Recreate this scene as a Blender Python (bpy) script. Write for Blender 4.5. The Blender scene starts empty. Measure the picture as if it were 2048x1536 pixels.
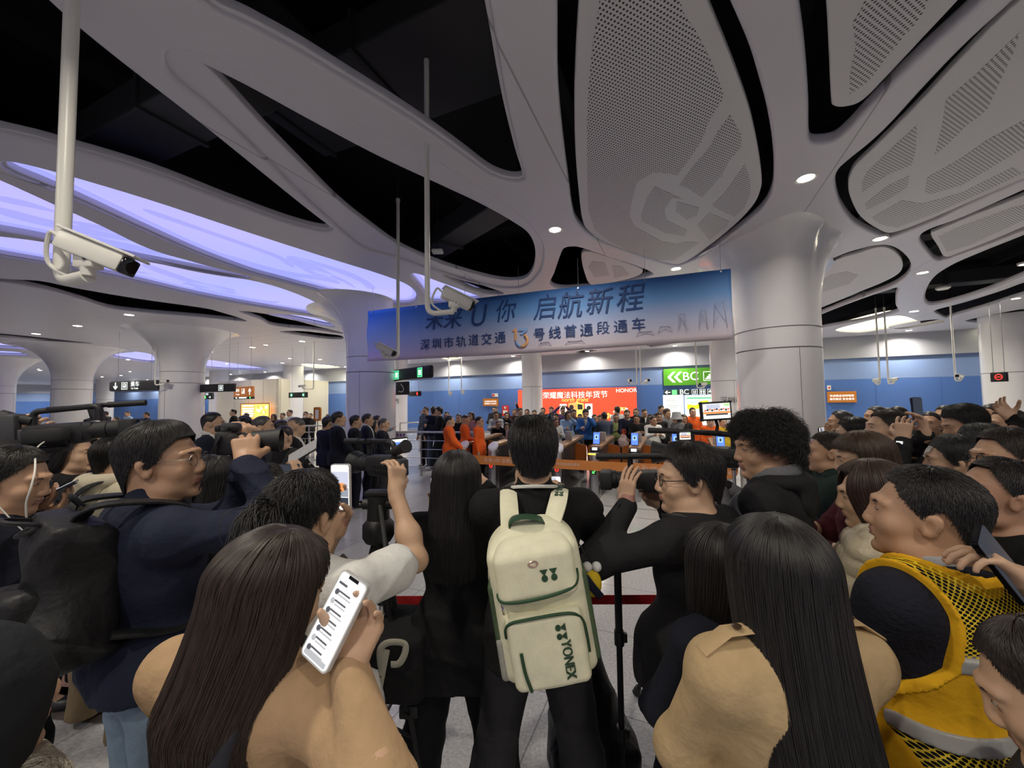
import bpy, bmesh, math, random
import numpy as np
from mathutils import Vector, Matrix
random.seed(7); np.random.seed(7)
S = bpy.context.scene
COL = S.collection
# ------------------------------------------------------------------ camera, world, exposure
CAM_Z, F_PX, PITCH, ROLL = 1.85, 770.0, math.radians(2.6), math.radians(-0.8)
cam_d = bpy.data.cameras.new('camera'); cam = bpy.data.objects.new('camera', cam_d); COL.objects.link(cam)
cam_d.sensor_width = 36.0; cam_d.lens = 36.0 * F_PX / 2048.0; cam_d.clip_start = 0.02; cam_d.clip_end = 300
CR = Matrix.Rotation(math.pi/2 + PITCH, 3, 'X') @ Matrix.Rotation(ROLL, 3, 'Z')
cam.matrix_world = Matrix.Translation((0, 0, CAM_Z)) @ CR.to_4x4()
S.camera = cam
S.view_settings.view_transform = 'Standard'; S.view_settings.look = 'None'
S.view_settings.exposure = 0.48; S.view_settings.gamma = 1.0; S.view_settings.use_curve_mapping = False
world = bpy.data.worlds.new('station_air'); S.world = world; world.use_nodes = True
WB = world.node_tree.nodes['Background']
WB.inputs[0].default_value = (0.82, 0.79, 1.0, 1); WB.inputs[1].default_value = 0.25
CEIL = 4.40                                   # underside of the ceiling ribs

# ------------------------------------------------------------------ pixel helpers and the station's own axes
def ray(px, py): return CR @ Vector(((px-1024)/F_PX, (768-py)/F_PX, -1.0))
def P(px, py, Y):
    d = ray(px, py); t = Y/d.y
    return Vector((d.x*t, Y, CAM_Z + d.z*t))
def Pz(px, py, z):
    d = ray(px, py); t = (z-CAM_Z)/d.z
    return Vector((d.x*t, d.y*t, z))
UA = math.radians(-23.3)
UX = Vector((math.cos(UA), math.sin(UA), 0)); VX = Vector((-math.sin(UA), math.cos(UA), 0))
C0 = Vector((4.43, 6.4, 0))
def W(u, v, z=0.0): return C0 + UX*u + VX*v + Vector((0, 0, z))

# ------------------------------------------------------------------ downlight and lamp strength
LAMP_W = 26.0          # each recessed downlight
PANEL_E = .74         # luminous violet ceiling panels
CREAM_E = 2.2          # cream ceiling light boxes

# ------------------------------------------------------------------ materials
MATS = {}
def mat(name, col, rough=0.6, metal=0.0, emit=None, estr=0.0, noise=0.0, nscale=30.0, bump=0.0, bscale=60.0, spec=0.5, sheen=0.0, coat=0.0, stretch=None):
    if name in MATS: return MATS[name]
    m = bpy.data.materials.new(name); m.use_nodes = True
    nt = m.node_tree; b = nt.nodes['Principled BSDF']
    c = (*col, 1.0) if len(col) == 3 else col
    b.inputs['Base Color'].default_value = c; b.inputs['Roughness'].default_value = rough
    b.inputs['Metallic'].default_value = metal; b.inputs['Specular IOR Level'].default_value = spec
    if sheen: b.inputs['Sheen Weight'].default_value = sheen; b.inputs['Sheen Roughness'].default_value = 0.5
    if coat: b.inputs['Coat Weight'].default_value = coat; b.inputs['Coat Roughness'].default_value = 0.08
    if emit is not None:
        b.inputs['Emission Color'].default_value = (*emit, 1); b.inputs['Emission Strength'].default_value = estr
    if noise or bump:
        tc = nt.nodes.new('ShaderNodeTexCoord'); src = tc.outputs['Object']
        if stretch:
            mp = nt.nodes.new('ShaderNodeMapping'); mp.inputs['Scale'].default_value = stretch
            nt.links.new(src, mp.inputs[0]); src = mp.outputs[0]
    if noise:
        n = nt.nodes.new('ShaderNodeTexNoise'); n.inputs['Scale'].default_value = nscale; n.inputs['Detail'].default_value = 4
        r = nt.nodes.new('ShaderNodeMapRange'); r.inputs['From Min'].default_value = .3; r.inputs['From Max'].default_value = .7
        r.inputs['To Min'].default_value = 1-noise; r.inputs['To Max'].default_value = 1+noise
        x = nt.nodes.new('ShaderNodeVectorMath'); x.operation = 'SCALE'; x.inputs[0].default_value = c[:3]
        nt.links.new(src, n.inputs['Vector']); nt.links.new(n.outputs[0], r.inputs[0]); nt.links.new(r.outputs[0], x.inputs['Scale'])
        nt.links.new(x.outputs[0], b.inputs['Base Color'])
    if bump:
        n2 = nt.nodes.new('ShaderNodeTexNoise'); n2.inputs['Scale'].default_value = bscale; n2.inputs['Detail'].default_value = 3
        bp = nt.nodes.new('ShaderNodeBump'); bp.inputs['Strength'].default_value = bump; bp.inputs['Distance'].default_value = 0.02
        nt.links.new(src, n2.inputs['Vector']); nt.links.new(n2.outputs[0], bp.inputs['Height']); nt.links.new(bp.outputs[0], b.inputs['Normal'])
    MATS[name] = m
    return m

# ------------------------------------------------------------------ mesh helpers
def new_obj(name, me, parent=None, m=None, smooth=True):
    o = bpy.data.objects.new(name, me); COL.objects.link(o)
    if parent is not None: o.parent = parent
    if m is not None:
        for q in (m if isinstance(m, (list, tuple)) else [m]): me.materials.append(q)
    if smooth and me.polygons: me.polygons.foreach_set('use_smooth', [True]*len(me.polygons))
    return o
def from_bm(name, bm, m=None, parent=None, smooth=False):
    bmesh.ops.recalc_face_normals(bm, faces=bm.faces[:])
    me = bpy.data.meshes.new(name); bm.to_mesh(me); bm.free()
    o = new_obj(name, me, parent, m, smooth)
    if smooth:
        try: me.set_sharp_from_angle(angle=math.radians(42))
        except Exception: pass
    return o
def tag(o, label=None, cat=None, group=None, kind=None):
    if label: o['label'] = label
    if cat: o['category'] = cat
    if group: o['group'] = group
    if kind: o['kind'] = kind
    return o
def thing(name, label, cat, loc=(0, 0, 0), rotz=0.0, group=None):
    o = bpy.data.objects.new(name, None); COL.objects.link(o); o.empty_display_size = .1
    o.location = loc; o.rotation_euler = (0, 0, rotz)
    return tag(o, label, cat, group)
I4 = Matrix.Identity(4)
def frame(origin, xdir, zdir=None):
    """matrix with local x along xdir, local z close to zdir"""
    x = Vector(xdir).normalized(); z = Vector(zdir) if zdir is not None else Vector((0, 0, 1))
    y = z.cross(x).normalized(); z = x.cross(y).normalized()
    M = Matrix((x, y, z)).transposed().to_4x4(); M.translation = Vector(origin)
    return M
def add_box(bm, c, s, M=I4, bevel=0.0, mi=0, seg=2):
    r = bmesh.ops.create_cube(bm, size=1.0, matrix=M @ Matrix.Translation(c) @ Matrix.Diagonal((*s, 1)))
    vs = r['verts']; fs = list({f for v in vs for f in v.link_faces})
    for f in fs: f.material_index = mi
    if bevel:
        es = list({e for v in vs for e in v.link_edges})
        g = bmesh.ops.bevel(bm, geom=es, offset=bevel, segments=seg, affect='EDGES', profile=.5)
        for f in g['faces']: f.material_index = mi
def add_cyl(bm, a, b, ra, rb=None, seg=16, mi=0, caps=True):
    a = Vector(a); b = Vector(b); rb = ra if rb is None else rb
    d = b-a; L = d.length
    q = d.to_track_quat('Z', 'Y').to_matrix().to_4x4(); q.translation = (a+b)/2
    r = bmesh.ops.create_cone(bm, cap_ends=caps, segments=seg, radius1=ra, radius2=rb, depth=L, matrix=q)
    for f in {f for v in r['verts'] for f in v.link_faces}: f.material_index = mi
def add_sph(bm, c, r, s=(1, 1, 1), M=I4, mi=0, u=16, v=10):
    g = bmesh.ops.create_uvsphere(bm, u_segments=u, v_segments=v, radius=r, matrix=M @ Matrix.Translation(c) @ Matrix.Diagonal((*s, 1)))
    for f in {f for w in g['verts'] for f in w.link_faces}: f.material_index = mi
def add_tube(bm, pts, r, seg=10, mi=0, closed=False, flat=None, up=None):
    """sweep a circle (or flat ellipse r x flat) along points; r scalar or list"""
    pts = [Vector(p) for p in pts]; n = len(pts); rings = []
    prev = None
    for i, p in enumerate(pts):
        if closed: t = pts[(i+1) % n]-pts[i-1]
        else: t = pts[min(i+1, n-1)]-pts[max(i-1, 0)]
        t.normalize()
        if up is not None: a = (Vector(up) - t*Vector(up).dot(t))
        elif prev is None: a = t.orthogonal()
        else: a = prev - t*prev.dot(t)
        if a.length < 1e-6: a = t.orthogonal()
        a.normalize(); prev = a; b = t.cross(a)
        rr = r[i] if isinstance(r, (list, tuple)) else r
        fr = rr if flat is None else flat
        rings.append([bm.verts.new(p + a*(math.cos(k*2*math.pi/seg)*fr) + b*(math.sin(k*2*math.pi/seg)*rr)) for k in range(seg)])
    m = n if closed else n-1
    for i in range(m):
        A, B = rings[i], rings[(i+1) % n]
        for k in range(seg):
            f = bm.faces.new((A[k], A[(k+1) % seg], B[(k+1) % seg], B[k])); f.material_index = mi; f.smooth = True
    if not closed:
        for R_, fl in ((rings[0], True), (rings[-1], False)):
            f = bm.faces.new(R_[::-1] if fl else R_); f.material_index = mi
def add_lathe(bm, prof, M=I4, seg=32, mi=0):
    rings = []
    for r, z in prof:
        rings.append([bm.verts.new(M @ Vector((r*math.cos(2*math.pi*k/seg), r*math.sin(2*math.pi*k/seg), z))) for k in range(seg)])
    for A, B in zip(rings, rings[1:]):
        for k in range(seg):
            f = bm.faces.new((A[k], A[(k+1) % seg], B[(k+1) % seg], B[k])); f.material_index = mi; f.smooth = True
    for R_, fl in ((rings[0], True), (rings[-1], False)):
        f = bm.faces.new(R_[::-1] if fl else R_); f.material_index = mi
def smooth_path(pts, n=6, closed=False):
    pts = [Vector(p) for p in pts]; N = len(pts); out = []
    m = N if closed else N-1
    for i in range(m):
        if closed: p0, p1, p2, p3 = pts[i-1], pts[i], pts[(i+1) % N], pts[(i+2) % N]
        else: p0, p1, p2, p3 = pts[max(i-1, 0)], pts[i], pts[i+1], pts[min(i+2, N-1)]
        for k in range(n):
            t = k/n
            out.append(.5*((2*p1)+(p2-p0)*t+(2*p0-5*p1+4*p2-p3)*t*t+(3*p1-p0-3*p2+p3)*t**3))
    if not closed: out.append(pts[-1])
    return out
def text_mesh(s, size=1.0, extrude=0.004, shear=0.0, spacing=1.0, align='CENTER'):
    cu = bpy.data.curves.new('t', 'FONT'); cu.body = s; cu.size = size; cu.extrude = extrude; cu.shear = shear
    cu.space_character = spacing; cu.align_x = align; cu.align_y = 'CENTER'; cu.resolution_u = 3
    o = bpy.data.objects.new('t', cu); COL.objects.link(o)
    bpy.context.view_layer.update()
    me = bpy.data.meshes.new_from_object(o.evaluated_get(bpy.context.evaluated_depsgraph_get()))
    bpy.data.objects.remove(o); bpy.data.curves.remove(cu)
    return me
def add_text(bm, s, M, size, extrude=.002, mi=0, shear=0.0, spacing=1.0, align='CENTER', bold=0.0, sx=1.0):
    """lettering lying in the local x/z plane of M, facing local -y"""
    me = text_mesh(s, size, extrude, shear, spacing, align)
    T = M @ Matrix.Rotation(math.pi/2, 4, 'X') @ Matrix.Diagonal((sx, 1, 1, 1))
    me.transform(T)
    n0 = len(bm.faces); bm.from_mesh(me); bm.faces.ensure_lookup_table()
    for f in bm.faces[n0:]: f.material_index = mi
    bpy.data.meshes.remove(me)
def poly_slab(bm, pts2, M, y0, y1, mi=0):
    """extrude a polygon given in local x/z of M from y0 to y1"""
    a = [bm.verts.new(M @ Vector((x, y0, z))) for x, z in pts2]; b = [bm.verts.new(M @ Vector((x, y1, z))) for x, z in pts2]
    n = len(a)
    for f in (bm.faces.new(a), bm.faces.new(b[::-1])): f.material_index = mi
    for i in range(n):
        f = bm.faces.new((a[i], b[i], b[(i+1) % n], a[(i+1) % n])); f.material_index = mi
def disc_pts(cx, cz, r, n=20): return [(cx+r*math.cos(2*math.pi*k/n), cz+r*math.sin(2*math.pi*k/n)) for k in range(n)]
def bent_path(pts, r, n=6):
    """polyline with rounded corners of radius r"""
    pts = [Vector(p) for p in pts]; out = [pts[0]]
    for a, b, c in zip(pts, pts[1:], pts[2:]):
        p = b+(a-b).normalized()*r; q = b+(c-b).normalized()*r
        for k in range(n+1):
            t = k/n; out.append(p*(1-t)**2+b*2*t*(1-t)+q*t*t)
    out.append(pts[-1]); return out
# ================================================================== STATION SHELL
M_CEIL = mat('white ceiling metal', (.60, .585, .62), .42, noise=.03, nscale=3)
M_VOID = mat('black void', (.006, .006, .007), .8)
M_DUCT = mat('dark duct', (.018, .018, .021), .7)
M_COLUMN = mat('white column enamel', (.74, .73, .75), .22, coat=.3, noise=.02, nscale=2)
M_SEAM = mat('column seam', (.16, .16, .17), .6)
M_WALLB = mat('blue wall panel', (.075, .16, .43), .35)
M_WALLL = mat('light blue wall panel', (.20, .29, .52), .35)
M_CREAMW = mat('cream wall panel', (.62, .58, .47), .4)
M_GREYW = mat('grey bulkhead', (.36, .37, .42), .5)
M_BLACK = mat('black plastic', (.012, .012, .013), .38)
M_BLACKM = mat('matt black', (.014, .014, .015), .7)
M_STEEL = mat('brushed steel', (.55, .55, .56), .28, metal=1.0, noise=.06, nscale=40)
M_WHITE = mat('white lettering', (.85, .85, .85), .5, emit=(1, 1, 1), estr=.75)
M_WHITEP = mat('white paint', (.78, .77, .72), .35)

def floor_mat():
    m = bpy.data.materials.new('polished pale tile'); m.use_nodes = True; nt = m.node_tree; b = nt.nodes['Principled BSDF']
    tc = nt.nodes.new('ShaderNodeTexCoord')
    mp = nt.nodes.new('ShaderNodeMapping'); mp.inputs['Rotation'].default_value = (0, 0, -UA)
    br = nt.nodes.new('ShaderNodeTexBrick'); br.offset = 0.0; br.inputs['Scale'].default_value = 1.0
    br.inputs['Brick Width'].default_value = .8; br.inputs['Row Height'].default_value = .8; br.inputs['Mortar Size'].default_value = .004
    br.inputs['Color1'].default_value = (.50, .50, .51, 1); br.inputs['Color2'].default_value = (.47, .47, .48, 1); br.inputs['Mortar'].default_value = (.25, .25, .26, 1)
    n = nt.nodes.new('ShaderNodeTexNoise'); n.inputs['Scale'].default_value = 55; n.inputs['Detail'].default_value = 6
    r = nt.nodes.new('ShaderNodeMapRange'); r.inputs['From Min'].default_value = .35; r.inputs['From Max'].default_value = .65
    r.inputs['To Min'].default_value = .82; r.inputs['To Max'].default_value = 1.12
    x = nt.nodes.new('ShaderNodeVectorMath'); x.operation = 'SCALE'
    L = nt.links.new
    L(tc.outputs['Object'], mp.inputs[0]); L(mp.outputs[0], br.inputs['Vector']); L(tc.outputs['Object'], n.inputs['Vector'])
    L(n.outputs[0], r.inputs[0]); L(br.outputs['Color'], x.inputs[0]); L(r.outputs[0], x.inputs['Scale']); L(x.outputs[0], b.inputs['Base Color'])
    b.inputs['Roughness'].default_value = .13; b.inputs['Specular IOR Level'].default_value = .6
    return m
bm = bmesh.new(); bmesh.ops.create_grid(bm, x_segments=2, y_segments=2, size=1, matrix=Matrix.Translation((-15, 22, 0)) @ Matrix.Diagonal((60, 34, 1, 1)))
tag(from_bm('floor', bm, floor_mat()), kind='structure')
# brown and pink floor bands on the left
M_BAND = mat('red brown stone band', (.30, .15, .11), .2, noise=.15, nscale=40)
M_BANDD = mat('dark stone band', (.14, .12, .11), .2, noise=.15, nscale=40)
bm = bmesh.new()
for (a, b_, w, mi) in (((60, 1345), (300, 1375), .16, 0), ((60, 1400), (330, 1420), .12, 1)):
    A = Pz(*a, .003); B = Pz(*b_, .003); d = (B-A).normalized(); n_ = Vector((-d.y, d.x, 0))*w
    A -= d*2; B += d*1
    f = bm.faces.new([bm.verts.new(q) for q in (A-n_, B-n_, B+n_, A+n_)]); f.material_index = mi
tag(from_bm('trim_1', bm, [M_BAND, M_BANDD]), kind='structure')

# ---------------- ceiling: a metal skin with organic openings, traced on its own plane
def zp(pts, z=CEIL, n=5, k=1.0, ox=0, oy=0):
    return smooth_path([Pz(ox+x*k, oy+y*k, z) for x, y in pts], n, True)
def offs(path, d):
    n = len(path); area = sum(path[i].x*path[(i+1) % n].y-path[(i+1) % n].x*path[i].y for i in range(n))
    sg = 1 if area > 0 else -1; out = []
    for i in range(n):
        t = path[(i+1) % n]-path[i-1]; t.z = 0
        if t.length < 1e-6: t = Vector((1, 0, 0))
        t.normalize(); out.append(path[i]+Vector((t.y, -t.x, 0))*sg*d)
    return out
def curve_mesh(splines, z0, z1, bevel=0.0):
    cu = bpy.data.curves.new('c', 'CURVE'); cu.dimensions = '2D'; cu.fill_mode = 'BOTH'
    cu.extrude = (z1-z0)/2-bevel; cu.bevel_depth = bevel; cu.bevel_resolution = 2
    for sp in splines:
        s = cu.splines.new('POLY'); s.points.add(len(sp)-1); s.use_cyclic_u = True
        for p, q in zip(s.points, sp): p.co = (q[0], q[1], 0, 1)
    o = bpy.data.objects.new('c', cu); COL.objects.link(o); bpy.context.view_layer.update()
    me = bpy.data.meshes.new_from_object(o.evaluated_get(bpy.context.evaluated_depsgraph_get()))
    bpy.data.objects.remove(o); bpy.data.curves.remove(cu)
    me.transform(Matrix.Translation((0, 0, (z0+z1)/2)))
    return me
def join_mesh(name, parts, mats, parent=None, smooth=False):
    bm = bmesh.new()
    for me, mi in parts:
        n0 = len(bm.faces); bm.from_mesh(me); bm.faces.ensure_lookup_table()
        for f in bm.faces[n0:]: f.material_index = mi; f.smooth = smooth
        bpy.data.meshes.remove(me)
    me = bpy.data.meshes.new(name); bm.to_mesh(me); bm.free()
    o = new_obj(name, me, parent, mats, False)
    if smooth:
        me.polygons.foreach_set('use_smooth', [True]*len(me.polygons)); me.set_sharp_from_angle(angle=math.radians(40))
    return o
RQ = dict(k=.5, ox=1024, oy=0)      # traced on the doubled right quadrant
HOLES = {}
def hole(name, pts, lip=0.0, **k): HOLES[name] = (zp(pts, **k), lip)
hole('panel_a', [(150,-420),(160,-150),(165,100),(170,340),(190,540),(215,720),(235,850),(262,905),(330,960),(450,1010),(560,1045),(650,1066),(705,1052),(790,1010),(900,930),(1005,842),(1048,770),(1060,690),(1055,560),(1035,430),(1010,330),(970,190),(905,30),(800,-200),(640,-480),(380,-640),(200,-560)], 0, **RQ)
hole('panel_b', [(1095,-200),(1120,0),(1150,200),(1168,400),(1172,540),(1185,578),(1230,582),(1290,570),(1350,525),(1450,422),(1600,272),(1760,130),(1905,0),(2150,-230),(1950,-420),(1500,-480),(1150,-420)], 0, **RQ)
hole('panel_c', [(1282,745),(1290,690),(1340,640),(1420,575),(1500,500),(1650,335),(1800,180),(1980,15),(2200,-180),(2600,-100),(2700,300),(2500,520),(2200,660),(2030,735),(1850,815),(1700,885),(1560,940),(1500,955),(1440,938),(1360,895),(1305,825)], 0, **RQ)
hole('panel_d', [(1622,958),(1655,922),(1800,868),(2048,757),(2300,640),(2600,620),(2400,800),(2048,930),(1850,1003),(1740,1040),(1690,1044),(1645,1000)], 0, **RQ)
hole('panel_e', [(1180,1090),(1290,1030),(1380,998),(1480,978),(1545,992),(1592,1032),(1604,1070),(1580,1110),(1520,1148),(1420,1185),(1300,1232),(1180,1278),(1060,1300),(1060,1180)], 0, **RQ)
hole('panel_f', [(150,1138),(165,1090),(187,1025),(205,993),(245,985),(290,993),(400,1030),(500,1062),(560,1088),(560,1102),(470,1128),(330,1150),(200,1158)], 0, **RQ)
hole('void_g', [(1652,1205),(1656,1165),(1690,1110),(1760,1062),(1860,1017),(2048,942),(2300,840),(2500,850),(2300,1010),(2048,1106),(1900,1166),(1760,1208),(1680,1222)], .03, **RQ)
hole('void_h', [(1100,1320),(1240,1258),(1390,1200),(1500,1163),(1545,1152),(1538,1185),(1538,1225),(1546,1246),(1500,1262),(1400,1285),(1240,1312),(1130,1335)], .03, **RQ)
hole('void_i', [(1688,1243),(1800,1212),(1950,1165),(2048,1130),(2250,1070),(2250,1130),(2048,1182),(1900,1228),(1780,1262),(1735,1275),(1705,1262)], 0, **RQ)
hole('void_j', [(1510,1310),(1600,1290),(1690,1278),(1730,1287),(1640,1304),(1560,1316)], 0, **RQ)
hole('void_k', [(1808,1285),(1900,1263),(2048,1236),(2048,1252),(1950,1275),(1860,1291)], 0, **RQ)
hole('light_r', [(1290,1322),(1400,1290),(1500,1268),(1560,1264),(1600,1274),(1635,1290),(1600,1302),(1480,1320),(1380,1332)], 0, **RQ)
hole('light_s', [(1250,1360),(1320,1348),(1400,1346),(1460,1352),(1390,1364),(1300,1370)], 0, **RQ)
hole('light_t', [(1862,1310),(1940,1295),(2060,1275),(2060,1312),(1960,1325),(1900,1322)], 0, **RQ)
hole('void_a', [(560,-260),(300,-180),(410,0),(500,50),(600,103),(700,163),(780,211),(850,256),(920,305),(975,345),(1010,360),(1034,363),(1046,358),(1043,340),(1032,305),(1012,225),(997,150),(984,75),(970,0),(940,-150),(880,-300)], .05)
hole('void_b', [(398,133),(414,140),(510,188),(640,258),(760,320),(880,375),(960,412),(1024,447),(1060,474),(1072,508),(1067,543),(1048,562),(1005,564),(940,550),(870,528),(800,498),(740,458),(675,408),(600,336),(525,262),(450,183),(405,140)], .17)
hole('void_c', [(-60,-120),(60,-25),(150,55),(250,135),(400,250),(500,330),(600,410),(655,452),(664,458),(645,463),(575,446),(450,402),(300,346),(125,296),(0,266),(-300,205),(-500,100)], .04)
hole('glow_a', [(10,335),(28,328),(120,350),(300,403),(480,462),(640,513),(760,550),(815,572),(834,595),(815,609),(740,605),(680,592),(610,575),(560,562),(500,546),(400,510),(300,467),(200,422),(100,378),(35,352)], .05)
hole('glow_b', [(-150,300),(0,360),(100,405),(200,450),(300,498),(380,522),(440,538),(500,553),(490,558),(400,545),(270,517),(100,483),(0,465),(-200,435)], .0)
hole('glow_c', [(-200,455),(0,475),(110,490),(300,526),(420,548),(520,566),(590,588),(640,612),(652,628),(640,633),(560,621),(400,593),(200,548),(0,513),(-200,478)], .05)
hole('void_d', [(-150,540),(0,557),(80,562),(150,576),(273,597),(400,615),(437,623),(495,643),(400,635),(234,620),(156,599),(78,578),(0,565),(-150,552)], 0)
hole('void_e', [(475,622),(550,631),(625,650),(684,665),(684,668),(625,660),(548,652),(520,640)], 0)
hole('glow_e', [(535,628),(590,630),(640,638),(672,653),(655,654),(610,645),(565,636)], 0)
hole('glow_f', [(665,636),(672,635),(682,648),(684,655),(676,650)], 0)
hole('void_f', [(558,664),(600,662),(650,667),(684,672),(684,679),(640,677)], 0)
hole('glow_d', [(822,552),(836,549),(870,562),(920,580),(962,597),(930,603),(880,606),(860,603),(845,580)], .04)
hole('void_l', [(880,550),(930,560),(985,577),(1010,588),(985,590),(945,582)], 0)
hole('void_m', [(-80,663),(0,667),(100,677),(188,687),(100,684),(0,675),(-80,671)], 0)
hole('glow_g', [(-80,681),(0,686),(80,691),(155,703),(80,702),(0,697),(-80,694)], 0)
hole('glow_h', [(75,689),(160,693),(260,702),(305,710),(306,726),(240,718),(170,704)], 0)
hole('glow_i', [(-80,699),(0,702),(40,705),(58,712),(0,711),(-80,708)], 0)
hole('glow_j', [(405,720),(470,727),(535,739),(480,740),(405,735)], 0)
hole('light_u', [(1180,693),(1220,688),(1262,685),(1276,689),(1240,694),(1200,697)], 0)
hole('light_v', [(1224,707),(1255,703),(1280,703),(1280,707),(1240,710)], 0)
hole('light_w', [(882,716),(905,713),(925,715),(915,719),(895,720)], 0)
hole('light_x', [(605,728),(650,730),(682,735),(640,737),(608,733)], 0)
hole('void_n', [(1290,690),(1320,685),(1345,687),(1320,693),(1298,695)], 0)
hole('void_o', [(1150,704),(1175,700),(1196,701),(1175,706),(1158,707)], 0)
hole('void_p', [(940,722),(962,719),(985,722),(960,725)], 0)
hole('void_q', [(1030,712),(1060,708),(1085,710),(1060,714)], 0)
outer = [Vector(q) for q in ((-70, -5, 0), (34, -5, 0), (34, 12, 0), (-70, 56, 0))]
TH = .12
LIP_B = [(320,114),(326,99),(350,95),(400,105),(465,129),(600,190),(760,266),(900,336),(1020,412),(1072,462),(1090,500),(1082,545),(1050,574),(1000,577),(930,562),(860,540),(790,517),(738,503),(700,480),(600,392),(450,248),(350,166),(326,137)]
splines = [[(q.x, q.y) for q in outer]]
extra = []
for nm, (path, lip) in HOLES.items():
    big = (zp(LIP_B) if nm == 'void_b' else offs(path, lip)) if lip else path
    splines.append([(q.x, q.y) for q in big])
    if lip:
        extra.append((curve_mesh([[(q.x, q.y) for q in offs(big, .05)], [(q.x, q.y) for q in path]], CEIL+.04, CEIL+.12, .012), 0))
def ceil_mat():
    m = mat('ceiling skin', (.61, .59, .645), .38); nt = m.node_tree; b = nt.nodes['Principled BSDF']; L = nt.links.new
    tc = nt.nodes.new('ShaderNodeTexCoord'); mp = nt.nodes.new('ShaderNodeMapping'); mp.inputs['Rotation'].default_value = (0, 0, -UA); L(tc.outputs['Object'], mp.inputs[0]); sp = nt.nodes.new('ShaderNodeSeparateXYZ'); L(mp.outputs[0], sp.inputs[0])
    def M(op, a, b_=None):
        n = nt.nodes.new('ShaderNodeMath'); n.operation = op
        if hasattr(a, 'links'): L(a, n.inputs[0])
        else: n.inputs[0].default_value = a
        if b_ is not None:
            if hasattr(b_, 'links'): L(b_, n.inputs[1])
            else: n.inputs[1].default_value = b_
        return n.outputs[0]
    joint = M('LESS_THAN', M('FRACT', M('MULTIPLY', M('ADD', sp.outputs['Y'], 50), 1.55)), .035); cross = M('LESS_THAN', M('FRACT', M('MULTIPLY', M('ADD', sp.outputs['X'], 90), .36)), .006)
    far = M('MULTIPLY', M('LESS_THAN', sp.outputs['X'], -8.5), M('GREATER_THAN', sp.outputs['Y'], 8.4))
    k = M('SUBTRACT', 1.0, M('MULTIPLY', M('MAXIMUM', M('MULTIPLY', joint, far), cross), .45)); x = nt.nodes.new('ShaderNodeVectorMath'); x.operation = 'SCALE'; x.inputs[0].default_value = (.61, .59, .645); L(k, x.inputs['Scale']); L(x.outputs[0], b.inputs['Base Color'])
    return m
M_PLANK = ceil_mat()
ceil = join_mesh('ceiling', [(curve_mesh(splines, CEIL, CEIL+TH, .03), 0)]+extra, [M_PLANK], smooth=True)
tag(ceil, kind='structure')
# black soffit above, with beams
bm = bmesh.new()
add_box(bm, (-18, 25, 6.2), (110, 66, .2))
for k in range(26):
    c = W(-34+k*2.6, 4, 6.0); add_box(bm, (0, 0, 0), (.14, 34, .22), frame(c, UX), mi=1)
for k in range(5):
    c = W(-10, -9+k*4.6, 5.85); add_box(bm, (0, 0, 0), (60, .5, .32), frame(c, UX), mi=1)
tag(from_bm('ceiling_soffit', bm, [M_VOID, M_DUCT]), kind='structure')
# dark air ducts, brackets seen through the openings
M_DUCTP = mat('charcoal duct paint', (.022, .022, .025), .6)
for i, (px, py, L, w, ang, lab) in enumerate((
        (780, 150, 3.2, 1.1, -23, 'wide dark air duct above the middle opening of the ceiling'),
        (200, 300, 7, .6, -23, 'dark duct above the left black ceiling opening'),
        (900, 470, 5, .5, -50, 'dark duct crossing above the curved opening left of the banner'),
        (1880, 560, 8, .5, -23, 'dark slatted duct above the right ceiling opening'))):
    c = Pz(px, py, 5.0 if i else 5.45); d = Vector((math.cos(math.radians(ang)), math.sin(math.radians(ang)), 0))
    t = thing('air_duct', lab, 'duct', c)
    bm = bmesh.new(); add_box(bm, (0, 0, 0), (L, w, .35), frame((0, 0, 0), d), .02)
    from_bm('duct_body', bm, M_DUCTP, t)
    for s in np.linspace(-.45, .45, max(3, int(L/1.4))):
        bm = bmesh.new(); add_box(bm, (s*L, 0, 0), (.05, w+.06, .41), frame((0, 0, 0), d)); from_bm('flange', bm, M_DUCT, t)
    for s in (-.4, .4):
        bm = bmesh.new(); add_cyl(bm, d*s*L+Vector((0, 0, .17)), d*s*L+Vector((0, 0, 1.1)), .012, seg=6); from_bm('hanger', bm, M_DUCT, t)
# ---------------- luminous violet panels
def glow_mat(name, a, b2, e):
    m = bpy.data.materials.new(name); m.use_nodes = True; nt = m.node_tree; b = nt.nodes['Principled BSDF']
    tc = nt.nodes.new('ShaderNodeTexCoord'); n = nt.nodes.new('ShaderNodeTexNoise'); n.inputs['Scale'].default_value = .35; n.inputs['Detail'].default_value = 1
    r = nt.nodes.new('ShaderNodeMix'); r.data_type = 'RGBA'; r.inputs[6].default_value = (*a, 1); r.inputs[7].default_value = (*b2, 1)
    mr = nt.nodes.new('ShaderNodeMapRange'); mr.inputs['From Min'].default_value = .35; mr.inputs['From Max'].default_value = .65
    nt.links.new(tc.outputs['Object'], n.inputs['Vector']); nt.links.new(n.outputs[0], mr.inputs[0]); nt.links.new(mr.outputs[0], r.inputs[0])
    nt.links.new(r.outputs[2], b.inputs['Emission Color']); b.inputs['Emission Strength'].default_value = e
    b.inputs['Base Color'].default_value = (.2, .2, .25, 1); b.inputs['Roughness'].default_value = .5; b.inputs['Specular IOR Level'].default_value = .2
    return m
M_GLOW = glow_mat('violet light membrane', (.41, .44, 1.0), (.50, .47, 1.0), PANEL_E)
M_GLOWD = glow_mat('printed violet motif', (.33, .36, .90), (.38, .37, .90), PANEL_E)
M_CREAM = mat('cream light diffuser', (.7, .68, .5), .5, emit=(1.0, .93, .62), estr=CREAM_E)
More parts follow.
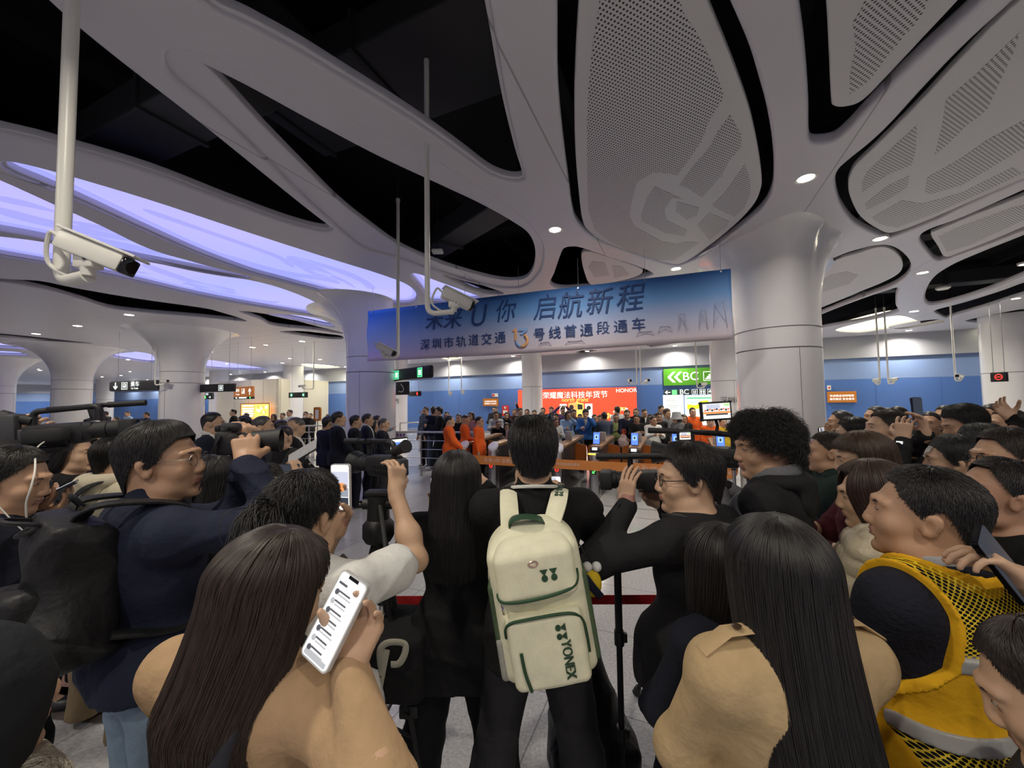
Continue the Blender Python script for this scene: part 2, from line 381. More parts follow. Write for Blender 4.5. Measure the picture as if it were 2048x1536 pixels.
glow_lab = {'glow_a': 'largest violet luminous ceiling panel with a folded ribbon motif', 'glow_b': 'violet luminous ceiling panel crossed by the big pole camera',
    'glow_c': 'long violet luminous ceiling panel below the slim grey rib', 'glow_d': 'small violet luminous panel above the left end of the banner',
    'glow_e': 'thin violet luminous sliver beside the black ceiling slot left of the flared column', 'glow_f': 'tiny violet luminous sliver touching the flare of the column near the banner',
    'glow_g': 'violet luminous strip over the far flared column, on its left half', 'glow_h': 'violet luminous strip between the two far flared columns on the left',
    'glow_i': 'violet luminous sliver at the far left under the longer strips', 'glow_j': 'distant violet luminous strip right of the grey flared column',
    'light_r': 'cream luminous ceiling panel right of the near flared column', 'light_s': 'narrow cream luminous panel next to the blue wall, right of the near column',
    'light_t': 'cream luminous panel beside the column at the right edge', 'light_u': 'cream luminous panel under the banner above the red poster',
    'light_v': 'small cream luminous panel under the banner above the green sign', 'light_w': 'small cream luminous panel above the gate sign with two green marks',
    'light_x': 'slim cream luminous panel left of the flared column near the banner'}
STRIPES = {   # printed bands, traced like the panels
 'glow_a': [[(575,516),(600,515),(735,578),(715,580),(700,577)][:0] or [(574,519),(598,515),(665,549),(633,553)], [(598,515),(690,541),(735,562),(752,577),(735,577),(722,565),(686,549),(612,523)],
            [(622,539),(660,548),(690,560),(712,575),(702,573),(684,563),(655,553),(630,545)],[(300,420),(420,462),(560,512),(590,534),(575,531),(545,513),(400,462),(300,428)],[(420,500),(560,540),(660,556),(680,568),(640,560),(540,546),(420,510)]],
 'glow_b': [[(0,392),(60,405),(115,425),(60,415),(0,402)],[(0,415),(100,440),(250,470),(330,485),(240,480),(90,452),(0,428)],[(130,440),(260,462),(300,478),(200,462)],[(0,445),(90,460),(200,475),(380,518),(300,505),(90,472),(0,455)]],
 'glow_c': [[(300,530),(380,558),(470,585),(455,586),(360,560),(290,535)],[(365,568),(400,566),(470,580),(450,582)],[(385,572),(430,583),(520,600),(560,604),(520,608),(430,592)],[(100,505),(220,530),(300,548),(210,536),(100,512)]],
}
for nm, (path, lip) in HOLES.items():
    if not (nm.startswith('glow') or nm.startswith('light')): continue
    cream = nm.startswith('light')
    c = sum(path, Vector())/len(path)
    t = thing('light_panel', glow_lab[nm], 'ceiling light', (c.x, c.y, CEIL+TH+.004), group='cream ceiling lights' if cream else 'violet ceiling lights')
    loc = lambda pp: [((q.x-c.x), (q.y-c.y)) for q in pp]
    join_mesh('diffuser', [(curve_mesh([loc(offs(path, .10 if nm[-1] in 'abcdr' else .0))], .02, .05), 0)], [M_CREAM if cream else M_GLOW], t)
    join_mesh('light_blocker', [(curve_mesh([loc(offs(path, .13 if nm[-1] in 'abcdr' else .03))], .055, .20), 0)], [M_DUCT], t)  # unseen dark slab added to keep the diffuser's light out of the void
    if nm in STRIPES:
        parts = []
        for st in STRIPES[nm]:
            sp = smooth_path([Pz(x, y, CEIL+TH+.016) for x, y in st], 3, True); parts.append((curve_mesh([loc(sp)], .012, .019), 0))
        join_mesh('ribbon_motif', parts, [M_GLOWD], t)
    if nm in ('glow_a', 'glow_b', 'glow_c', 'glow_d'):
        inn = offs(path, -.10)
        join_mesh('inner_border', [(curve_mesh([loc(offs(path, .10)), loc(inn)], .008, .018), 0)], [M_GLOWD], t)
# ---------------- perforated white panels
def perf_mat(name, pitch, rad, base=(.60, .59, .62)):
    m = bpy.data.materials.new(name); m.use_nodes = True; nt = m.node_tree; b = nt.nodes['Principled BSDF']; L = nt.links.new
    tc = nt.nodes.new('ShaderNodeTexCoord'); mp = nt.nodes.new('ShaderNodeMapping'); mp.inputs['Rotation'].default_value = (0, 0, math.radians(20))
    mp.inputs['Scale'].default_value = (1/pitch,)*3
    L(tc.outputs['Object'], mp.inputs[0])
    outs = []
    for off in (0, .5):
        a = nt.nodes.new('ShaderNodeVectorMath'); a.operation = 'ADD'; a.inputs[1].default_value = (off, off, 0); L(mp.outputs[0], a.inputs[0])
        fr = nt.nodes.new('ShaderNodeVectorMath'); fr.operation = 'FRACTION'; L(a.outputs[0], fr.inputs[0])
        sb = nt.nodes.new('ShaderNodeVectorMath'); sb.operation = 'SUBTRACT'; sb.inputs[1].default_value = (.5, .5, 0); L(fr.outputs[0], sb.inputs[0])
        ml = nt.nodes.new('ShaderNodeVectorMath'); ml.operation = 'MULTIPLY'; ml.inputs[1].default_value = (1, 1, 0); L(sb.outputs[0], ml.inputs[0])
        ln = nt.nodes.new('ShaderNodeVectorMath'); ln.operation = 'LENGTH'; L(ml.outputs[0], ln.inputs[0]); outs.append(ln.outputs['Value'])
    mn = nt.nodes.new('ShaderNodeMath'); mn.operation = 'MINIMUM'; L(outs[0], mn.inputs[0]); L(outs[1], mn.inputs[1])
    lt = nt.nodes.new('ShaderNodeMath'); lt.operation = 'LESS_THAN'; lt.inputs[1].default_value = rad; L(mn.outputs[0], lt.inputs[0])
    mx = nt.nodes.new('ShaderNodeMix'); mx.data_type = 'RGBA'; mx.inputs[6].default_value = (*base, 1); mx.inputs[7].default_value = (.03, .03, .033, 1)
    L(lt.outputs[0], mx.inputs[0]); L(mx.outputs[2], b.inputs['Base Color']); b.inputs['Roughness'].default_value = .5
    return m
M_PERF = perf_mat('perforated white metal', .042, .20)
M_PANEL = mat('white panel metal', (.60, .59, .62), .45)
def cpanel(name, label, outline, zones, z=CEIL+.03, **k):
    path = zp(outline, z=z, **k); c = sum(path, Vector())/len(path)
    t = thing('ceiling_panel', label, 'ceiling panel', (c.x, c.y, z), group='perforated ceiling panels')
    loc = lambda pp: [((q.x-c.x), (q.y-c.y)) for q in pp]
    join_mesh('panel_sheet', [(curve_mesh([loc(path)], 0, .06, .012), 0)], [M_PANEL], t, True)
    for zn in zones:
        zpth = [Pz(k['ox']+x*k['k'], k['oy']+y*k['k'], z) for x, y in zn]
        join_mesh('perforated_field', [(curve_mesh([loc(zpth)], -.003, .002), 0)], [M_PERF], t)
    for q in (path[len(path)//5], path[3*len(path)//5], path[4*len(path)//5]):
        e = (q-c)*.8; bm = bmesh.new(); add_cyl(bm, (e.x, e.y, .05), (e.x, e.y, 1.7), .008, seg=6); from_bm('hanger_rod', bm, M_DUCT, t)
    return t
cpanel('a', 'large perforated white ceiling panel with hook motif in the middle', [(330,-420),(285,-150),(275,0),(262,200),(255,400),(258,600),(270,760),(285,880),(310,925),(380,980),(480,1020),(570,1050),(650,1060),(720,1030),(860,925),(955,830),(990,760),(993,700),(975,580),(945,450),(905,330),(850,190),(770,0),(680,-210),(560,-400),(440,-480)],
  [[(360,-300),(560,-300),(640,-100),(690,60),(740,130),(800,250),(845,370),(840,400),(790,480),(760,560),(700,650),(660,700),(600,690),(560,690),(500,730),(480,800),(470,860),(490,905),(600,965),(660,975),(700,965),(750,970),(650,1040),(580,1040),(480,1008),(390,965),(330,920),(305,840),(300,700),(300,500),(305,350),(320,200),(350,0)],
   [(872,458),(918,540),(916,590),(870,640),(840,700),(760,790),(700,750),(670,740),(720,670),(790,590),(820,530)],
   [(932,655),(952,720),(955,770),(930,830),(890,868),(830,840),(800,820),(850,770),(900,700)],
   [(570,745),(650,780),(690,800),(640,790),(610,840),(620,880),(700,920),(690,945),(610,930),(520,885),(515,860),(540,790)],
   [(660,805),(750,830),(740,860),(700,880),(655,845)],[(790,850),(870,885),(860,905),(790,960),(740,900)]], **RQ)
cpanel('b', 'perforated white ceiling panel at the top right corner, wide end outside', [(1240,-200),(1265,0),(1275,200),(1283,390),(1292,420),(1335,424),(1400,400),(1500,300),(1640,150),(1780,0),(1960,-200),(1750,-380),(1400,-380)],
  [[(1430,-60),(1690,-60),(1640,60),(1530,190),(1420,330),(1350,375),(1352,300),(1375,180),(1362,90),(1400,30)]], **RQ)
cpanel('c', 'biggest perforated ceiling panel at the right edge', [(1350,730),(1362,690),(1385,655),(1480,565),(1650,395),(1800,235),(2048,-5),(2250,-100),(2500,0),(2560,280),(2400,480),(2200,610),(2048,712),(1850,798),(1650,885),(1530,928),(1480,922),(1400,868),(1358,790)],
  [[(2030,130),(2010,200),(1950,330),(1900,440),(1820,500),(1740,580),(1690,620),(1720,500),(1735,400),(1850,300)],
   [(1620,500),(1615,600),(1600,660),(1500,700),(1400,770),(1400,730),(1420,690),(1510,600)],
   [(1590,700),(1580,750),(1500,800),(1420,840),(1410,815),(1500,745)],
   [(2048,480),(2100,560),(1950,650),(1800,740),(1680,775),(1650,770),(1660,710),(1800,630),(1900,560)],
   [(2048,690),(1900,760),(1700,850),(1540,910),(1480,900),(1440,870),(1560,800),(1640,815),(1800,770),(2000,670)]], **RQ)
cpanel('d', 'slim perforated white panel below the biggest one at the right edge', [(1680,938),(1705,922),(1850,862),(2048,785),(2250,700),(2380,720),(2250,820),(2048,906),(1900,968),(1795,1008),(1735,1026),(1708,985)],
  [[(1705,945),(1780,910),(2000,830),(2048,820),(2048,880),(1830,980),(1740,1008)]], **RQ)
cpanel('e', 'grey perforated panel right behind the near flared column', [(1180,1108),(1290,1045),(1380,1015),(1470,990),(1520,1003),(1552,1035),(1560,1068),(1540,1098),(1480,1130),(1400,1163),(1300,1205),(1180,1250),(1100,1262),(1100,1170)],
  [[(1270,1100),(1340,1085),(1385,1100),(1350,1135),(1270,1160),(1240,1170),(1240,1120)]], **RQ)
cpanel('f', 'small pale perforated panel just above the banner', [(280,1022),(305,1008),(370,1025),(450,1052),(520,1082),(490,1108),(400,1130),(320,1140),(292,1090)],
  [[(320,1045),(370,1050),(390,1100),(330,1110),(305,1070)],[(400,1060),(440,1065),(470,1100),(410,1112)]], **RQ)
# ---------------- recessed downlights
M_LAMP = mat('warm lamp lens', (1, .95, .8), .4, emit=(1.0, .92, .70), estr=28)
M_RIM = mat('lamp rim', (.75, .74, .72), .3)
def downlight(loc, label, r=.085, power=None, group='recessed downlights', ring=True):
    t = thing('downlight', label, 'ceiling light', loc, group=group)
    bm = bmesh.new(); add_lathe(bm, [(r, .04), (r, 0), (r*1.3, -.004), (r*1.34, .004), (r*1.34, .04)], seg=24); from_bm('rim', bm, M_RIM, t, True)
    bm = bmesh.new(); add_lathe(bm, [(r*.98, .012), (r*.98, .004), (r*.5, 0)], seg=24); from_bm('lens', bm, M_LAMP, t, True)
    l = bpy.data.lights.new('downlight_glow', 'AREA'); l.shape = 'DISK'; l.size = r*2; l.energy = LAMP_W if power is None else power; l.color = (1.0, .92, .78); l.spread = math.radians(150)
    lo = bpy.data.objects.new('lamp_beam', l); COL.objects.link(lo); lo.parent = t; lo.location = (0, 0, -.012)
    return t
DL = [(1612,357,'bright downlight in front of the near flared column'),(1110,460,'bright downlight at the rib fork left of the large perforated panel'),
 (1352,538,'downlight right above the top edge of the banner'),(1760,478,'downlight on the rib right of the near flared column'),(1845,546,'downlight at the rib crossing right of the near column'),
 (1828,623,'downlight next to the cream luminous ceiling panel'),(1855,676,'small downlight close to the blue wall on the right'),(258,630,'downlight under the long black slot, closest to the flared columns'),(155,652,'middle downlight of the left row under the black slot'),
 (72,668,'downlight at the far left of the row under the black slot'),(410,671,'downlight above the grey flared column on the left'),(604,683,'downlight on the plank ceiling left of the banner'),(505,695,'downlight with a warm glow on the plank ceiling'),
 (420,704,'small downlight close beside the grey flared column'),(565,726,'small downlight over the standing officials'),(640,719,'small downlight above the camera pole by the column'),(8,726,'downlight over the leftmost far column'),
 (80,741,'small far downlight between the left columns'),(204,754,'tiny far downlight near the train sign'),(242,751,'tiny far downlight just right of its twin near the train sign'),(480,755,'tiny far downlight above the orange direction sign'),(530,754,'tiny far downlight right of the orange direction sign'),
 (630,745,'tiny far downlight over the crowd behind the rail'),(684,746,'tiny far downlight touching the violet lit column'),(885,734,'small downlight over the walkers by the wall'),(1150,718,'small downlight above the red poster'),(1380,705,'small downlight above the green exit sign'),(1440,676,'small downlight beside the cream column by the exit sign')]
for px, py, lab in DL: downlight(Pz(px, py, CEIL-.004), lab, r=.085 if py < 560 else .10)
for i, (x, y) in enumerate(((-4.6, .3), (-1.6, -1.6), (1.5, -1.6), (4.6, -1.2), (-1.7, 1.0), (2.2, -3.4), (-4, -3.4))):
    downlight((x, y, CEIL-.004), 'recessed downlight in the ceiling behind the photographers', group='downlights behind the photographers')
for i in range(16):
    u = -52+i*4.2; q = W(u, 12.2, CEIL-.004)
    downlight(q, 'recessed downlight close to the blue wall', r=.09, power=60, group='downlights along the blue wall')
for v in (-3, 2, 7, 11):  # extra lamps added to brighten the left wall
    downlight(W(-63.5, v, CEIL-.004), 'added downlight brightening the far left blue wall', r=.09, power=110, group='added downlights along the left wall')
for i in range(9):  # grid of lamps added because the far hall came out too dark
    for v in (3.2, 7.0):
        u = -40+i*5.6+(v > 5)*2; q = W(u, v, CEIL-.004)
        downlight(q, 'added downlight brightening the far part of the hall', r=.08, power=40, group='added downlights in the far hall')
# ---------------- columns with flared heads
def column(c, label, R=1.25, r=.60, zs=3.0, trace=None, flare=True, ztop=CEIL, seg=72, seam_z=2.62, tilt=0):
    c = Vector((c[0], c[1], 0))
    t = thing('column', label, 'column', c, group='white round columns')
    rad = np.full(seg, R)
    if trace:
        pts = [Pz(x, y, ztop)-c for x, y in trace]; an = np.array([math.atan2(p.y, p.x) for p in pts]); rr = np.array([Vector((p.x, p.y)).length for p in pts])
        o = np.argsort(an); an = an[o]; rr = rr[o]
        th = np.linspace(-math.pi, math.pi, seg, endpoint=False)
        rad = np.interp(th, np.r_[an[-1]-2*math.pi, an, an[0]+2*math.pi], np.r_[rr[-1], rr, rr[0]])
    else: th = np.linspace(-math.pi, math.pi, seg, endpoint=False)
    bm = bmesh.new(); rings = []
    prof = [(0, 0), (1.0, 0), (seam_z-.012, 0), (seam_z-.004, -.012), (seam_z+.004, -.012), (seam_z+.012, 0), (zs, 0)]
    for z, d in prof: rings.append((z, np.full(seg, r+d)))
    if flare:
        for u in np.linspace(.06, 1, 16):
            z = zs+(ztop+.02-zs)*math.sin(u*math.pi/2); g = 1-math.cos(u*math.pi/2)
            rings.append((z, r+(rad-r)*g))
    else: rings.append((ztop+.02, np.full(seg, r)))
    V = [[bm.verts.new((rr_[k]*math.cos(th[k]), rr_[k]*math.sin(th[k]), z)) for k in range(seg)] for z, rr_ in rings]
    for A, B in zip(V, V[1:]):
        for k in range(seg):
            f = bm.faces.new((A[k], A[(k+1) % seg], B[(k+1) % seg], B[k])); f.smooth = True
    bm.faces.new(V[0][::-1]); bm.faces.new(V[-1])
    from_bm('shaft', bm, M_COLUMN, t, True)
    bm = bmesh.new(); add_lathe(bm, [(r-.004, seam_z-.008), (r-.003, seam_z+.008)], seg=seg)
    for a in (0.4, 2.5, 4.6):
        a += tilt; q = Vector((math.cos(a)*r, math.sin(a)*r, 0)); add_box(bm, (q.x, q.y, seam_z/2), (.006, .006, seam_z), Matrix.Identity(4))
    from_bm('seam', bm, M_SEAM, t)
    if flare:
        bm = bmesh.new(); add_lathe(bm, [(r+.006, zs-.006), (r+.007, zs+.004)], seg=seg); from_bm('neck_seam', bm, M_SEAM, t)
    bm = bmesh.new(); add_lathe(bm, [(r+.012, 0), (r+.012, .12), (r+.002, .13)], seg=seg); from_bm('base_ring', bm, M_STEEL, t, True)
    return t
column(W(0, 0), 'near white column with a star shaped flared head, right end of the banner', trace=[(1388,524),(1440,492),(1500,462),(1560,428),(1600,413),(1622,416),(1650,452),(1684,485),(1660,512),(1640,560),(1560,575),(1440,560)], r=.60, zs=2.95)
column(W(-8.75, 0), 'violet lit white column with a flared head, left end of the banner', R=1.5, trace=[(612,583),(660,600),(720,606),(765,612),(790,625),(770,650),(700,655),(650,640),(628,606)])
column(W(-17.1, 0), 'grey white flared column left of the group of officials, train sign beside it', R=1.75)
column(W(-25.2, 0), 'lavender lit flared column at the left with violet strips above', R=1.9)
column(W(-33.4, 0), 'flared column cut by the left picture edge', R=1.9)
for (u, lab) in ((8.3, 'cream lit column at the right edge'), (0.3, 'cream column partly hidden behind the near flared column'), (-8.1, 'slender round column standing before the red poster'), (-16.4, 'cream column partly hidden behind the violet lit column'), (-25.0, 'square looking far column behind the officials with the small gate sign'), (-33, 'far cream column behind the orange direction sign'), (-50, 'far cream column behind the train sign')):
    column(W(u, 10.1), lab, r=.6 if u != -8.1 else .5, flare=False, seam_z=2.55, seg=40)
# ---------------- far wall: blue panels, grey bulkhead
def wall_strip(name, u0, u1, v, z0, z1, m, th=.15):
    bm = bmesh.new(); add_box(bm, ((u0+u1)/2, th/2, (z0+z1)/2), (u1-u0, th, z1-z0), frame(W(0, v), UX)); return bm
bm = bmesh.new(); Mw = frame(W(0, 13), UX)
add_box(bm, (-27, .08, 1.29), (90, .16, 2.58), Mw, mi=0); add_box(bm, (-27, .09, 3.05), (90, .16, .92), Mw, mi=1); add_box(bm, (-27, .04, 3.95), (90, .3, .95), Mw, mi=2)
for k in range(45): add_box(bm, (-70+k*2, -.001, 1.29), (.012, .01, 2.5), Mw, mi=3)
tag(from_bm('wall_back', bm, [M_WALLB, M_WALLL, M_GREYW, mat('panel joint', (.05, .11, .32), .5)]), kind='structure')
bm = bmesh.new(); add_box(bm, (0, 0, 2.2), (.3, 40, 4.6), frame(W(18, -6), UX), mi=0); tag(from_bm('wall_right', bm, [M_WALLB]), kind='structure')
bm = bmesh.new(); Ml_ = frame(W(-66, -4), UX)
add_box(bm, (0, 0, 1.29), (.2, 34, 2.58), Ml_, mi=0); add_box(bm, (.01, 0, 3.05), (.2, 34, .92), Ml_, mi=1); add_box(bm, (.04, 0, 3.95), (.3, 34, .95), Ml_, mi=2)
tag(from_bm('wall_left', bm, [M_WALLB, M_WALLL, M_GREYW]), kind='structure')
bm = bmesh.new(); add_box(bm, (-27, -.02, .06), (90, .04, .12), Mw); tag(from_bm('baseboard_back', bm, M_STEEL), kind='structure')
# cream portal wall on the left with a doorway
bm = bmesh.new(); Mp = frame(W(0, 8.8), UX); 
d0 = ray(470, 800); d1 = ray(556, 800); n_ = VX
hit = lambda d: (lambda q: (q-C0).dot(UX))(Vector((0, 0, CAM_Z))+d*((C0+VX*8.8-Vector((0, 0, CAM_Z))).dot(n_)/d.dot(n_)))
ua, ub = hit(d0), hit(d1)
add_box(bm, ((ua+ub)/2-1.0, .1, 1.75), (ub-ua+2.0, .2, 3.5), Mp); add_box(bm, (ub-.1, 1.9, 1.75), (.2, 3.8, 3.5), Mp)
for k in range(4): add_box(bm, (ua+(ub-ua)*k/3, -.002, 1.75), (.012, .01, 3.4), Mp, mi=1)
tag(from_bm('wall_cream', bm, [M_CREAMW, M_SEAM]), kind='structure')
bm = bmesh.new(); add_box(bm, (-46.5, -.1, 1.1), (1.7, .1, 2.2), Mw, .01); add_box(bm, (-46.5, -.16, 1.1), (.03, .03, 2.1), Mw)
tag(from_bm('door_1', bm, mat('grey door', (.25, .26, .28), .4)), kind='structure')
# ================================================================== PEOPLE: smooth-blended bodies meshed from a distance field
class Field:
    def __init__(s): s.p = []; s.post = []
    def cap(s, a, b, ra, rb=None, k=.02, sub=False): s.p.append(('c', np.array(a, float), np.array(b, float), ra, ra if rb is None else rb, k, sub)); return s
    def ell(s, c, r, R=None, k=.02, sub=False): s.p.append(('e', np.array(c, float), np.array(r, float), None if R is None else np.array(R, float), k, sub)); return s
    def box(s, c, h, rnd, R=None, k=.01, sub=False): s.p.append(('b', np.array(c, float), np.array(h, float), rnd, None if R is None else np.array(R, float), k, sub)); return s
def mesh_field(F, vox, name, wob=0.0, wfreq=9.0):
    lo = np.full(3, 1e9); hi = np.full(3, -1e9); boxes = []
    for q in F.p:
        if q[0] == 'c': e = max(q[3], q[4]); a = np.minimum(q[1], q[2])-e; b = np.maximum(q[1], q[2])+e
        elif q[0] == 'e':
            r = q[2] if q[3] is None else np.abs(q[3]) @ q[2]; a = q[1]-r; b = q[1]+r
        else:
            r = q[2]+q[3]; r = r if q[4] is None else np.abs(q[4]) @ r; a = q[1]-r; b = q[1]+r
        m = q[-2]+2.5*vox
        boxes.append((a-m, b+m))
        if not q[-1]: lo = np.minimum(lo, a); hi = np.maximum(hi, b)
    lo -= 4*vox; hi += 4*vox
    n = np.ceil((hi-lo)/vox).astype(int)+1
    ax = [lo[i]+vox*np.arange(n[i]) for i in range(3)]
    G = np.full(n, .3, np.float32)
    for q, (a, b) in zip(F.p, boxes):
        i0 = np.clip(np.floor((a-lo)/vox).astype(int), 0, n); i1 = np.clip(np.ceil((b-lo)/vox).astype(int)+1, 0, n)
        if np.any(i1 <= i0): continue
        X = ax[0][i0[0]:i1[0], None, None]; Y = ax[1][None, i0[1]:i1[1], None]; Z = ax[2][None, None, i0[2]:i1[2]]
        k = q[-2]
        if q[0] == 'c':
            A, B, ra, rb = q[1:5]; d = B-A; L2 = max(d @ d, 1e-12)
            t = np.clip(((X-A[0])*d[0]+(Y-A[1])*d[1]+(Z-A[2])*d[2])/L2, 0, 1)
            D = np.sqrt((X-A[0]-t*d[0])**2+(Y-A[1]-t*d[1])**2+(Z-A[2]-t*d[2])**2)-(ra+(rb-ra)*t)
        else:
            c = q[1]; R = q[3] if q[0] == 'e' else q[4]
            x, y, z = X-c[0], Y-c[1], Z-c[2]
            if R is not None: x, y, z = (R[0, 0]*x+R[1, 0]*y+R[2, 0]*z, R[0, 1]*x+R[1, 1]*y+R[2, 1]*z, R[0, 2]*x+R[1, 2]*y+R[2, 2]*z)
            if q[0] == 'e':
                r = q[2]; k0 = np.sqrt((x/r[0])**2+(y/r[1])**2+(z/r[2])**2); k1 = np.sqrt((x/r[0]**2)**2+(y/r[1]**2)**2+(z/r[2]**2)**2)+1e-9
                D = k0*(k0-1)/k1
            else:
                h = q[2]; qx, qy, qz = np.abs(x)-h[0], np.abs(y)-h[1], np.abs(z)-h[2]
                D = np.sqrt(np.maximum(qx, 0)**2+np.maximum(qy, 0)**2+np.maximum(qz, 0)**2)+np.minimum(np.maximum(qx, np.maximum(qy, qz)), 0)-q[3]
        g = G[i0[0]:i1[0], i0[1]:i1[1], i0[2]:i1[2]]
        if q[-1]:
            D = -D; h = np.clip(.5-.5*(g-D)/k, 0, 1); g[...] = g*(1-h)+D*h+k*h*(1-h)
        else:
            h = np.clip(.5+.5*(g-D)/k, 0, 1); g[...] = g*(1-h)+D*h-k*h*(1-h)
    X = ax[0][:, None, None]; Y = ax[1][None, :, None]; Z = ax[2][None, None, :]
    if wob:
        f = wfreq*1.35
        w = .9*np.sin(5*X+3*Z+1)+.8*np.sin(7*Y-4*X)+.7*np.sin(6*Z+5*Y+2)
        fold = np.zeros_like(G)
        for (dx, dy, dz, p0, q0) in ((.5, .3, .8, 0, 1), (-.65, .4, .6, 2, 3), (.15, -.6, .75, 4, 5)):
            r = 1-np.abs(np.sin(f*(dx*X+dy*Y+dz*Z)*.75+w*1.3+p0)); fold += (r**2.2*np.clip(.25+np.sin(4.5*X*dz+5*Z*dx+6*Y+q0), 0, 1)).astype(np.float32)
        G -= np.float32(wob*2.0)*(fold-np.float32(.35))
    for fn in F.post: G = fn(G, X, Y, Z)
    G[0] = G[-1] = .3; G[:, 0] = G[:, -1] = .3; G[:, :, 0] = G[:, :, -1] = .3
    I = G < 0
    c = np.zeros(np.array(I.shape)-1, np.int8)
    for dx in (0, 1):
        for dy in (0, 1):
            for dz in (0, 1): c += I[dx:I.shape[0]-1+dx, dy:I.shape[1]-1+dy, dz:I.shape[2]-1+dz]
    act = np.argwhere((c > 0) & (c < 8)).astype(np.int32)
    if len(act) == 0: raise ValueError('empty field '+name)
    idx = np.full(c.shape, -1, np.int32); idx[act[:, 0], act[:, 1], act[:, 2]] = np.arange(len(act))
    acc = np.zeros((len(act), 3)); cnt = np.zeros(len(act))
    cn = [(dx, dy, dz) for dx in (0, 1) for dy in (0, 1) for dz in (0, 1)]
    val = {o: G[act[:, 0]+o[0], act[:, 1]+o[1], act[:, 2]+o[2]] for o in cn}
    for o in cn:
        for a in range(3):
            if o[a]: continue
            o2 = list(o); o2[a] = 1; o2 = tuple(o2); u, v = val[o], val[o2]; mk = (u < 0) != (v < 0)
            t = np.where(mk, u/np.where(mk, u-v, 1), 0)
            p = np.array(o, float)[None, :].repeat(len(act), 0); p[:, a] += t
            acc[mk] += p[mk]; cnt[mk] += 1
    V = lo+vox*(act+acc/cnt[:, None])
    Q = []
    for a in range(3):
        s0 = [slice(None)]*3; s1 = [slice(None)]*3; s0[a] = slice(0, -1); s1[a] = slice(1, None)
        A = I[tuple(s0)]; B = I[tuple(s1)]; e = np.argwhere(A != B)
        b, cc = (a+1) % 3, (a+2) % 3
        ok = (e[:, b] > 0) & (e[:, cc] > 0); e = e[ok]
        ins = A[e[:, 0], e[:, 1], e[:, 2]]
        def at(db, dc):
            w = e.copy(); w[:, b] -= db; w[:, cc] -= dc; return idx[w[:, 0], w[:, 1], w[:, 2]]
        q = np.stack([at(0, 0), at(1, 0), at(1, 1), at(0, 1)], 1)
        q[~ins] = q[~ins][:, ::-1]; Q.append(q)
    Q = np.concatenate(Q); Q = Q[(Q >= 0).all(1)]
    me = bpy.data.meshes.new(name)
    me.vertices.add(len(V)); me.vertices.foreach_set('co', V.astype(np.float32).ravel())
    me.loops.add(len(Q)*4); me.loops.foreach_set('vertex_index', Q.ravel().astype(np.int32))
    me.polygons.add(len(Q)); me.polygons.foreach_set('loop_start', np.arange(0, len(Q)*4, 4, dtype=np.int32))
    try: me.polygons.foreach_set('loop_total', np.full(len(Q), 4, np.int32))
    except Exception: pass
    me.update(calc_edges=True)
    return me, V, Q
# ------------------------------------------------------------------ skeleton
def rotx(a): c, s = math.cos(a), math.sin(a); return np.array([[1, 0, 0], [0, c, -s], [0, s, c]])
def rotz(a): c, s = math.cos(a), math.sin(a); return np.array([[c, -s, 0], [s, c, 0], [0, 0, 1]])
def roty(a): c, s = math.cos(a), math.sin(a); return np.array([[c, 0, s], [0, 1, 0], [-s, 0, c]])
nrm = lambda v: v/max(np.linalg.norm(v), 1e-9)
def ik(S_, T, l1, l2, pole):
    d = T-S_; D = np.linalg.norm(d); D2 = min(D, (l1+l2)*.995); T = S_+d/max(D, 1e-6)*D2
    a = (l1*l1-l2*l2+D2*D2)/(2*D2); h = math.sqrt(max(l1*l1-a*a, 0)); n = nrm(d)
    p = pole-n*(pole @ n); return S_+n*a+nrm(p)*h, T
SKINS = [mat('skin light', (.57, .36, .235), .5, noise=.06, nscale=14), mat('skin warm', (.51, .30, .185), .5, noise=.06, nscale=14), mat('skin tan', (.42, .235, .15), .5, noise=.06, nscale=14)]
M_LIP = mat('lips', (.40, .19, .15), .45); M_EYEW = mat('eye', (.035, .025, .02), .25); M_EYEB = mat('eye white', (.22, .19, .17), .55); M_BROW = mat('eyebrow', (.03, .022, .018), .7)
def hairmat(name, col): return mat(name, col, .42, spec=.55, noise=.35, nscale=90, stretch=(1, 1, .12))
H_BLACK = hairmat('black hair', (.012, .010, .010)); H_DARK = hairmat('dark brown hair', (.022, .015, .012)); H_BROWN = hairmat('brown hair', (.045, .024, .018)); H_GREY = hairmat('greying hair', (.075, .07, .068)); H_LIGHTBR = hairmat('warm brown hair', (.06, .035, .02))
class Sk: pass
ARMS = {  # wrist target (x outward, y forward, z) and elbow pole for a 1.72 m figure
 'down': ((.25, .06, .86), (.3, -.6, 0)), 'phone': ((.10, .32, 1.22), (.6, -.3, -1)), 'phone_high': ((.08, .34, 1.50), (.8, -.1, -1)), 'over': ((.12, .24, 1.72), (1, .2, -.4)),
 'high': ((.15, .22, 1.95), (1, .3, 0)), 'fold': ((-.03, .22, 1.06), (.7, -.5, -.6)), 'point': ((.28, .50, 1.42), (.5, 0, -1)), 'face': ((.07, .20, 1.50), (1, 0, -1)), 'back': ((.14, -.16, .95), (1, -.8, 0)), 'front': ((.10, .26, .98), (.8, -.4, -.3))}
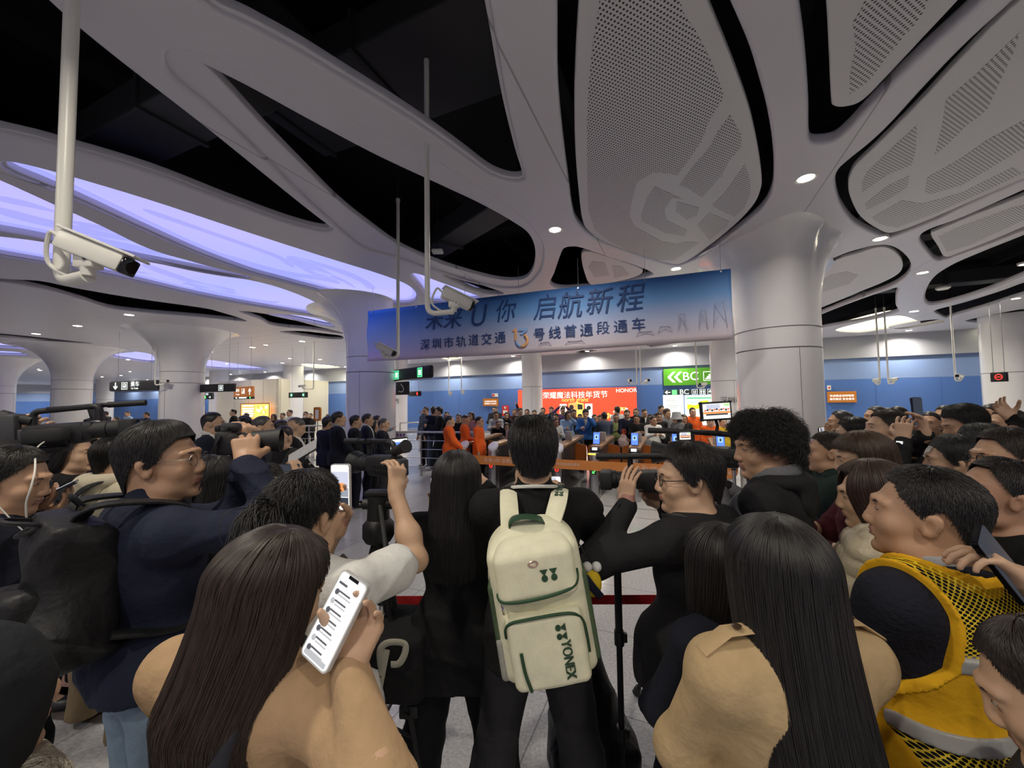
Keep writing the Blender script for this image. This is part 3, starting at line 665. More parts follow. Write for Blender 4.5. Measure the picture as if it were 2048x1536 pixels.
def skeleton(H, yaw, loc, head=(0, 0, 0), lean=0.0, arms=('down', 'down'), legs='stand', shrug=0.0, side=0.0):
    s = H/1.72; k = Sk(); k.s = s; k.H = H
    A = lambda *v: np.array(v, float)*s
    LR = rotx(-lean) @ roty(side)
    up = lambda v: (LR @ (np.array(v, float)-np.array([0, 0, 1.0]))+np.array([0, 0, 1.0]))*s
    k.hip = [A(-.09, 0, .90), A(.09, 0, .90)]
    if legs == 'walk': k.knee = [A(-.09, .14, .50), A(.10, -.04, .49)]; k.ank = [A(-.09, .20, .09), A(.11, -.34, .14)]
    elif legs == 'wide': k.knee = [A(-.16, .03, .49), A(.16, .02, .49)]; k.ank = [A(-.21, 0, .08), A(.21, -.02, .08)]
    else: k.knee = [A(-.105, .025, .49), A(.105, .02, .49)]; k.ank = [A(-.115, 0, .08), A(.115, -.02, .08)]
    k.pel = A(0, 0, .95); k.waist = up((0, .005, 1.06)); k.chest = up((0, 0, 1.25)); k.uch = up((0, -.015, 1.36)); k.nb = up((0, -.025, 1.455))
    k.sh = [up((-.172, -.02, 1.395+shrug)), up((.172, -.02, 1.395+shrug))]
    hc0 = up((0, .012, 1.587))
    k.HR = LR @ rotz(head[0]) @ rotx(head[1]) @ roty(head[2]); k.hc = hc0 + (k.HR @ np.array([0, .03, .02])-np.array([0, .03, .02]))*s*.5; k.hs = s**.4
    Rz = rotz(-yaw)
    k.el = [None]*2; k.wr = [None]*2; k.hand = [None]*2
    for i, ar in enumerate(arms):
        sx = -1 if i == 0 else 1; opt = {}
        if isinstance(ar, str): tg, pole = ARMS[ar]; tg = np.array([tg[0]*sx, tg[1], tg[2]])*s; pole = np.array([pole[0]*sx, pole[1], pole[2]])
        else:
            opt = dict(ar); tg = opt['at']
            if isinstance(tg, Vector): tg = Rz @ (np.array(tg)-np.array(loc))
            else: tg = np.array([tg[0]*sx, tg[1], tg[2]])*s
            pole = np.array(opt.get('pole', (.6, -.3, -1)), float); pole[0] *= sx
        k.el[i], k.wr[i] = ik(k.sh[i], tg, .285*s, .255*s, pole)
        fd = nrm(k.wr[i]-k.el[i])
        d = opt.get('dir'); d = fd if d is None else (nrm(Rz @ np.array(d)) if opt.get('world') else nrm(np.array([d[0]*sx, d[1], d[2]])))
        pn = opt.get('palm'); pn = np.array([-sx, .25, 0.]) if pn is None else (Rz @ np.array(pn) if opt.get('world') else np.array([pn[0]*sx, pn[1], pn[2]]))
        pn = nrm(pn-d*(pn @ d)); k.hand[i] = (d, pn, opt.get('curl', .45 if isinstance(ar, str) and ar in ('down', 'back') else .8), opt.get('thumb', .5))
    return k
def add_hand(F, k, i, fine=True):
    """palm, four jointed fingers of unequal length and a thumb that leaves the side of the palm"""
    s = k.s; w = k.wr[i]; d, pn, curl, th = k.hand[i]; sx = -1 if i == 0 else 1
    sd = np.cross(pn, d)*sx     # thumb side
    if (np.cross(d, pn) @ np.cross(d, pn)) < 1e-6: sd = np.array([sx, 0, 0.])
    kk = .008
    base = [w+d*.086*s+sd*o*s for o in (.0315, .0108, -.0100, -.0300)]
    for b, r in zip(base, (.0125, .013, .0125, .0115)): F.cap(w+d*.012*s+(b-w-d*.086*s)*.55, b, .0145*s, r*s, k=.012)
    F.cap(w-d*.02*s, w+d*.02*s, .022*s, .024*s, k=.02)
    for j, (b, L) in enumerate(zip(base, (.072, .081, .074, .058))):
        p = b; a = .25*curl; r = (.0090, .0093, .0089, .0080)[j]*s
        spread = (.16, .05, -.07, -.18)[j]
        for q, f in enumerate((.45, .31, .24)):
            a += curl*(.55, .75, .5)[q]*(1+.06*j); dd = nrm(d*math.cos(a)+pn*math.sin(a)+sd*spread*(1-.35*curl))
            e = p+dd*L*f*s; F.cap(p, e, r*(1-.08*q), r*(.93-.08*q), k=.002); p = e
    b = w+d*.028*s+sd*.026*s; p1 = b+nrm(d*.55+sd*.75+pn*(.35+.3*th))*.046*s
    p2 = p1+nrm(d*.8+sd*.25+pn*(.3+.9*th))*.034*s; p3 = p2+nrm(d*.85+sd*(.05)+pn*(.3+1.1*th))*.027*s
    F.cap(w+d*.015*s+sd*.012*s, b, .016*s, .0155*s, k=.012); F.cap(b, p1, .0155*s, .0118*s, k=.01); F.cap(p1, p2, .0112*s, .0102*s, k=.005); F.cap(p2, p3, .0102*s, .0082*s, k=.005)
def head_field(F, k, face=True, fat=1.0):
    h = k.hs; T = lambda *v: k.hc+k.HR @ (np.array(v, float)*h)
    E = lambda c, r, kk=.02, sub=False: F.ell(T(*c), np.array(r)*h, k.HR, kk, sub)
    E((0, -.014, .030), (.076, .097, .086), .03)
    E((0, .034, -.030), (.062*fat, .064, .082), .03)
    E((0, .040, -.080), (.047*fat, .046, .038), .03); E((0, .080, -.103), (.020, .016, .015), .022)
    E((0, -.045, -.03), (.058, .05, .06), .03)
    for sx in (-1, 1):
        E((sx*.042*fat, .060, -.030), (.022, .024, .022), .025); E((sx*.050*fat, .018, -.085), (.018, .028, .020), .03)
        E((sx*.0775, -.006, -.008), (.0085, .020, .032), .006); E((sx*.0835, -.014, .004), (.008, .017, .022), .006)
        E((sx*.0865, -.002, -.008), (.006, .009, .015), .006, True)
        F.cap(T(sx*.012, .092, .030), T(sx*.046, .076, .026), .010*h, .008*h, k=.016)
    if face:
        for sx in (-1, 1):
            E((sx*.031, .100, .008), (.017, .012, .010), .014, True); E((sx*.031, .080, .007), (.0125, .0115, .0115), .006)
            E((sx*.012, .101, -.036), (.009, .009, .008), .008)
        F.cap(T(0, .092, .016), T(0, .1075, -.028), .0075*h, .0105*h, k=.014)
        E((0, .095, -.0585), (.022, .009, .0055), .008); E((0, .0935, -.070), (.019, .009, .0065), .008); E((0, .105, -.0645), (.024, .008, .0016), .003, True)
        E((0, .0935, -.083), (.018, .008, .006), .012, True)
    F.cap(T(0, -.030, -.05), k.nb+np.array([0, .0, -.01])*k.s, .055*h, .060*h, k=.03)
def body_field(k, fine=True, face=True, fat=1.0, w=1.0):
    F = Field(); s = k.s
    head_field(F, k, face, fat)
    F.ell(k.uch, (.155*s*w, .085*s, .10*s), k.HR*0+np.eye(3), .05); F.ell(k.chest, (.14*s*w, .095*s, .15*s), None, .05); F.ell(k.waist, (.125*s*w, .085*s, .13*s), None, .05); F.ell(k.pel, (.132*s*w, .090*s, .11*s), None, .05)
    for i in (0, 1):
        F.cap(k.nb-np.array([0, 0, .03])*s, k.sh[i], .05*s, .05*s, k=.05); F.cap(k.sh[i], k.el[i], .050*s, .039*s, k=.035); F.cap(k.el[i], k.wr[i], .040*s, .026*s, k=.02)
        F.ell(k.el[i]*.65+k.wr[i]*.35, (.044*s,)*3, None, .03)
        add_hand(F, k, i, fine)
        F.cap(k.hip[i], k.knee[i], .076*s, .052*s, k=.04); F.cap(k.knee[i], k.ank[i], .055*s, .038*s, k=.03)
        F.ell(k.knee[i]*.68+k.ank[i]*.32-np.array([0, .02, 0])*s, (.048*s, .052*s, .10*s), None, .03)
        F.cap(k.ank[i], k.ank[i]+np.array([0, .14, -.05])*s, .036*s, .028*s, k=.02)
    return F
# ------------------------------------------------------------------ hair: parametric cap plus curtain, and loose strands
def hair_points(k, style, phi, t, grow=0.0, th=.012):
    """phi 0 = face, pi = nape; t 0..1 crown to ear level, >1 below"""
    h = k.hs; st = style; th = st.get('th', th)
    r = np.array([.077+th*st.get('side', 1), .098+th, .087+th*st.get('top', 1.1)])+grow
    c = np.array([0, -.013, .030])
    if not st.get('L'):
        e = t_end(st, phi); q = np.clip(t/np.maximum(e, .1), 0, 1.2); th2 = st.get('edge', .004)
        kf = np.clip((q-.45)/.55, 0, 1); kf = kf*kf*(3-2*kf)
        r = np.stack([r[0]+(.077+th2+grow-r[0])*kf, r[1]+(.097+th2+grow-r[1])*kf, r[2]+0*kf], 0)
    pol = np.minimum(t, 1.0 if not st.get('L') else 9)*math.pi/2
    x = r[0]*np.sin(pol)*np.sin(phi); y = r[1]*np.sin(pol)*np.cos(phi); z = r[2]*np.cos(pol)
    if not st.get('L'):
        u = np.clip(t-1, 0, None); f = 1-.45*u**1.6; x = x*f; y = y*f; z = z-.20*u
    if st.get('L'):
        L = st['L']; u = np.clip(t-1, 0, None)
        ex = r[0]*np.sin(phi)*(1+st.get('wide', .15)*np.minimum(u, 1)); ey = r[1]*np.cos(phi)*(1-.25*np.minimum(u, 1))-st.get('backset', .06)*np.minimum(u*1.6, 1)**1.3
        tap = 1-st.get('taper', .25)*np.clip(u-.5, 0, 1)
        lo = t > 1
        x = np.where(lo, ex*tap, x); y = np.where(lo, ey, y); z = np.where(lo, -u*L, z)
        x = x + st.get('sway', 0)*np.where(lo, u**1.5, 0)
    # flatten toward centre parting
    if st.get('part'): z = z - .006*np.exp(-(x/.012)**2)*(np.sin(pol) < .95)
    if st.get('L'):
        lo = t > 1; a = np.minimum(t, 1.0)*math.pi/2
        x1 = np.where(lo, r[0]*np.sin(phi), x); y1 = np.where(lo, r[1]*np.cos(phi), y); z1 = np.where(lo, 0*z, z)
        p = np.stack([x1+c[0], y1+c[1], z1+c[2]], -1)*h; d = np.stack([x-x1, y-y1, z-z1], -1)*h
        R2 = rotz(math.atan2(k.HR[1, 0], k.HR[0, 0]))
        return k.hc+p @ k.HR.T+d @ R2.T
    p = np.stack([x+c[0], y+c[1], z+c[2]], -1)*h
    return k.hc+p @ k.HR.T
def t_end(style, phi):
    """where the hair stops, by angle from the face"""
    a = np.abs((phi+math.pi) % (2*math.pi)-math.pi); st = style
    f, sd, nb = st.get('front', .56), st.get('sideend', 1.08), st.get('nape', 1.50)
    L = st.get('L')
    e = np.interp(np.degrees(a), [0, 38, 58, 70, 82, 92, 104, 122, 145, 180], [f, f+.02, st.get('temple', .84), sd-.02, sd+.12, sd-.02, sd, sd+.22, nb-.04, nb])
    if L: e = np.where(np.degrees(a) > st.get('open', 62), 2.0, e)
    return e
def build_hair(k, style, m, parent, strands=0, name='hair', seed=1):
    rg = np.random.default_rng(seed)
    NP = 72 if strands else 40; NT = 26 if style.get('L') else 14
    if not strands: NT = max(9, NT//2)
    ph = np.linspace(0, 2*math.pi, NP, endpoint=False)
    te = t_end(style, ph)
    rag = style.get('rag', .04); te = te*(1+rag*rg.uniform(-1, .3, NP)*(te > 1))
    T = np.linspace(0, 1, NT)[:, None]**.9*te[None, :]
    PHI = ph[None, :].repeat(NT, 0)
    out = hair_points(k, style, PHI, T, -.002); inn = hair_points(k, style, PHI, T, -.012 if not style.get('L') else -.024)
    if style.get('bump'):
        nz = style['bump']*(np.sin(PHI*9+3*T)*np.sin(T*11+2*np.sin(PHI*4))+.6*np.sin(PHI*17+T*23)); 
        ctr = k.hc; v = out-ctr; out = out+v/np.linalg.norm(v, axis=-1, keepdims=True)*nz[..., None]
    V = np.concatenate([out.reshape(-1, 3), inn.reshape(-1, 3)]); N = NT*NP; Fc = []
    for i in range(NT-1):
        for j in range(NP):
            a, b, c, d = i*NP+j, i*NP+(j+1) % NP, (i+1)*NP+(j+1) % NP, (i+1)*NP+j
            Fc.append((a, d, c, b)); Fc.append((N+a, N+b, N+c, N+d))
    for j in range(NP):
        a, b = (NT-1)*NP+j, (NT-1)*NP+(j+1) % NP; Fc.append((a, N+a, N+b, b))
    me = bpy.data.meshes.new(name); me.from_pydata(V.tolist(), [], Fc); me.update()
    o = new_obj(name, me, parent, m)
    if strands:
        n = strands; L = style.get('L'); K = 12 if L else 6
        p0 = rg.uniform(0, 2*math.pi, n); e = t_end(style, p0)
        if L: t0 = rg.uniform(0, .8, n)*np.minimum(e, 1.2); t1 = e*rg.uniform(.86, 1.05, n); t1 = np.where(e < 1.5, np.minimum(t1, e*1.02), t1)
        else:
            ln = style.get('len', .045)/(.1*math.pi/2); t0 = np.sqrt(rg.uniform(0, 1, n))*e*.98; t1 = t0+ln*rg.uniform(.6, 1.2, n)
            if not style.get('free'): t1 = np.minimum(t1, e+.05-.06*np.exp(-((np.degrees(np.abs((p0+math.pi) % (2*math.pi)-math.pi))-93)/14)**2))
        u = np.linspace(0, 1, K)[None, :]
        tt = t0[:, None]+(t1-t0)[:, None]*u
        pp = p0[:, None]+style.get('twist', .05)*rg.normal(0, 1, n)[:, None]*u
        lift = style.get('lift', .006)*rg.uniform(.1, 1, n)[:, None]*u
        if L: lift = rg.uniform(-.004, .006, n)[:, None]+rg.uniform(0, .004, n)[:, None]*u*2
        q = hair_points(k, style, pp, tt, 0)
        v = q-k.hc; 
        if L: v[..., 2] *= .15
        v /= np.linalg.norm(v, axis=-1, keepdims=True)+1e-9
        q = q+v*lift[..., None]
        if style.get('curl'):
            f1 = rg.uniform(0, 6.28, (n, 3)); amp = style['curl']
            for ax_ in range(3): q[..., ax_] += amp*u*np.sin(f1[:, ax_][:, None]+u*style.get('curlf', 7))
        hc = bpy.data.hair_curves.new(name+'_strands'); hc.add_curves([K]*n)
        hc.attributes['position'].data.foreach_set('vector', q.reshape(-1).astype(np.float32))
        ra = hc.attributes.get('radius') or hc.attributes.new('radius', 'FLOAT', 'POINT')
        rad = np.broadcast_to(style.get('rad', .0011)*(1-.75*u**2), (n, K)); ra.data.foreach_set('value', np.ascontiguousarray(rad, np.float32).ravel())
        ho = bpy.data.objects.new(name+'_strands', hc); COL.objects.link(ho); ho.parent = o; hc.materials.append(m)
    return o
HS = dict(
 short=dict(front=.58, th=.016, len=.030, nape=1.50, side=.7, lift=.006, sideend=1.0),
 crew=dict(front=.60, th=.009, len=.014, nape=1.46, side=.5, lift=.005, sideend=.97, edge=.002),
 medium=dict(front=.66, th=.024, len=.055, nape=1.52, side=.85, lift=.007, sideend=1.06, top=1.15, edge=.008),
 fluffy=dict(front=.68, th=.028, len=.05, nape=1.50, side=.85, lift=.014, sideend=1.04, top=1.2, bump=.004, edge=.008),
 curly=dict(front=.70, th=.030, len=.05, nape=1.46, side=.95, lift=.032, sideend=1.06, top=1.2, bump=.010, curl=.012, twist=.3, rag=.1, edge=.016),
 bob=dict(front=.62, th=.020, L=.17, nape=1.6, wide=.1, backset=.0, taper=0, open=58),
 long=dict(front=.54, th=.018, L=.42, wide=.12, backset=.055, taper=.2, open=66, part=1),
 xlong=dict(front=.50, th=.018, L=.55, wide=.20, backset=.075, taper=.15, open=68, part=1),
 bald=dict(front=.98, th=.003, len=.006, nape=1.45, side=.3, temple=1.0, sideend=1.0, lift=.002, edge=.001),
 tied=dict(front=.56, th=.014, len=.05, nape=1.50, side=.8, lift=.003, sideend=1.02),
)
# ------------------------------------------------------------------ clothes
def fabric(name, col, bump=.25, bscale=38, rough=.85, sheen=.0, noise=.06): return mat(name, col, rough, bump=bump, bscale=bscale, sheen=sheen, noise=noise, nscale=25, spec=.25)
def top_field(k, hem=.88, sleeve=1.0, puff=.022, w=1.0, flare=0.0, collar=.0, arms=(1, 1), belly=0.0):
    F = Field(); s = k.s; e = puff
    F.ell(k.uch+np.array([0, -.005, 0]), (.152*s*w+e, .092*s+e, .105*s+e*.6), None, .05); F.ell(k.chest, (.142*s*w+e, .102*s+e, .16*s), None, .05)
    F.ell(k.waist+np.array([0, belly*.4, 0]), (.140*s*w+e+belly*.3, .098*s+e+belly, .15*s), None, .06)
    z0 = hem*s; cx = k.pel*.7+k.waist*.3
    bot = np.array([k.pel[0], k.pel[1], z0-.10*s])
    hh = (cx[2]-bot[2])/2; F.box((cx+bot)/2, np.array((.085*s*w+flare*.6, .045*s+flare*.5, hh)), .082*s+e, None, .07)
    for i in (0, 1):
        F.cap(k.nb-np.array([0, 0, .025])*s, k.sh[i],     .046*s+e*.5, .048*s+e*.8, k=.045)
        if not arms[i]: continue
        a, b, c = k.sh[i], k.el[i], k.wr[i]
        if sleeve >= 1.0: F.cap(a, b, .050*s+e*.5, .042*s+e*.5, k=.04); F.cap(b, c-(c-b)*.02, .044*s+e*.5, .031*s+e*.4, k=.045)
        elif sleeve > 0:
            F.cap(a, a+(b-a)*sleeve, .052*s+e*.5, .056*s+e*.6, k=.03)
    if collar:
        F.cap(k.nb+np.array([0, 0, .0]), k.nb+np.array([0, .012, collar]), .068*s, .064*s, k=.02)
    F.post.append(lambda G, X, Y, Z: np.maximum(G, (z0-Z).astype(np.float32)))
    return F
def pants_field(k, puff=.012, w=1.0, top=.98, legw=1.0, zmin=.05):
    F = Field(); s = k.s; e = puff
    F.ell(k.pel, (.140*s*w+e, .098*s+e, .12*s), None, .04)
    for i in (0, 1):
        F.cap(k.hip[i], k.knee[i], (.082*s+e)*legw, (.062*s+e)*legw, k=.03); F.cap(k.knee[i], k.ank[i]+np.array([0, 0, -.03])*s, (.066*s+e)*legw, (.054*s+e)*legw, k=.03); F.ell(k.knee[i]*.68+k.ank[i]*.32-np.array([0, .02, 0])*s, (.062*s+e, .066*s+e, .13*s), None, .04)
    F.post.append(lambda G, X, Y, Z: np.maximum(np.maximum(G, (Z-(top+.03)*s).astype(np.float32)), (zmin-Z).astype(np.float32)))
    return F
def shoe_mesh(k, i, yaw2=0, vox=.012):
    F = Field(); s = k.s; a = k.ank[i]; z = max(a[2]-.08*s, 0)
    F.ell((a[0], a[1]+.02*s, z+.055*s), (.043*s, .065*s, .052*s), None, .02); F.ell((a[0], a[1]+.11*s, z+.038*s), (.046*s, .09*s, .036*s), None, .02)
    F.post.append(lambda G, X, Y, Z: np.maximum(G, (z+.006-Z).astype(np.float32)))
    return mesh_field(F, vox, 'shoe')[0]
def inflate(F, m, amt):
    F.post.insert(0, lambda G, X, Y, Z: G-np.float32(amt)); return F
M_GLASSF = mat('spectacle frame', (.02, .02, .022), .3); M_WIRE = mat('thin metal frame', (.45, .42, .40), .25, metal=1)
M_LENS = mat('spectacle lens', (.9, .92, .95), .03)
def glasses(k, parent, wire=False):
    h = k.hs; T = lambda x, y, z: Vector(k.hc+k.HR @ (np.array([x, y, z])*h))
    bm = bmesh.new()
    for sx in (-1, 1):
        add_tube(bm, [T(sx*.033+.021*math.cos(a), .104-.004*abs(math.cos(a)), .003+.0185*math.sin(a)) for a in np.linspace(0, 2*math.pi, 17)[:-1]], .0012 if wire else .002, 6, closed=True)
        add_tube(bm, [T(sx*.055, .100, .008), T(sx*.074, .075, .010), T(sx*.082, -.004, .012), T(sx*.081, -.022, -.004)], .0012 if wire else .0019, 6)
    add_tube(bm, [T(-.012, .107, .006), T(0, .110, .009), T(.012, .107, .006)], .0012, 6)
    return from_bm('glasses', bm, M_WIRE if wire else M_GLASSF, parent, True)
SHOE_B = mat('black shoe', (.015, .015, .016), .4); SHOE_W = mat('white trainer', (.6, .6, .6), .5); SHOE_BR = mat('brown shoe', (.10, .05, .03), .45)
PERSONS = []
def person(label, px, ptop, Y, yaw=0.0, hair='short', hm=None, skin=0, top=None, bottom=None, shoes=None, head=(0, 0, 0), lean=0.0, arms=('down', 'down'), legs='stand', H=None,
           vox=None, strands=None, specs=None, fat=1.0, w=1.0, hem=.90, sleeve=1.0, puff=.020, collar=.0, flare=0.0, topname='jacket', extra=None, group=None, face=True, hairkw=None, side=0.0, shrug=0.0, belly=0.0, wob=None, legw=1.0, dz=0.0, yawpx=True):
    """px, ptop: where the top of the head shows; Y: distance; yaw: degrees, 0 faces away from the camera, + turns left"""
    top3 = P(px, ptop, Y); 
    if H is None: H = top3.z
    H = float(H); ya = math.radians(yaw)
    loc = Vector((top3.x, Y, 0))
    fwd = Vector((-math.sin(ya), math.cos(ya), 0))
    loc = loc - fwd*(.012*H/1.72+ (math.sin(lean)*.62*H/1.72)) - Vector((math.cos(ya), math.sin(ya), 0))*math.sin(side)*.60*H/1.72
    near = Y < 2.6
    if vox is None: vox = .0052 if Y < 1.8 else .0068 if Y < 2.6 else .0115 if Y < 7.5 else .0135
    hd = (math.radians(head[0]), math.radians(head[1]), math.radians(head[2]))
    k = skeleton(H-.0, ya, loc, hd, lean, arms, legs, shrug, side)
    k.loc = loc; k.yaw = ya
    t = thing('person', label, 'person', loc, ya, group)
    F = body_field(k, near, face, fat, w)
    me, V, Q = mesh_field(F, vox, 'body')
    o = new_obj('body', me, t, [SKINS[skin], M_LIP, M_BROW, M_EYEW])
    if face and Y < 5.6:
        hh = k.hs; Tn = lambda x, y, z: Vector(k.hc+k.HR @ (np.array([x, y, z])*hh)); MR = Matrix(k.HR.tolist()).to_4x4()
        for sx in (-1, 1):
            bm = bmesh.new(); add_tube(bm, [Tn(sx*.014, .0965, .0245), Tn(sx*.030, .0935, .0285), Tn(sx*.047, .080, .0250)], [.0026*hh, .0030*hh, .0014*hh], 6); from_bm('eyebrow', bm, M_BROW, t, True)
            bm = bmesh.new(); M_ = MR.copy(); M_.translation = Tn(sx*.031, .0888, .0070); add_sph(bm, (0, 0, 0), 1, (.0115*hh, .0042*hh, .0036*hh), M_, 0, 14, 8); add_sph(bm, (0, .0008*hh, 0), 1, (.0046*hh, .0040*hh, .0039*hh), M_, 1, 10, 8); from_bm('eye', bm, [M_EYEB, M_EYEW], t, True)
        C = V[Q].mean(1); q = ((C-k.hc) @ k.HR)/k.hs; mi = np.zeros(len(Q), np.int32)
        mi[(np.abs(q[:, 0]) < .021) & (q[:, 2] > -.075) & (q[:, 2] < -.054) & (q[:, 1] > .088)] = 1
        me.polygons.foreach_set('material_index', mi)
    elif face:
        C = V[Q].mean(1); q = ((C-k.hc) @ k.HR)/k.hs; mi = np.zeros(len(Q), np.int32); fr = q[:, 1] > .07
        ax = np.abs(q[:, 0])
        mi[fr & (ax < .022) & (q[:, 2] > -.077) & (q[:, 2] < -.053) & (q[:, 1] > .086)] = 1
        mi[fr & (ax > .013) & (ax < .050) & (q[:, 2] > .022) & (q[:, 2] < .032)] = 2
        mi[(q[:, 1] > .066) & (ax > .019) & (ax < .043) & (q[:, 2] > .000) & (q[:, 2] < .013)] = 3
        me.polygons.foreach_set('material_index', mi)
    st = dict(HS[hair]); st.update(hairkw or {})
    if strands is None: strands = 5000 if Y < 2.0 else 2500 if Y < 2.6 else 0
    if hair != 'none': build_hair(k, st, hm or H_BLACK, t, strands, seed=len(PERSONS)+3)
    if top is not None:
        F = top_field(k, hem, sleeve, puff, w, flare, collar, belly=belly)
        wb = (.0052 if near else .0 if Y > 5 else .004) if wob is None else wob
        me, _, _ = mesh_field(F, max(vox, .0072), topname, wob=wb, wfreq=25)
        new_obj(topname, me, t, top)
    if bottom is not None:
        me, _, _ = mesh_field(pants_field(k, w=w, legw=legw), max(vox, .011), 'trousers', wob=.002 if near else 0, wfreq=20); new_obj('trousers', me, t, bottom)
        for i in (0, 1): new_obj('shoe', shoe_mesh(k, i), t, shoes or SHOE_B)
    if specs: glasses(k, t, specs == 'wire')
    k.t = t; k.top = top3
    if extra: extra(k, t)
    PERSONS.append(k); return k
def wpt(k, v): return Vector(rotz(k.yaw) @ np.array(v, float))+k.loc
# ================================================================== HELD AND WORN THINGS
M_PHONEB = mat('phone back glass', (.02, .022, .028), .2); M_PHONEW = mat('clear phone case', (.55, .55, .54), .25); M_GLS = mat('black glass', (.006, .006, .008), .08)
M_RUB = mat('black rubber', (.016, .016, .017), .6); M_CAMB = mat('camera body black', (.013, .013, .014), .45, bump=.15, bscale=300); M_GREYPL = mat('dark grey plastic', (.05, .05, .055), .4)
M_CHROME = mat('polished chrome', (.75, .75, .76), .1, metal=1.0); M_REDB = mat('red mark', (.6, .03, .02), .5)
def screen_mat(name, col, e=1.0): return mat(name, (.02, .02, .02), .2, emit=col, estr=e)
SC_W = screen_mat('screen white', (.86, .86, .84), .85); SC_B = screen_mat('screen blue', (.10, .22, .95), 1.1); SC_O = screen_mat('screen orange', (.95, .30, .08), .9); SC_G = screen_mat('screen grey', (.35, .38, .45), .7); SC_D = screen_mat('screen dark', (.05, .06, .08), .5); SC_SKIN = screen_mat('screen pale', (.6, .62, .75), .8)
def arm(C, d, n, curl=.8, pole=(.7, -.3, -.8), thumb=.5): return dict(at=Vector(C), dir=tuple(d), palm=tuple(n), world=True, curl=curl, pole=pole, thumb=thumb)
def grip(C, ns, up, side=0.0, curl=.45, pole=(.7, -.3, -.8)):
    """wrist pose for a hand that holds a phone at C from below/behind; ns = screen normal, up = phone's long axis"""
    C = Vector(C); ns = Vector(ns).normalized(); up = Vector(up).normalized()
    return arm(C-up*.115-ns*.024, up, ns, curl, pole, .9)
def phone(C, ns, up, label, w=.075, h=.155, back=None, scr=None, picture=True, chat=False, cat='phone', group=None):
    C = Vector(C); ns = Vector(ns).normalized(); up = Vector(up).normalized()
    x = up.cross(ns).normalized(); up = ns.cross(x).normalized()
    t = thing('phone', label, cat, C, group=group)
    M = Matrix((x, -ns, up)).transposed().to_4x4()         # local y points away from the screen side
    def rr(w_, h_, r=.010, n=6):
        o = []
        for cx, cz, a0 in ((w_/2-r, h_/2-r, 0), (-w_/2+r, h_/2-r, 90), (-w_/2+r, -h_/2+r, 180), (w_/2-r, -h_/2+r, 270)):
            o += [(cx+r*math.cos(math.radians(a0+90*k/n)), cz+r*math.sin(math.radians(a0+90*k/n))) for k in range(n+1)]
        return o
    bm = bmesh.new(); poly_slab(bm, rr(w, h), M, -.004, .005); from_bm('case', bm, back or M_PHONEB, t)
    bm = bmesh.new(); poly_slab(bm, rr(w-.006, h-.006, .008), M, -.0046, -.003); s = from_bm('screen', bm, scr or SC_W, t)
    if chat:
        bm = bmesh.new()
        for i in range(7):
            z = h/2-.038-i*.0165
            poly_slab(bm, disc_pts(-w/2+.014, z, .0052, 12), M, -.0050, -.0044, i % 2); add_box(bm, (-.004, -.0048, z+.003), (.030+.006*((i*3) % 3), .0006, .0028), M, mi=0); add_box(bm, (-.002, -.0048, z-.003), (.036-.007*(i % 2), .0006, .002), M, mi=1)
        add_box(bm, (-.018, -.0048, h/2-.022), (.022, .0006, .004), M, mi=0); add_box(bm, (0, -.0048, h/2-.006), (.026, .0006, .006), M, mi=2)
        add_box(bm, (0, -.0048, -h/2+.010), (.058, .0006, .008), M, mi=1)
        from_bm('chat_rows', bm, [screen_mat('chat text', (.12, .12, .14), .6), screen_mat('chat grey', (.55, .56, .58), .7), M_GLS], s)
    elif picture:
        bm = bmesh.new(); a, b = w/2-.006, h/2-.02
        add_box(bm, (0, -.0048, b*.45), (a*2, .0006, b*.9), M, mi=0); add_box(bm, (0, -.0048, -b*.3), (a*2, .0006, b*.5), M, mi=1); add_box(bm, (.2*a, -.0050, 0), (a*.5, .0006, b*.5), M, mi=2); add_box(bm, (0, -.0048, -b*.8), (a*2, .0006, b*.4), M, mi=3)
        from_bm('live_picture', bm, [SC_SKIN, SC_G, SC_O, SC_D], s)
    bm = bmesh.new(); add_box(bm, (-w/2+.02, .0065, h/2-.022), (.030, .004, .032), M, .004)
    for dx, dz in ((-.007, .007), (.007, .007), (-.007, -.007)): add_cyl(bm, M @ Vector((-w/2+.02+dx, .008, h/2-.022+dz)), M @ Vector((-w/2+.02+dx, .0105, h/2-.022+dz)), .0055, seg=12, mi=1)
    from_bm('camera_bump', bm, [M_PHONEB, M_GLS], t)
    return t
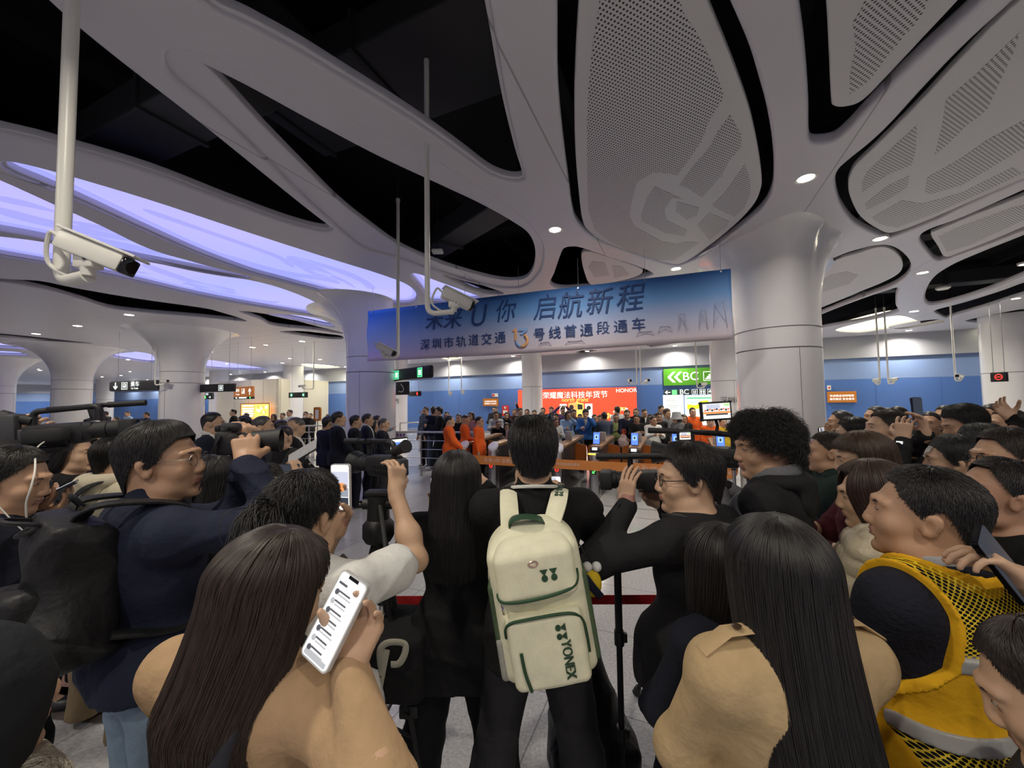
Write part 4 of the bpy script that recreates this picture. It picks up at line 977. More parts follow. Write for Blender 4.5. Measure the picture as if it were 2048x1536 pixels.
def camcorder(M, label, sc=1.0, lcd=True, hoodsq=True, lcd_side=1, handle=True, shoulder=False):
    """local x = lens direction, z up"""
    t = thing('camcorder', label, 'video camera'); t.matrix_world = M @ Matrix.Scale(sc, 4)
    B = lambda n, f, m, p=t, s=True: from_bm(n, f, m, p, s)
    bm = bmesh.new(); add_box(bm, (-.02, 0, 0), (.20, .085, .095), I4, .016); add_box(bm, (.06, 0, .005), (.10, .075, .085), I4, .02); add_box(bm, (-.03, -.05, -.005), (.14, .03, .07), I4, .012)
    for i in range(6): add_box(bm, (-.09+.022*i, .0435, -.02), (.014, .004, .010), I4, .001)
    for i in range(4): add_box(bm, (-.08+.03*i, .0435, .005), (.018, .004, .012), I4, .001)
    body = B('camera_body', bm, M_CAMB)
    bm = bmesh.new(); add_lathe(bm, [(.037, 0), (.037, .04), (.041, .042), (.041, .065), (.037, .067), (.037, .095), (.042, .097), (.042, .115), (.034, .115), (.030, .10)], frame((.09, 0, .005), (0, 0, -1), (1, 0, 0)), 28); B('lens_barrel', bm, M_RUB)
    bm = bmesh.new()
    if hoodsq: add_box(bm, (.232, 0, .005), (.055, .105, .080), I4, .008)
    else: add_lathe(bm, [(.043, 0), (.058, .055), (.053, .055), (.04, .005)], frame((.205, 0, .005), (0, 0, -1), (1, 0, 0)), 28)
    h = B('lens_hood', bm, M_RUB)
    bm = bmesh.new(); add_lathe(bm, [(.036, 0), (.02, .006)], frame((.2605 if hoodsq else .23, 0, .005), (0, 0, -1), (1, 0, 0)), 24); B('front_glass', bm, M_GLS, h)
    if handle:
        bm = bmesh.new(); add_tube(bm, bent_path([(-.10, 0, .045), (-.10, 0, .105), (.12, 0, .115), (.12, 0, .05)], .025), .013, 10); add_box(bm, (.02, 0, .113), (.15, .028, .020), I4, .006); hd = B('top_handle', bm, M_CAMB)
        bm = bmesh.new(); add_cyl(bm, (.07, .045, .118), (.27, .045, .118), .0105, seg=14); add_cyl(bm, (.13, .045, .118), (.27, .045, .118), .014, seg=14, mi=1); B('microphone', bm, [M_CAMB, M_RUB], hd)
        bm = bmesh.new(); add_box(bm, (.10, .028, .115), (.03, .04, .022), I4, .004); B('microphone_clamp', bm, M_GREYPL, hd)
    bm = bmesh.new(); add_cyl(bm, (-.10, 0, .065), (-.175, 0, .085), .020, .024, 18); add_cyl(bm, (-.175, 0, .085), (-.20, 0, .092), .026, .030, 18); B('viewfinder', bm, M_RUB)
    bm = bmesh.new(); add_box(bm, (-.145, 0, -.005), (.055, .06, .075), I4, .008); B('battery', bm, M_GREYPL)
    bm = bmesh.new(); add_tube(bm, smooth_path([(.05, -.062, .0), (.02, -.085, .0), (-.05, -.088, -.002), (-.10, -.065, -.005)], 5), .028, 8, flat=.004, up=(0, 1, 0)); B('hand_strap', bm, M_RUB)
    if lcd:
        ys = .09*lcd_side; Ml = Matrix.Translation((.05, ys+.03*lcd_side, .085)) @ Matrix.Rotation(math.radians(-12), 4, 'Y')
        bm = bmesh.new(); add_box(bm, (0, 0, 0), (.010, .105, .072), Ml, .004); sc_ = B('lcd_screen', bm, M_CAMB)
        bm = bmesh.new(); add_box(bm, (-.0055, 0, .0), (.001, .092, .060), Ml, mi=0); add_box(bm, (-.0062, 0, -.005), (.001, .088, .018), Ml, mi=1); add_box(bm, (-.0062, .01, .008), (.001, .05, .014), Ml, mi=2); B('display', bm, [SC_W, SC_G, SC_B], sc_)
        bm = bmesh.new(); add_cyl(bm, (.05, .04*lcd_side, .05), (.05, ys, .06), .008, seg=8); B('hinge_arm', bm, M_CAMB)
    if shoulder:
        bm = bmesh.new(); add_box(bm, (-.10, 0, -.065), (.22, .075, .03), I4, .012); B('shoulder_pad', bm, M_RUB)
        bm = bmesh.new(); add_box(bm, (-.20, 0, .03), (.13, .085, .14), I4, .012); B('rear_battery', bm, M_GREYPL)
    return t
def photo_camera(M, label, tele=.16, sc=1.0):
    t = thing('photo_camera', label, 'camera'); t.matrix_world = M @ Matrix.Scale(sc, 4); B = lambda n, f, m, p=t: from_bm(n, f, m, p, True)
    bm = bmesh.new(); add_box(bm, (0, 0, 0), (.055, .145, .095), I4, .014); add_box(bm, (.025, -.055, -.005), (.05, .035, .09), I4, .014); add_box(bm, (.01, 0, .06), (.07, .06, .04), I4, .014); add_box(bm, (-.034, 0, .058), (.02, .04, .026), I4, .006); B('camera_body', bm, M_CAMB)
    bm = bmesh.new(); add_box(bm, (-.0285, .0, -.008), (.004, .075, .052), I4, .002); s = B('rear_screen', bm, M_GLS)
    bm = bmesh.new(); add_box(bm, (-.031, 0, -.008), (.001, .066, .044), I4); add_box(bm, (-.0318, .008, -.005), (.001, .03, .028), I4, mi=1); B('display', bm, [screen_mat('dim screen', (.4, .35, .3), .35), screen_mat('dim warm', (.75, .6, .4), .5)], s)
    bm = bmesh.new(); add_lathe(bm, [(.036, 0), (.038, .03), (.034, .035), (.034, tele*.5), (.042, tele*.55), (.043, tele), (.036, tele)], frame((.028, 0, 0), (0, 0, -1), (1, 0, 0)), 28); L = B('lens', bm, M_RUB)
    bm = bmesh.new(); add_lathe(bm, [(.044, 0), (.052, .06), (.048, .06), (.040, .004)], frame((.028+tele, 0, 0), (0, 0, -1), (1, 0, 0)), 28); B('lens_hood', bm, M_RUB, L)
    bm = bmesh.new(); add_cyl(bm, (.0, -.045, .05), (.0, -.045, .062), .013, seg=18); add_cyl(bm, (.0, .05, .05), (.0, .05, .06), .016, seg=18); B('dial', bm, M_GREYPL)
    bm = bmesh.new(); add_tube(bm, smooth_path([(0, -.075, .03), (-.03, -.10, -.05), (-.06, -.09, -.16), (-.10, -.05, -.22), (-.10, .03, -.18), (-.04, .085, -.05), (0, .075, .03)], 5), .014, 6, flat=.0018, up=(1, .3, 0)); B('neck_strap', bm, M_RUB)
    return t
def tripod(top, label, feet, r=.016):
    top = Vector(top); t = thing('tripod', label, 'tripod', (top.x, top.y, 0)); L = lambda v: Vector(v)-Vector((top.x, top.y, 0))
    bm = bmesh.new(); add_cyl(bm, L(top)-Vector((0, 0, .42)), L(top)-Vector((0, 0, .10)), .020, seg=16); from_bm('centre_column', bm, M_BLACKM, t, True)
    bm = bmesh.new(); add_cyl(bm, L(top)-Vector((0, 0, .12)), L(top)-Vector((0, 0, .03)), .045, .040, seg=20); add_box(bm, L(top)-Vector((0, 0, .015)), (.10, .06, .02), I4, .005); add_cyl(bm, L(top)+Vector((-.06, 0, -.06)), L(top)+Vector((.06, 0, -.06)), .022, seg=16); hd = from_bm('fluid_head', bm, M_CAMB, t, True)
    bm = bmesh.new(); add_cyl(bm, L(top)+Vector((.02, -.04, -.06)), L(top)+Vector((.14, -.30, -.22)), .009, seg=10); add_cyl(bm, L(top)+Vector((.10, -.22, -.17)), L(top)+Vector((.145, -.31, -.226)), .014, seg=10); from_bm('pan_handle', bm, M_RUB, hd, True)
    bm = bmesh.new(); add_lathe(bm, [(.05, -.04), (.062, -.02), (.062, .03), (.045, .05)], Matrix.Translation(L(top)-Vector((0, 0, .17))), 20); from_bm('bowl', bm, M_CAMB, t, True)
    a = L(top)-Vector((0, 0, .17)); mids = []
    for f in feet:
        b = L(f); d = (b-a); s = d.cross(Vector((0, 0, 1))).normalized()*.022
        m = a+d*.52; mids.append(a+d*.60)
        bm = bmesh.new(); add_cyl(bm, a+s, m+s*.9, r*.7, seg=10); add_cyl(bm, a-s, m-s*.9, r*.7, seg=10); add_cyl(bm, a+d*.30, b-d*.03, r*.72, seg=10)
        lg = from_bm('leg', bm, M_BLACKM, t, True)
        bm = bmesh.new(); add_box(bm, m, (.075, .04, .05), frame((0, 0, 0), d.cross(Vector((0, 0, 1))), -d).to_3x3().to_4x4() if False else I4, .008); add_cyl(bm, m-s*1.6, m+s*1.6, .012, seg=10); from_bm('leg_lock', bm, M_CAMB, lg, True)
        bm = bmesh.new(); add_cyl(bm, b-d*.04, b+Vector((0, 0, .004)), r*1.2, r*1.5, seg=12); from_bm('rubber_foot', bm, M_RUB, lg, True)
    bm = bmesh.new(); c = sum(mids, Vector())/3
    for q in mids: add_cyl(bm, c, q, .007, seg=8)
    from_bm('spreader', bm, M_BLACKM, t, True)
    return t
def on_back(k, z, dy=0.0, roll=0.0, pitch=0.0):
    """frame on a person's back: x to their right, -y out of the back, z up"""
    o = wpt(k, (0, -.12*k.s+dy, z*k.s))
    return Matrix.Translation(o) @ Matrix.Rotation(k.yaw, 4, 'Z') @ Matrix.Rotation(roll, 4, 'Y') @ Matrix.Rotation(pitch, 4, 'X')
def strap_path(k, sx, M, ztop, zbot, out=.03, lift=.03, pad=.0):
    """world points of a shoulder strap from the pack over the shoulder and down the chest"""
    s = k.s; n = Vector(wpt(k, k.nb)); sh = Vector(wpt(k, k.sh[0 if sx < 0 else 1]))
    fw = Vector((-math.sin(k.yaw), math.cos(k.yaw), 0)); rt = Vector((math.cos(k.yaw), math.sin(k.yaw), 0))
    mid = n*.42+sh*.58+Vector((0, 0, lift*1.0))
    a = M @ Vector((sx*out, 0, ztop))
    return smooth_path([a, a*.45+mid*.55-fw*(.055)+Vector((0, 0, .035)), mid+fw*.01+Vector((0, 0, .012+pad)), mid+fw*.09+Vector((0, 0, -.045)), mid+fw*.125+Vector((0, 0, -.15)), Vector(wpt(k, np.array((sx*.145, .10, 1.20))*s)), Vector(wpt(k, np.array((sx*.150, .02, 1.12))*s)), M @ Vector((sx*(out+.05), .05, zbot))], 6)
M_CREAMF = fabric('cream bag fabric', (.80, .78, .58), bump=.08, bscale=160, rough=.55); M_GREENF = fabric('dark green trim', (.028, .07, .036), bump=.05, bscale=80, rough=.5); M_OLIVE = fabric('olive side fabric', (.075, .115, .062), bump=.1, bscale=80, rough=.6); M_MESHG = fabric('grey bag mesh', (.36, .36, .32), bump=.4, bscale=300)
def white_backpack(k):
    M = on_back(k, 1.195, -.115, math.radians(-9)); t = thing('backpack', 'cream white backpack with dark green trim worn by the man in the middle', 'backpack', M.translation)
    Ml = M.copy(); Ml.translation = (0, 0, 0); R = np.array(Ml.to_3x3()); T = lambda *v: R @ np.array(v, float)
    F = Field(); F.box(T(0, 0, -.02), (.115, .055, .175), .035, R, .02); F.box(T(0, .02, .13), (.085, .03, .06), .035, R, .05); F.box(T(0, .01, .19), (.045, .02, .02), .03, R, .05)
    me, _, _ = mesh_field(F, .006, 'main_compartment'); new_obj('main_compartment', me, t, M_CREAMF)
    F = Field(); F.box(T(.0, -.055, .112), (.098, .045, .05), .028, R, .02); F.box(T(0, -.03, .165), (.065, .03, .02), .03, R, .05)
    me, _, _ = mesh_field(F, .005, 'lid'); new_obj('lid', me, t, M_CREAMF)
    F = Field(); F.box(T(.0, -.085, -.115), (.095, .022, .088), .024, R, .02); F.ell(T(0, -.095, -.13), (.1, .03, .09), R, .03)
    me, _, _ = mesh_field(F, .005, 'front_pocket'); fp = new_obj('front_pocket', me, t, M_CREAMF)
    for sx in (-1, 1):
        F = Field(); F.box(T(sx*.136, -.015, -.06), (.014, .045, .13), .012, R, .01); me, _, _ = mesh_field(F, .005, 'side_panel'); new_obj('side_panel', me, t, M_OLIVE)
    F = Field(); F.box(T(-.140, -.02, -.15), (.010, .045, .055), .012, R, .01); me, _, _ = mesh_field(F, .005, 'mesh_pocket'); new_obj('mesh_pocket', me, t, M_MESHG)
    V = lambda *p: Vector(T(*p))
    def tube(nm, pts, r, m, par=t, flat=None): bm = bmesh.new(); add_tube(bm, smooth_path([V(*p) for p in pts], 6), r, 8, flat=flat, up=V(0, 1, 0) if flat else None); return from_bm(nm, bm, m, par, True)
    tube('lid_zipper', [(-.130, -.05, .064), (-.126, -.105, .056), (-.106, -.124, .050), (-.05, -.131, .047), (.04, -.132, .052), (.104, -.124, .062), (.126, -.105, .080), (.131, -.06, .115), (.128, -.05, .150)], .0052, M_GREENF)
    tube('pocket_zipper', [(-.124, -.095, -.07), (-.120, -.112, -.035), (-.100, -.128, -.012), (-.06, -.133, -.006), (.05, -.133, -.006), (.096, -.128, -.016), (.118, -.115, -.045), (.124, -.105, -.09), (.124, -.10, -.15)], .0048, M_GREENF)
    tube('slip_zipper', [(-.083, -.134, -.10), (-.080, -.137, -.16), (-.070, -.134, -.215)], .0052, M_GREENF, fp)
    tube('zipper_pull', [(-.118, -.118, .046), (-.117, -.122, .030), (-.116, -.120, .014)], .0035, M_CHROME)
    # handle, straps
    tube('carry_handle', [(-.062, .0, .205), (-.056, -.012, .252), (-.025, -.028, .268), (.02, -.03, .262), (.052, -.014, .238), (.058, .0, .205)], .006, M_GREENF, t, .027)
    for sx in (-1, 1):
        pts = strap_path(k, sx, M, .19, -.14, .065, .045)
        bm = bmesh.new(); add_tube(bm, [p-M.translation for p in pts], .034, 10, flat=.010, up=(0, 0, 1)); st = from_bm('shoulder_strap', bm, M_CREAMF, t, True)
        if sx > 0:
            i = 9; p = pts[i]-M.translation; d = (pts[i+3]-pts[i-3]).normalized(); u = Vector((0, 0, 1)); nn = (u-d*u.dot(d)).normalized(); x = nn.cross(d)
            Mm = Matrix((d, -nn, -x)).transposed().to_4x4() if False else Matrix((d, -nn, x)).transposed().to_4x4(); Mm.translation = p
            bm = bmesh.new()
            add_text(bm, 'YONEX', Mm @ Matrix.Translation((.065, -.011, 0)), .034, .0012, 0, sx=.95)
            for cz in (-.0085, .0085): poly_slab(bm, disc_pts(-.035, cz, .0075), Mm, -.0125, -.009); poly_slab(bm, [(-.024, cz), (-.004, cz-.008), (-.004, cz+.008)], Mm, -.0125, -.009)
            from_bm('strap_lettering', bm, M_GREENF, st)
    # marks
    Lm = Ml
    bm = bmesh.new(); yb = -.1295
    def mark(cx, cz, s, ang, y0):
        Q = Lm @ Matrix.Translation((cx, y0, cz)) @ Matrix.Rotation(ang, 4, 'Y')
        for dx in (-.95, .95):
            poly_slab(bm, disc_pts(dx*s, -s*.95, s*.62), Q, -.002, .006)
            poly_slab(bm, [(dx*s-s*.78, s*.75), (dx*s+s*.78, s*.75), (dx*s+s*.12, -s*.28), (dx*s-s*.12, -s*.28)], Q, -.002, .006)
    mark(.040, .118, .0155, 0, yb); from_bm('lid_emblem', bm, M_GREENF, t)
    bm = bmesh.new(); mark(.052, -.058, .0135, math.radians(90), -.1345)
    add_text(bm, 'YONEX', Lm @ Matrix.Translation((.054, -.1345, -.140)) @ Matrix.Rotation(math.radians(90), 4, 'Y'), .043, .004, sx=.80, spacing=.95)
    from_bm('pocket_lettering', bm, M_GREENF, fp)
    bm = bmesh.new(); add_tube(bm, [V(-.003+.014*math.cos(a), -.131, .152+.008*math.sin(a)) for a in np.linspace(0, 6.28, 17)[:-1]], .0026, 6, closed=True); from_bm('charm_ring', bm, mat('rosy metal', (.6, .4, .35), .3, metal=1), t, True)
    t.scale = (.94,)*3
    return t
M_BKPK = fabric('black backpack fabric', (.016, .016, .018), bump=.3, bscale=30, rough=.5); M_BKPK2 = fabric('charcoal backpack fabric', (.03, .032, .036), bump=.3, bscale=40, rough=.7)
def soft_backpack(k, label, z=1.18, m=None, w=.15, h=.22, d=.10, roll=0, cord=True, dy=-.11):
    m = m or M_BKPK; M = on_back(k, z, dy, roll); t = thing('backpack', label, 'backpack', M.translation)
    Ml = M.copy(); Ml.translation = (0, 0, 0); R = np.array(Ml.to_3x3()); T = lambda *v: R @ np.array(v, float); V = lambda *p: Vector(T(*p))
    F = Field(); F.box(T(0, 0, -.03), (w*.50, d*.40, h*.66), .045, R, .05); F.ell(T(0, -d*.30, -h*.48), (w*1.0, d*.95, h*.52), R, .07); F.ell(T(0, -d*.1, h*.55), (w*.66, d*.7, h*.42), R, .07)
    me, _, _ = mesh_field(F, .008, 'bag_body', wob=.009, wfreq=16); new_obj('bag_body', me, t, m)
    F = Field(); F.box(T(0, -d*1.0, -h*.35), (w*.5, .015, h*.33), .03, R, .03); me, _, _ = mesh_field(F, .008, 'front_pocket', wob=.003, wfreq=20); new_obj('front_pocket', me, t, m)
    for sx in (-1, 1):
        bm = bmesh.new(); add_tube(bm, [p-M.translation for p in strap_path(k, sx, M, h*.85, -h*.7, .07, .05)], .028, 10, flat=.009, up=(0, 0, 1)); from_bm('shoulder_strap', bm, m, t, True)
    if cord:
        bm = bmesh.new(); add_tube(bm, smooth_path([V(-.05, -d*.6, h*.88), (V(-.03, -d*1.25, h*.98)), V(.03, -d*1.25, h*.95), V(.05, -d*.7, h*.85), V(.0, -d*1.05, h*.75)], 6, True), .006, 8, closed=True); from_bm('drawstring', bm, m, t, True)
    bm = bmesh.new(); add_tube(bm, smooth_path([V(-.03, .02, h*1.0), V(-.02, .0, h*1.14), V(.02, .0, h*1.14), V(.03, .02, h*1.0)], 5), .010, 8, flat=.004, up=V(0, 1, 0)); from_bm('carry_handle', bm, m, t, True)
    return t
def cctv(pole_top, corner, head, aim, label, r=.028, sc=1.0, loop=True):
    """ceiling pole with a swept foot and a bullet camera; world points"""
    c = Vector(pole_top); t = thing('security_camera', label, 'security camera', c, group='pole mounted security cameras')
    L = lambda v: Vector(v)-c
    bm = bmesh.new(); add_tube(bm, bent_path([(0, 0, 0), L(corner), L(head)], .09*sc), r, 14); add_cyl(bm, (0, 0, -.04), (0, 0, .01), r*1.25, seg=16); add_cyl(bm, (0, 0, 0), (0, 0, max(.1, 6.08-c.z)), r*.55, seg=10, mi=1); p = from_bm('pole', bm, [M_WHITEP, M_DUCT], t, True)
    a = Vector(aim).normalized(); h = L(head)+Vector((0, 0, .135*sc))+a*.03*sc
    M = frame(h, a)
    M = M @ Matrix.Scale(sc, 4)
    bm = bmesh.new(); add_cyl(bm, L(head), L(head)+Vector((0, 0, .05*sc)), .028*sc, .034*sc, seg=16); add_box(bm, L(head)+Vector((0, 0, .075*sc)), (.10*sc, .07*sc, .075*sc), I4, .010*sc)
    bm2 = bm; 
    add_cyl(bm2, M @ Vector((0, -.045, -.05)), M @ Vector((0, .045, -.05)), .007*sc, seg=8, mi=1)
    from_bm('bracket', bm2, [M_WHITEP, M_GREYPL], t, True)
    bm = bmesh.new(); add_box(bm, (0, 0, 0), (.30, .105, .10), M, .018); hs = from_bm('housing', bm, M_WHITEP, t, True)
    bm = bmesh.new(); add_box(bm, (.02, 0, .056), (.36, .125, .014), M, .006); from_bm('sun_shield', bm, M_WHITEP, hs, True)
    bm = bmesh.new(); add_box(bm, (.16, 0, -.004), (.03, .098, .092), M, .014); add_cyl(bm, M @ Vector((.17, 0, 0)), M @ Vector((.179, 0, 0)), .034*sc, seg=20); from_bm('lens_window', bm, M_GLS, hs, True)
    if loop:
        bm = bmesh.new(); e = M @ Vector((-.15, 0, .0)); q = L(head)
        u = (L(corner)-q).normalized()
        add_tube(bm, smooth_path([e, e-(M.to_3x3() @ Vector((1, 0, 0))).normalized()*.06*sc+Vector((0, 0, .01)), e+u*.10*sc+Vector((0, 0, -.10*sc)), q+u*.08*sc+Vector((0, 0, -.005)), q+u*.02+Vector((0, 0, .0))], 6), .010*sc, 8); from_bm('cable', bm, M_WHITEP, t, True)
    return t
# ================================================================== BANNER, SIGNS, GATES, RAILS, SECURITY CAMERAS
def plane_hit(px, py, M):
    """pixel -> local x,z on the plane local y=0 of M"""
    d = ray(px, py); n = M.to_3x3() @ Vector((0, 1, 0)); o = Vector((0, 0, CAM_Z)); t = (M.translation-o).dot(n)/d.dot(n)
    q = M.inverted() @ (o+d*t); return q.x, q.z
def vplane(v): return frame(W(0, v), UX)
def YV(px, v):
    x = (px-1024)/F_PX; return (v+1.752+5.875)/(.3955*x+.918)
# ---- banner
BL = P(735, 676, 8.4); BR = P(1464, 602, 5.95); BL.z = BR.z = 0
Mb = frame(BL, BR-BL); bw = (BR-BL).length
zt = (plane_hit(738, 628, Mb)[1]+plane_hit(1462, 529, Mb)[1])/2; zb = (plane_hit(752, 727, Mb)[1]+plane_hit(1467, 671, Mb)[1])/2
tb = thing('banner', 'long blue to pink event banner hanging from the ceiling between the two flared columns', 'banner', Mb.translation)
Mbl = Mb.copy(); Mbl.translation = (0, 0, 0)
def banner_mat():
    m = bpy.data.materials.new('printed banner cloth'); m.use_nodes = True; nt = m.node_tree; b = nt.nodes['Principled BSDF']; L = nt.links.new
    tc = nt.nodes.new('ShaderNodeTexCoord'); sp = nt.nodes.new('ShaderNodeSeparateXYZ'); L(tc.outputs['UV'], sp.inputs[0])
    rv = nt.nodes.new('ShaderNodeValToRGB'); e = rv.color_ramp.elements; e[0].color = (.60, .52, .58, 1); e[1].color = (.035, .14, .42, 1); e[0].position = .05; e[1].position = .95
    q = e.new(.35); q.color = (.42, .46, .66, 1); q = e.new(.68); q.color = (.12, .29, .62, 1)
    r2 = nt.nodes.new('ShaderNodeValToRGB'); f = r2.color_ramp.elements; f[0].color = (.70, .56, .82, 1); f[1].color = (.03, .22, .85, 1); f[0].position = .05; f[1].position = .9
    q = f.new(.45); q.color = (.33, .50, .92, 1)
    mx = nt.nodes.new('ShaderNodeMix'); mx.data_type = 'RGBA'; mr = nt.nodes.new('ShaderNodeMapRange'); mr.inputs['From Max'].default_value = .35
    L(sp.outputs['X'], mr.inputs[0]); L(mr.outputs[0], mx.inputs[0]); L(sp.outputs['Y'], rv.inputs[0]); L(sp.outputs['Y'], r2.inputs[0]); L(r2.outputs[0], mx.inputs[6]); L(rv.outputs[0], mx.inputs[7]); L(mx.outputs[2], b.inputs['Base Color'])
    b.inputs['Roughness'].default_value = .65; return m
bm = bmesh.new(); uvl = bm.loops.layers.uv.new('UVMap'); NX, NZ = 90, 12; G = []
for j in range(NZ+1):
    row = []
    for i in range(NX+1):
        x = bw*i/NX; f = j/NZ; z = zb+(zt-zb)*f - .03*math.sin(math.pi*i/NX)*(1-f)
        y = .005*math.sin(i*.55+f*2)*(1-.3*f)+.006*math.sin(i*.17-f*3)+.02*math.exp(-i/4)*math.sin(f*9)
        row.append(bm.verts.new(Mbl @ Vector((x, y, z))))
    G.append(row)
for j in range(NZ):
    for i in range(NX):
        fc = bm.faces.new((G[j][i], G[j][i+1], G[j+1][i+1], G[j+1][i])); fc.smooth = True
        for l, (a, c) in zip(fc.loops, ((i, j), (i+1, j), (i+1, j+1), (i, j+1))): l[uvl].uv = (a/NX, c/NZ)
clo = from_bm('cloth', bm, banner_mat(), tb, True); md = clo.modifiers.new('thick', 'SOLIDIFY'); md.thickness = .004; md.offset = 1
M_INK = mat('banner ink blue', (.012, .05, .19), .6)
bm = bmesh.new()
for ch, px, py, h in (('未', 868, 642, 44), ('来', 905, 640, 44), ('你', 1010, 626, 47), ('启', 1090, 618, 52), ('航', 1139, 614, 54), ('新', 1196, 607, 56), ('程', 1258, 600, 58)):
    x, z = plane_hit(px, py, Mb); s = abs(plane_hit(px, py-h/2, Mb)[1]-plane_hit(px, py+h/2, Mb)[1]); add_text(bm, ch, Mbl @ Matrix.Translation((x, -.018, z)), s*1.02, .004, shear=.18, sx=.92)
x, z = plane_hit(955, 634, Mb); add_text(bm, 'U', Mbl @ Matrix.Translation((x, -.018, z)), .60, .004, shear=.2, sx=.85)
for ch, px, py, h in zip('深圳市轨道交通', (851, 874, 898, 923, 948, 974, 1001), (691, 689, 687, 685, 682, 680, 677), (22,)*3+(23,)*4): 
    x, z = plane_hit(px, py, Mb); add_text(bm, ch, Mbl @ Matrix.Translation((x, -.018, z)), .24, .004)
for ch, px, py in zip('号线首通段通车', (1079, 1110, 1141, 1173, 1206, 1241, 1277), (670, 667, 664, 662, 658, 655, 651)):
    x, z = plane_hit(px, py, Mb); add_text(bm, ch, Mbl @ Matrix.Translation((x, -.018, z)), .24, .004)
from_bm('lettering', bm, M_INK, tb)
bm = bmesh.new(); x, z = plane_hit(1041, 675, Mb); Q = Mbl @ Matrix.Translation((x, -.018, z))
for pts, mi in (([(-.16, .12), (-.11, .17), (-.07, .17), (-.07, -.05), (-.11, -.05), (-.11, .12)], 0), ([(-.03, .17), (.15, .17), (.15, .12), (-.03, .12)], 1), ([(.15, .12), (.03, .04), (.0, .07), (.09, .12)], 1)): poly_slab(bm, pts, Q, -.004, .004, mi)
add_tube(bm, [Q @ Vector((.03+.11*math.sin(a), 0, -.06-.11*math.cos(a))) for a in np.linspace(-.2, 2.7, 12)], .028, 6, mi=0, flat=.004, up=Q.to_3x3() @ Vector((0, 1, 0)))
add_tube(bm, [Q @ Vector((.03+.11*math.sin(a), 0, -.06-.11*math.cos(a))) for a in np.linspace(-1.5, -.2, 8)], .028, 6, mi=1, flat=.004, up=Q.to_3x3() @ Vector((0, 1, 0)))
from_bm('line_number', bm, [mat('logo orange', (.75, .38, .16), .6), mat('logo blue', (.25, .42, .75), .6)], tb)
bm = bmesh.new()
for px, py, w_, h_ in ((1365, 645, .10, .30), (1407, 640, .10, .32), (1440, 630, .16, .42), (1330, 660, .18, .12), (1290, 668, .25, .08), (1150, 685, .3, .07), (1090, 688, .2, .08)):
    x, z = plane_hit(px, py, Mb); add_tube(bm, [Mbl @ Vector((x+a*w_, -.014, z+b*h_)) for a, b in ((-.6, -.5), (-.4, .5), (.4, .5), (.6, -.5))], .003, 5); add_tube(bm, [Mbl @ Vector((x+a*w_, -.014, z+b*h_)) for a, b in ((-.5, -.3), (.45, .4), (-.45, .4), (.5, -.3))], .0025, 5)
from_bm('skyline_drawing', bm, mat('banner pale line', (.50, .46, .54), .6), tb)
for i in range(7):
    bm = bmesh.new(); x = bw*(.02+.16*i); add_cyl(bm, Mbl @ Vector((x, .0, zt-.02)), Mbl @ Vector((x, 0, CEIL-.005)), .004, seg=6); add_cyl(bm, Mbl @ Vector((x, -.02, zt-.03)), Mbl @ Vector((x, .02, zt-.03)), .014, seg=10); from_bm('wire', bm, M_STEEL, tb)
# ---- pole cameras
Z3 = lambda p, z: Vector((p.x, p.y, z))
def pole_cam(px, py, Y, hx, hy, Yh, aim, label, r=.028, sc=1.0, top=None):
    c = P(px, py, Y); h = P(hx, hy, Yh); h.z = c.z+.02*sc
    return cctv(Z3(c, CEIL+.1 if top is None else top), c, h, aim, label, r, sc)
pole_cam(122, 566, 2.25, 176, 556, 2.2, (.93, .22, -.40), 'nearest big pole mounted security camera at the upper left', r=.036, sc=1.12, top=4.75)
pole_cam(855, 628, 3.7, 908, 626, 3.7, (.75, .35, -.30), 'white pole mounted security camera in front of the banner lettering', r=.026, sc=1.0, top=5.42)
pole_cam(796, 716, 6.2, 768, 716, 6.2, (.75, -.10, -.38), 'pole mounted security camera over the lower left corner of the banner', r=.027, sc=1.0, top=5.2)
for px, py, Y, hx, aim, lab in ((627, 778, 15.5, 606, (-1, -.2, -.1), 'distant pole camera facing left beside the violet lit column'), (898, 791, 17, 902, (-.3, 1, 0), 'left one of two distant hanging cameras over the walkers by the blue wall'), (923, 788, 16.8, 927, (-.3, 1, 0), 'right one of two distant hanging cameras over the walkers by the blue wall'),
    (1274, 768, 13.5, 1259, (0, -1, 0), 'distant hanging camera above the right end of the red poster'), (1282, 768, 13.6, 1294, (.1, -1, 0), 'distant hanging camera between the red poster and the green sign'), (1394, 776, 12.5, 1408, (-1, -.3, 0), 'distant hanging camera in front of the green exit sign'),
    (1760, 769, 11.5, 1752, (.9, .3, .1), 'left one of the paired hanging cameras before the right blue wall'), (1777, 768, 11.4, 1787, (.9, .3, .12), 'right one of the paired hanging cameras before the right blue wall'), (1911, 762, 10.8, 1921, (-.9, -.3, .12), 'hanging camera near the right edge before the blue wall')):
    pole_cam(px, py, Y, hx, py-1, Y, aim, lab, r=.022, sc=.8)
pole_cam(310, 770, 12.4, 328, 772, 12.4, (1, -.2, 0), 'small camera on a thin pole beside the grey flared column', r=.02, sc=.8)
for px, py, lab in ((875, 503, 'small white box fixture hanging in the curved black opening'), (1886, 577, 'small white dome fixture in the right black opening')):
    c = Pz(px, py, 4.62); t = thing('ceiling_sensor', lab, 'sensor', c)
    bm = bmesh.new(); add_box(bm, (0, 0, 0), (.2, .16, .06), I4, .02) if px < 1000 else add_lathe(bm, [(.14, .04), (.14, 0), (.10, -.03), (.03, -.04)], seg=24); from_bm('housing', bm, M_WHITEP, t, True)
    bm = bmesh.new(); add_cyl(bm, (0, 0, .03), (0, 0, 1.4), .010, seg=8); from_bm('drop_rod', bm, M_DUCT, t)
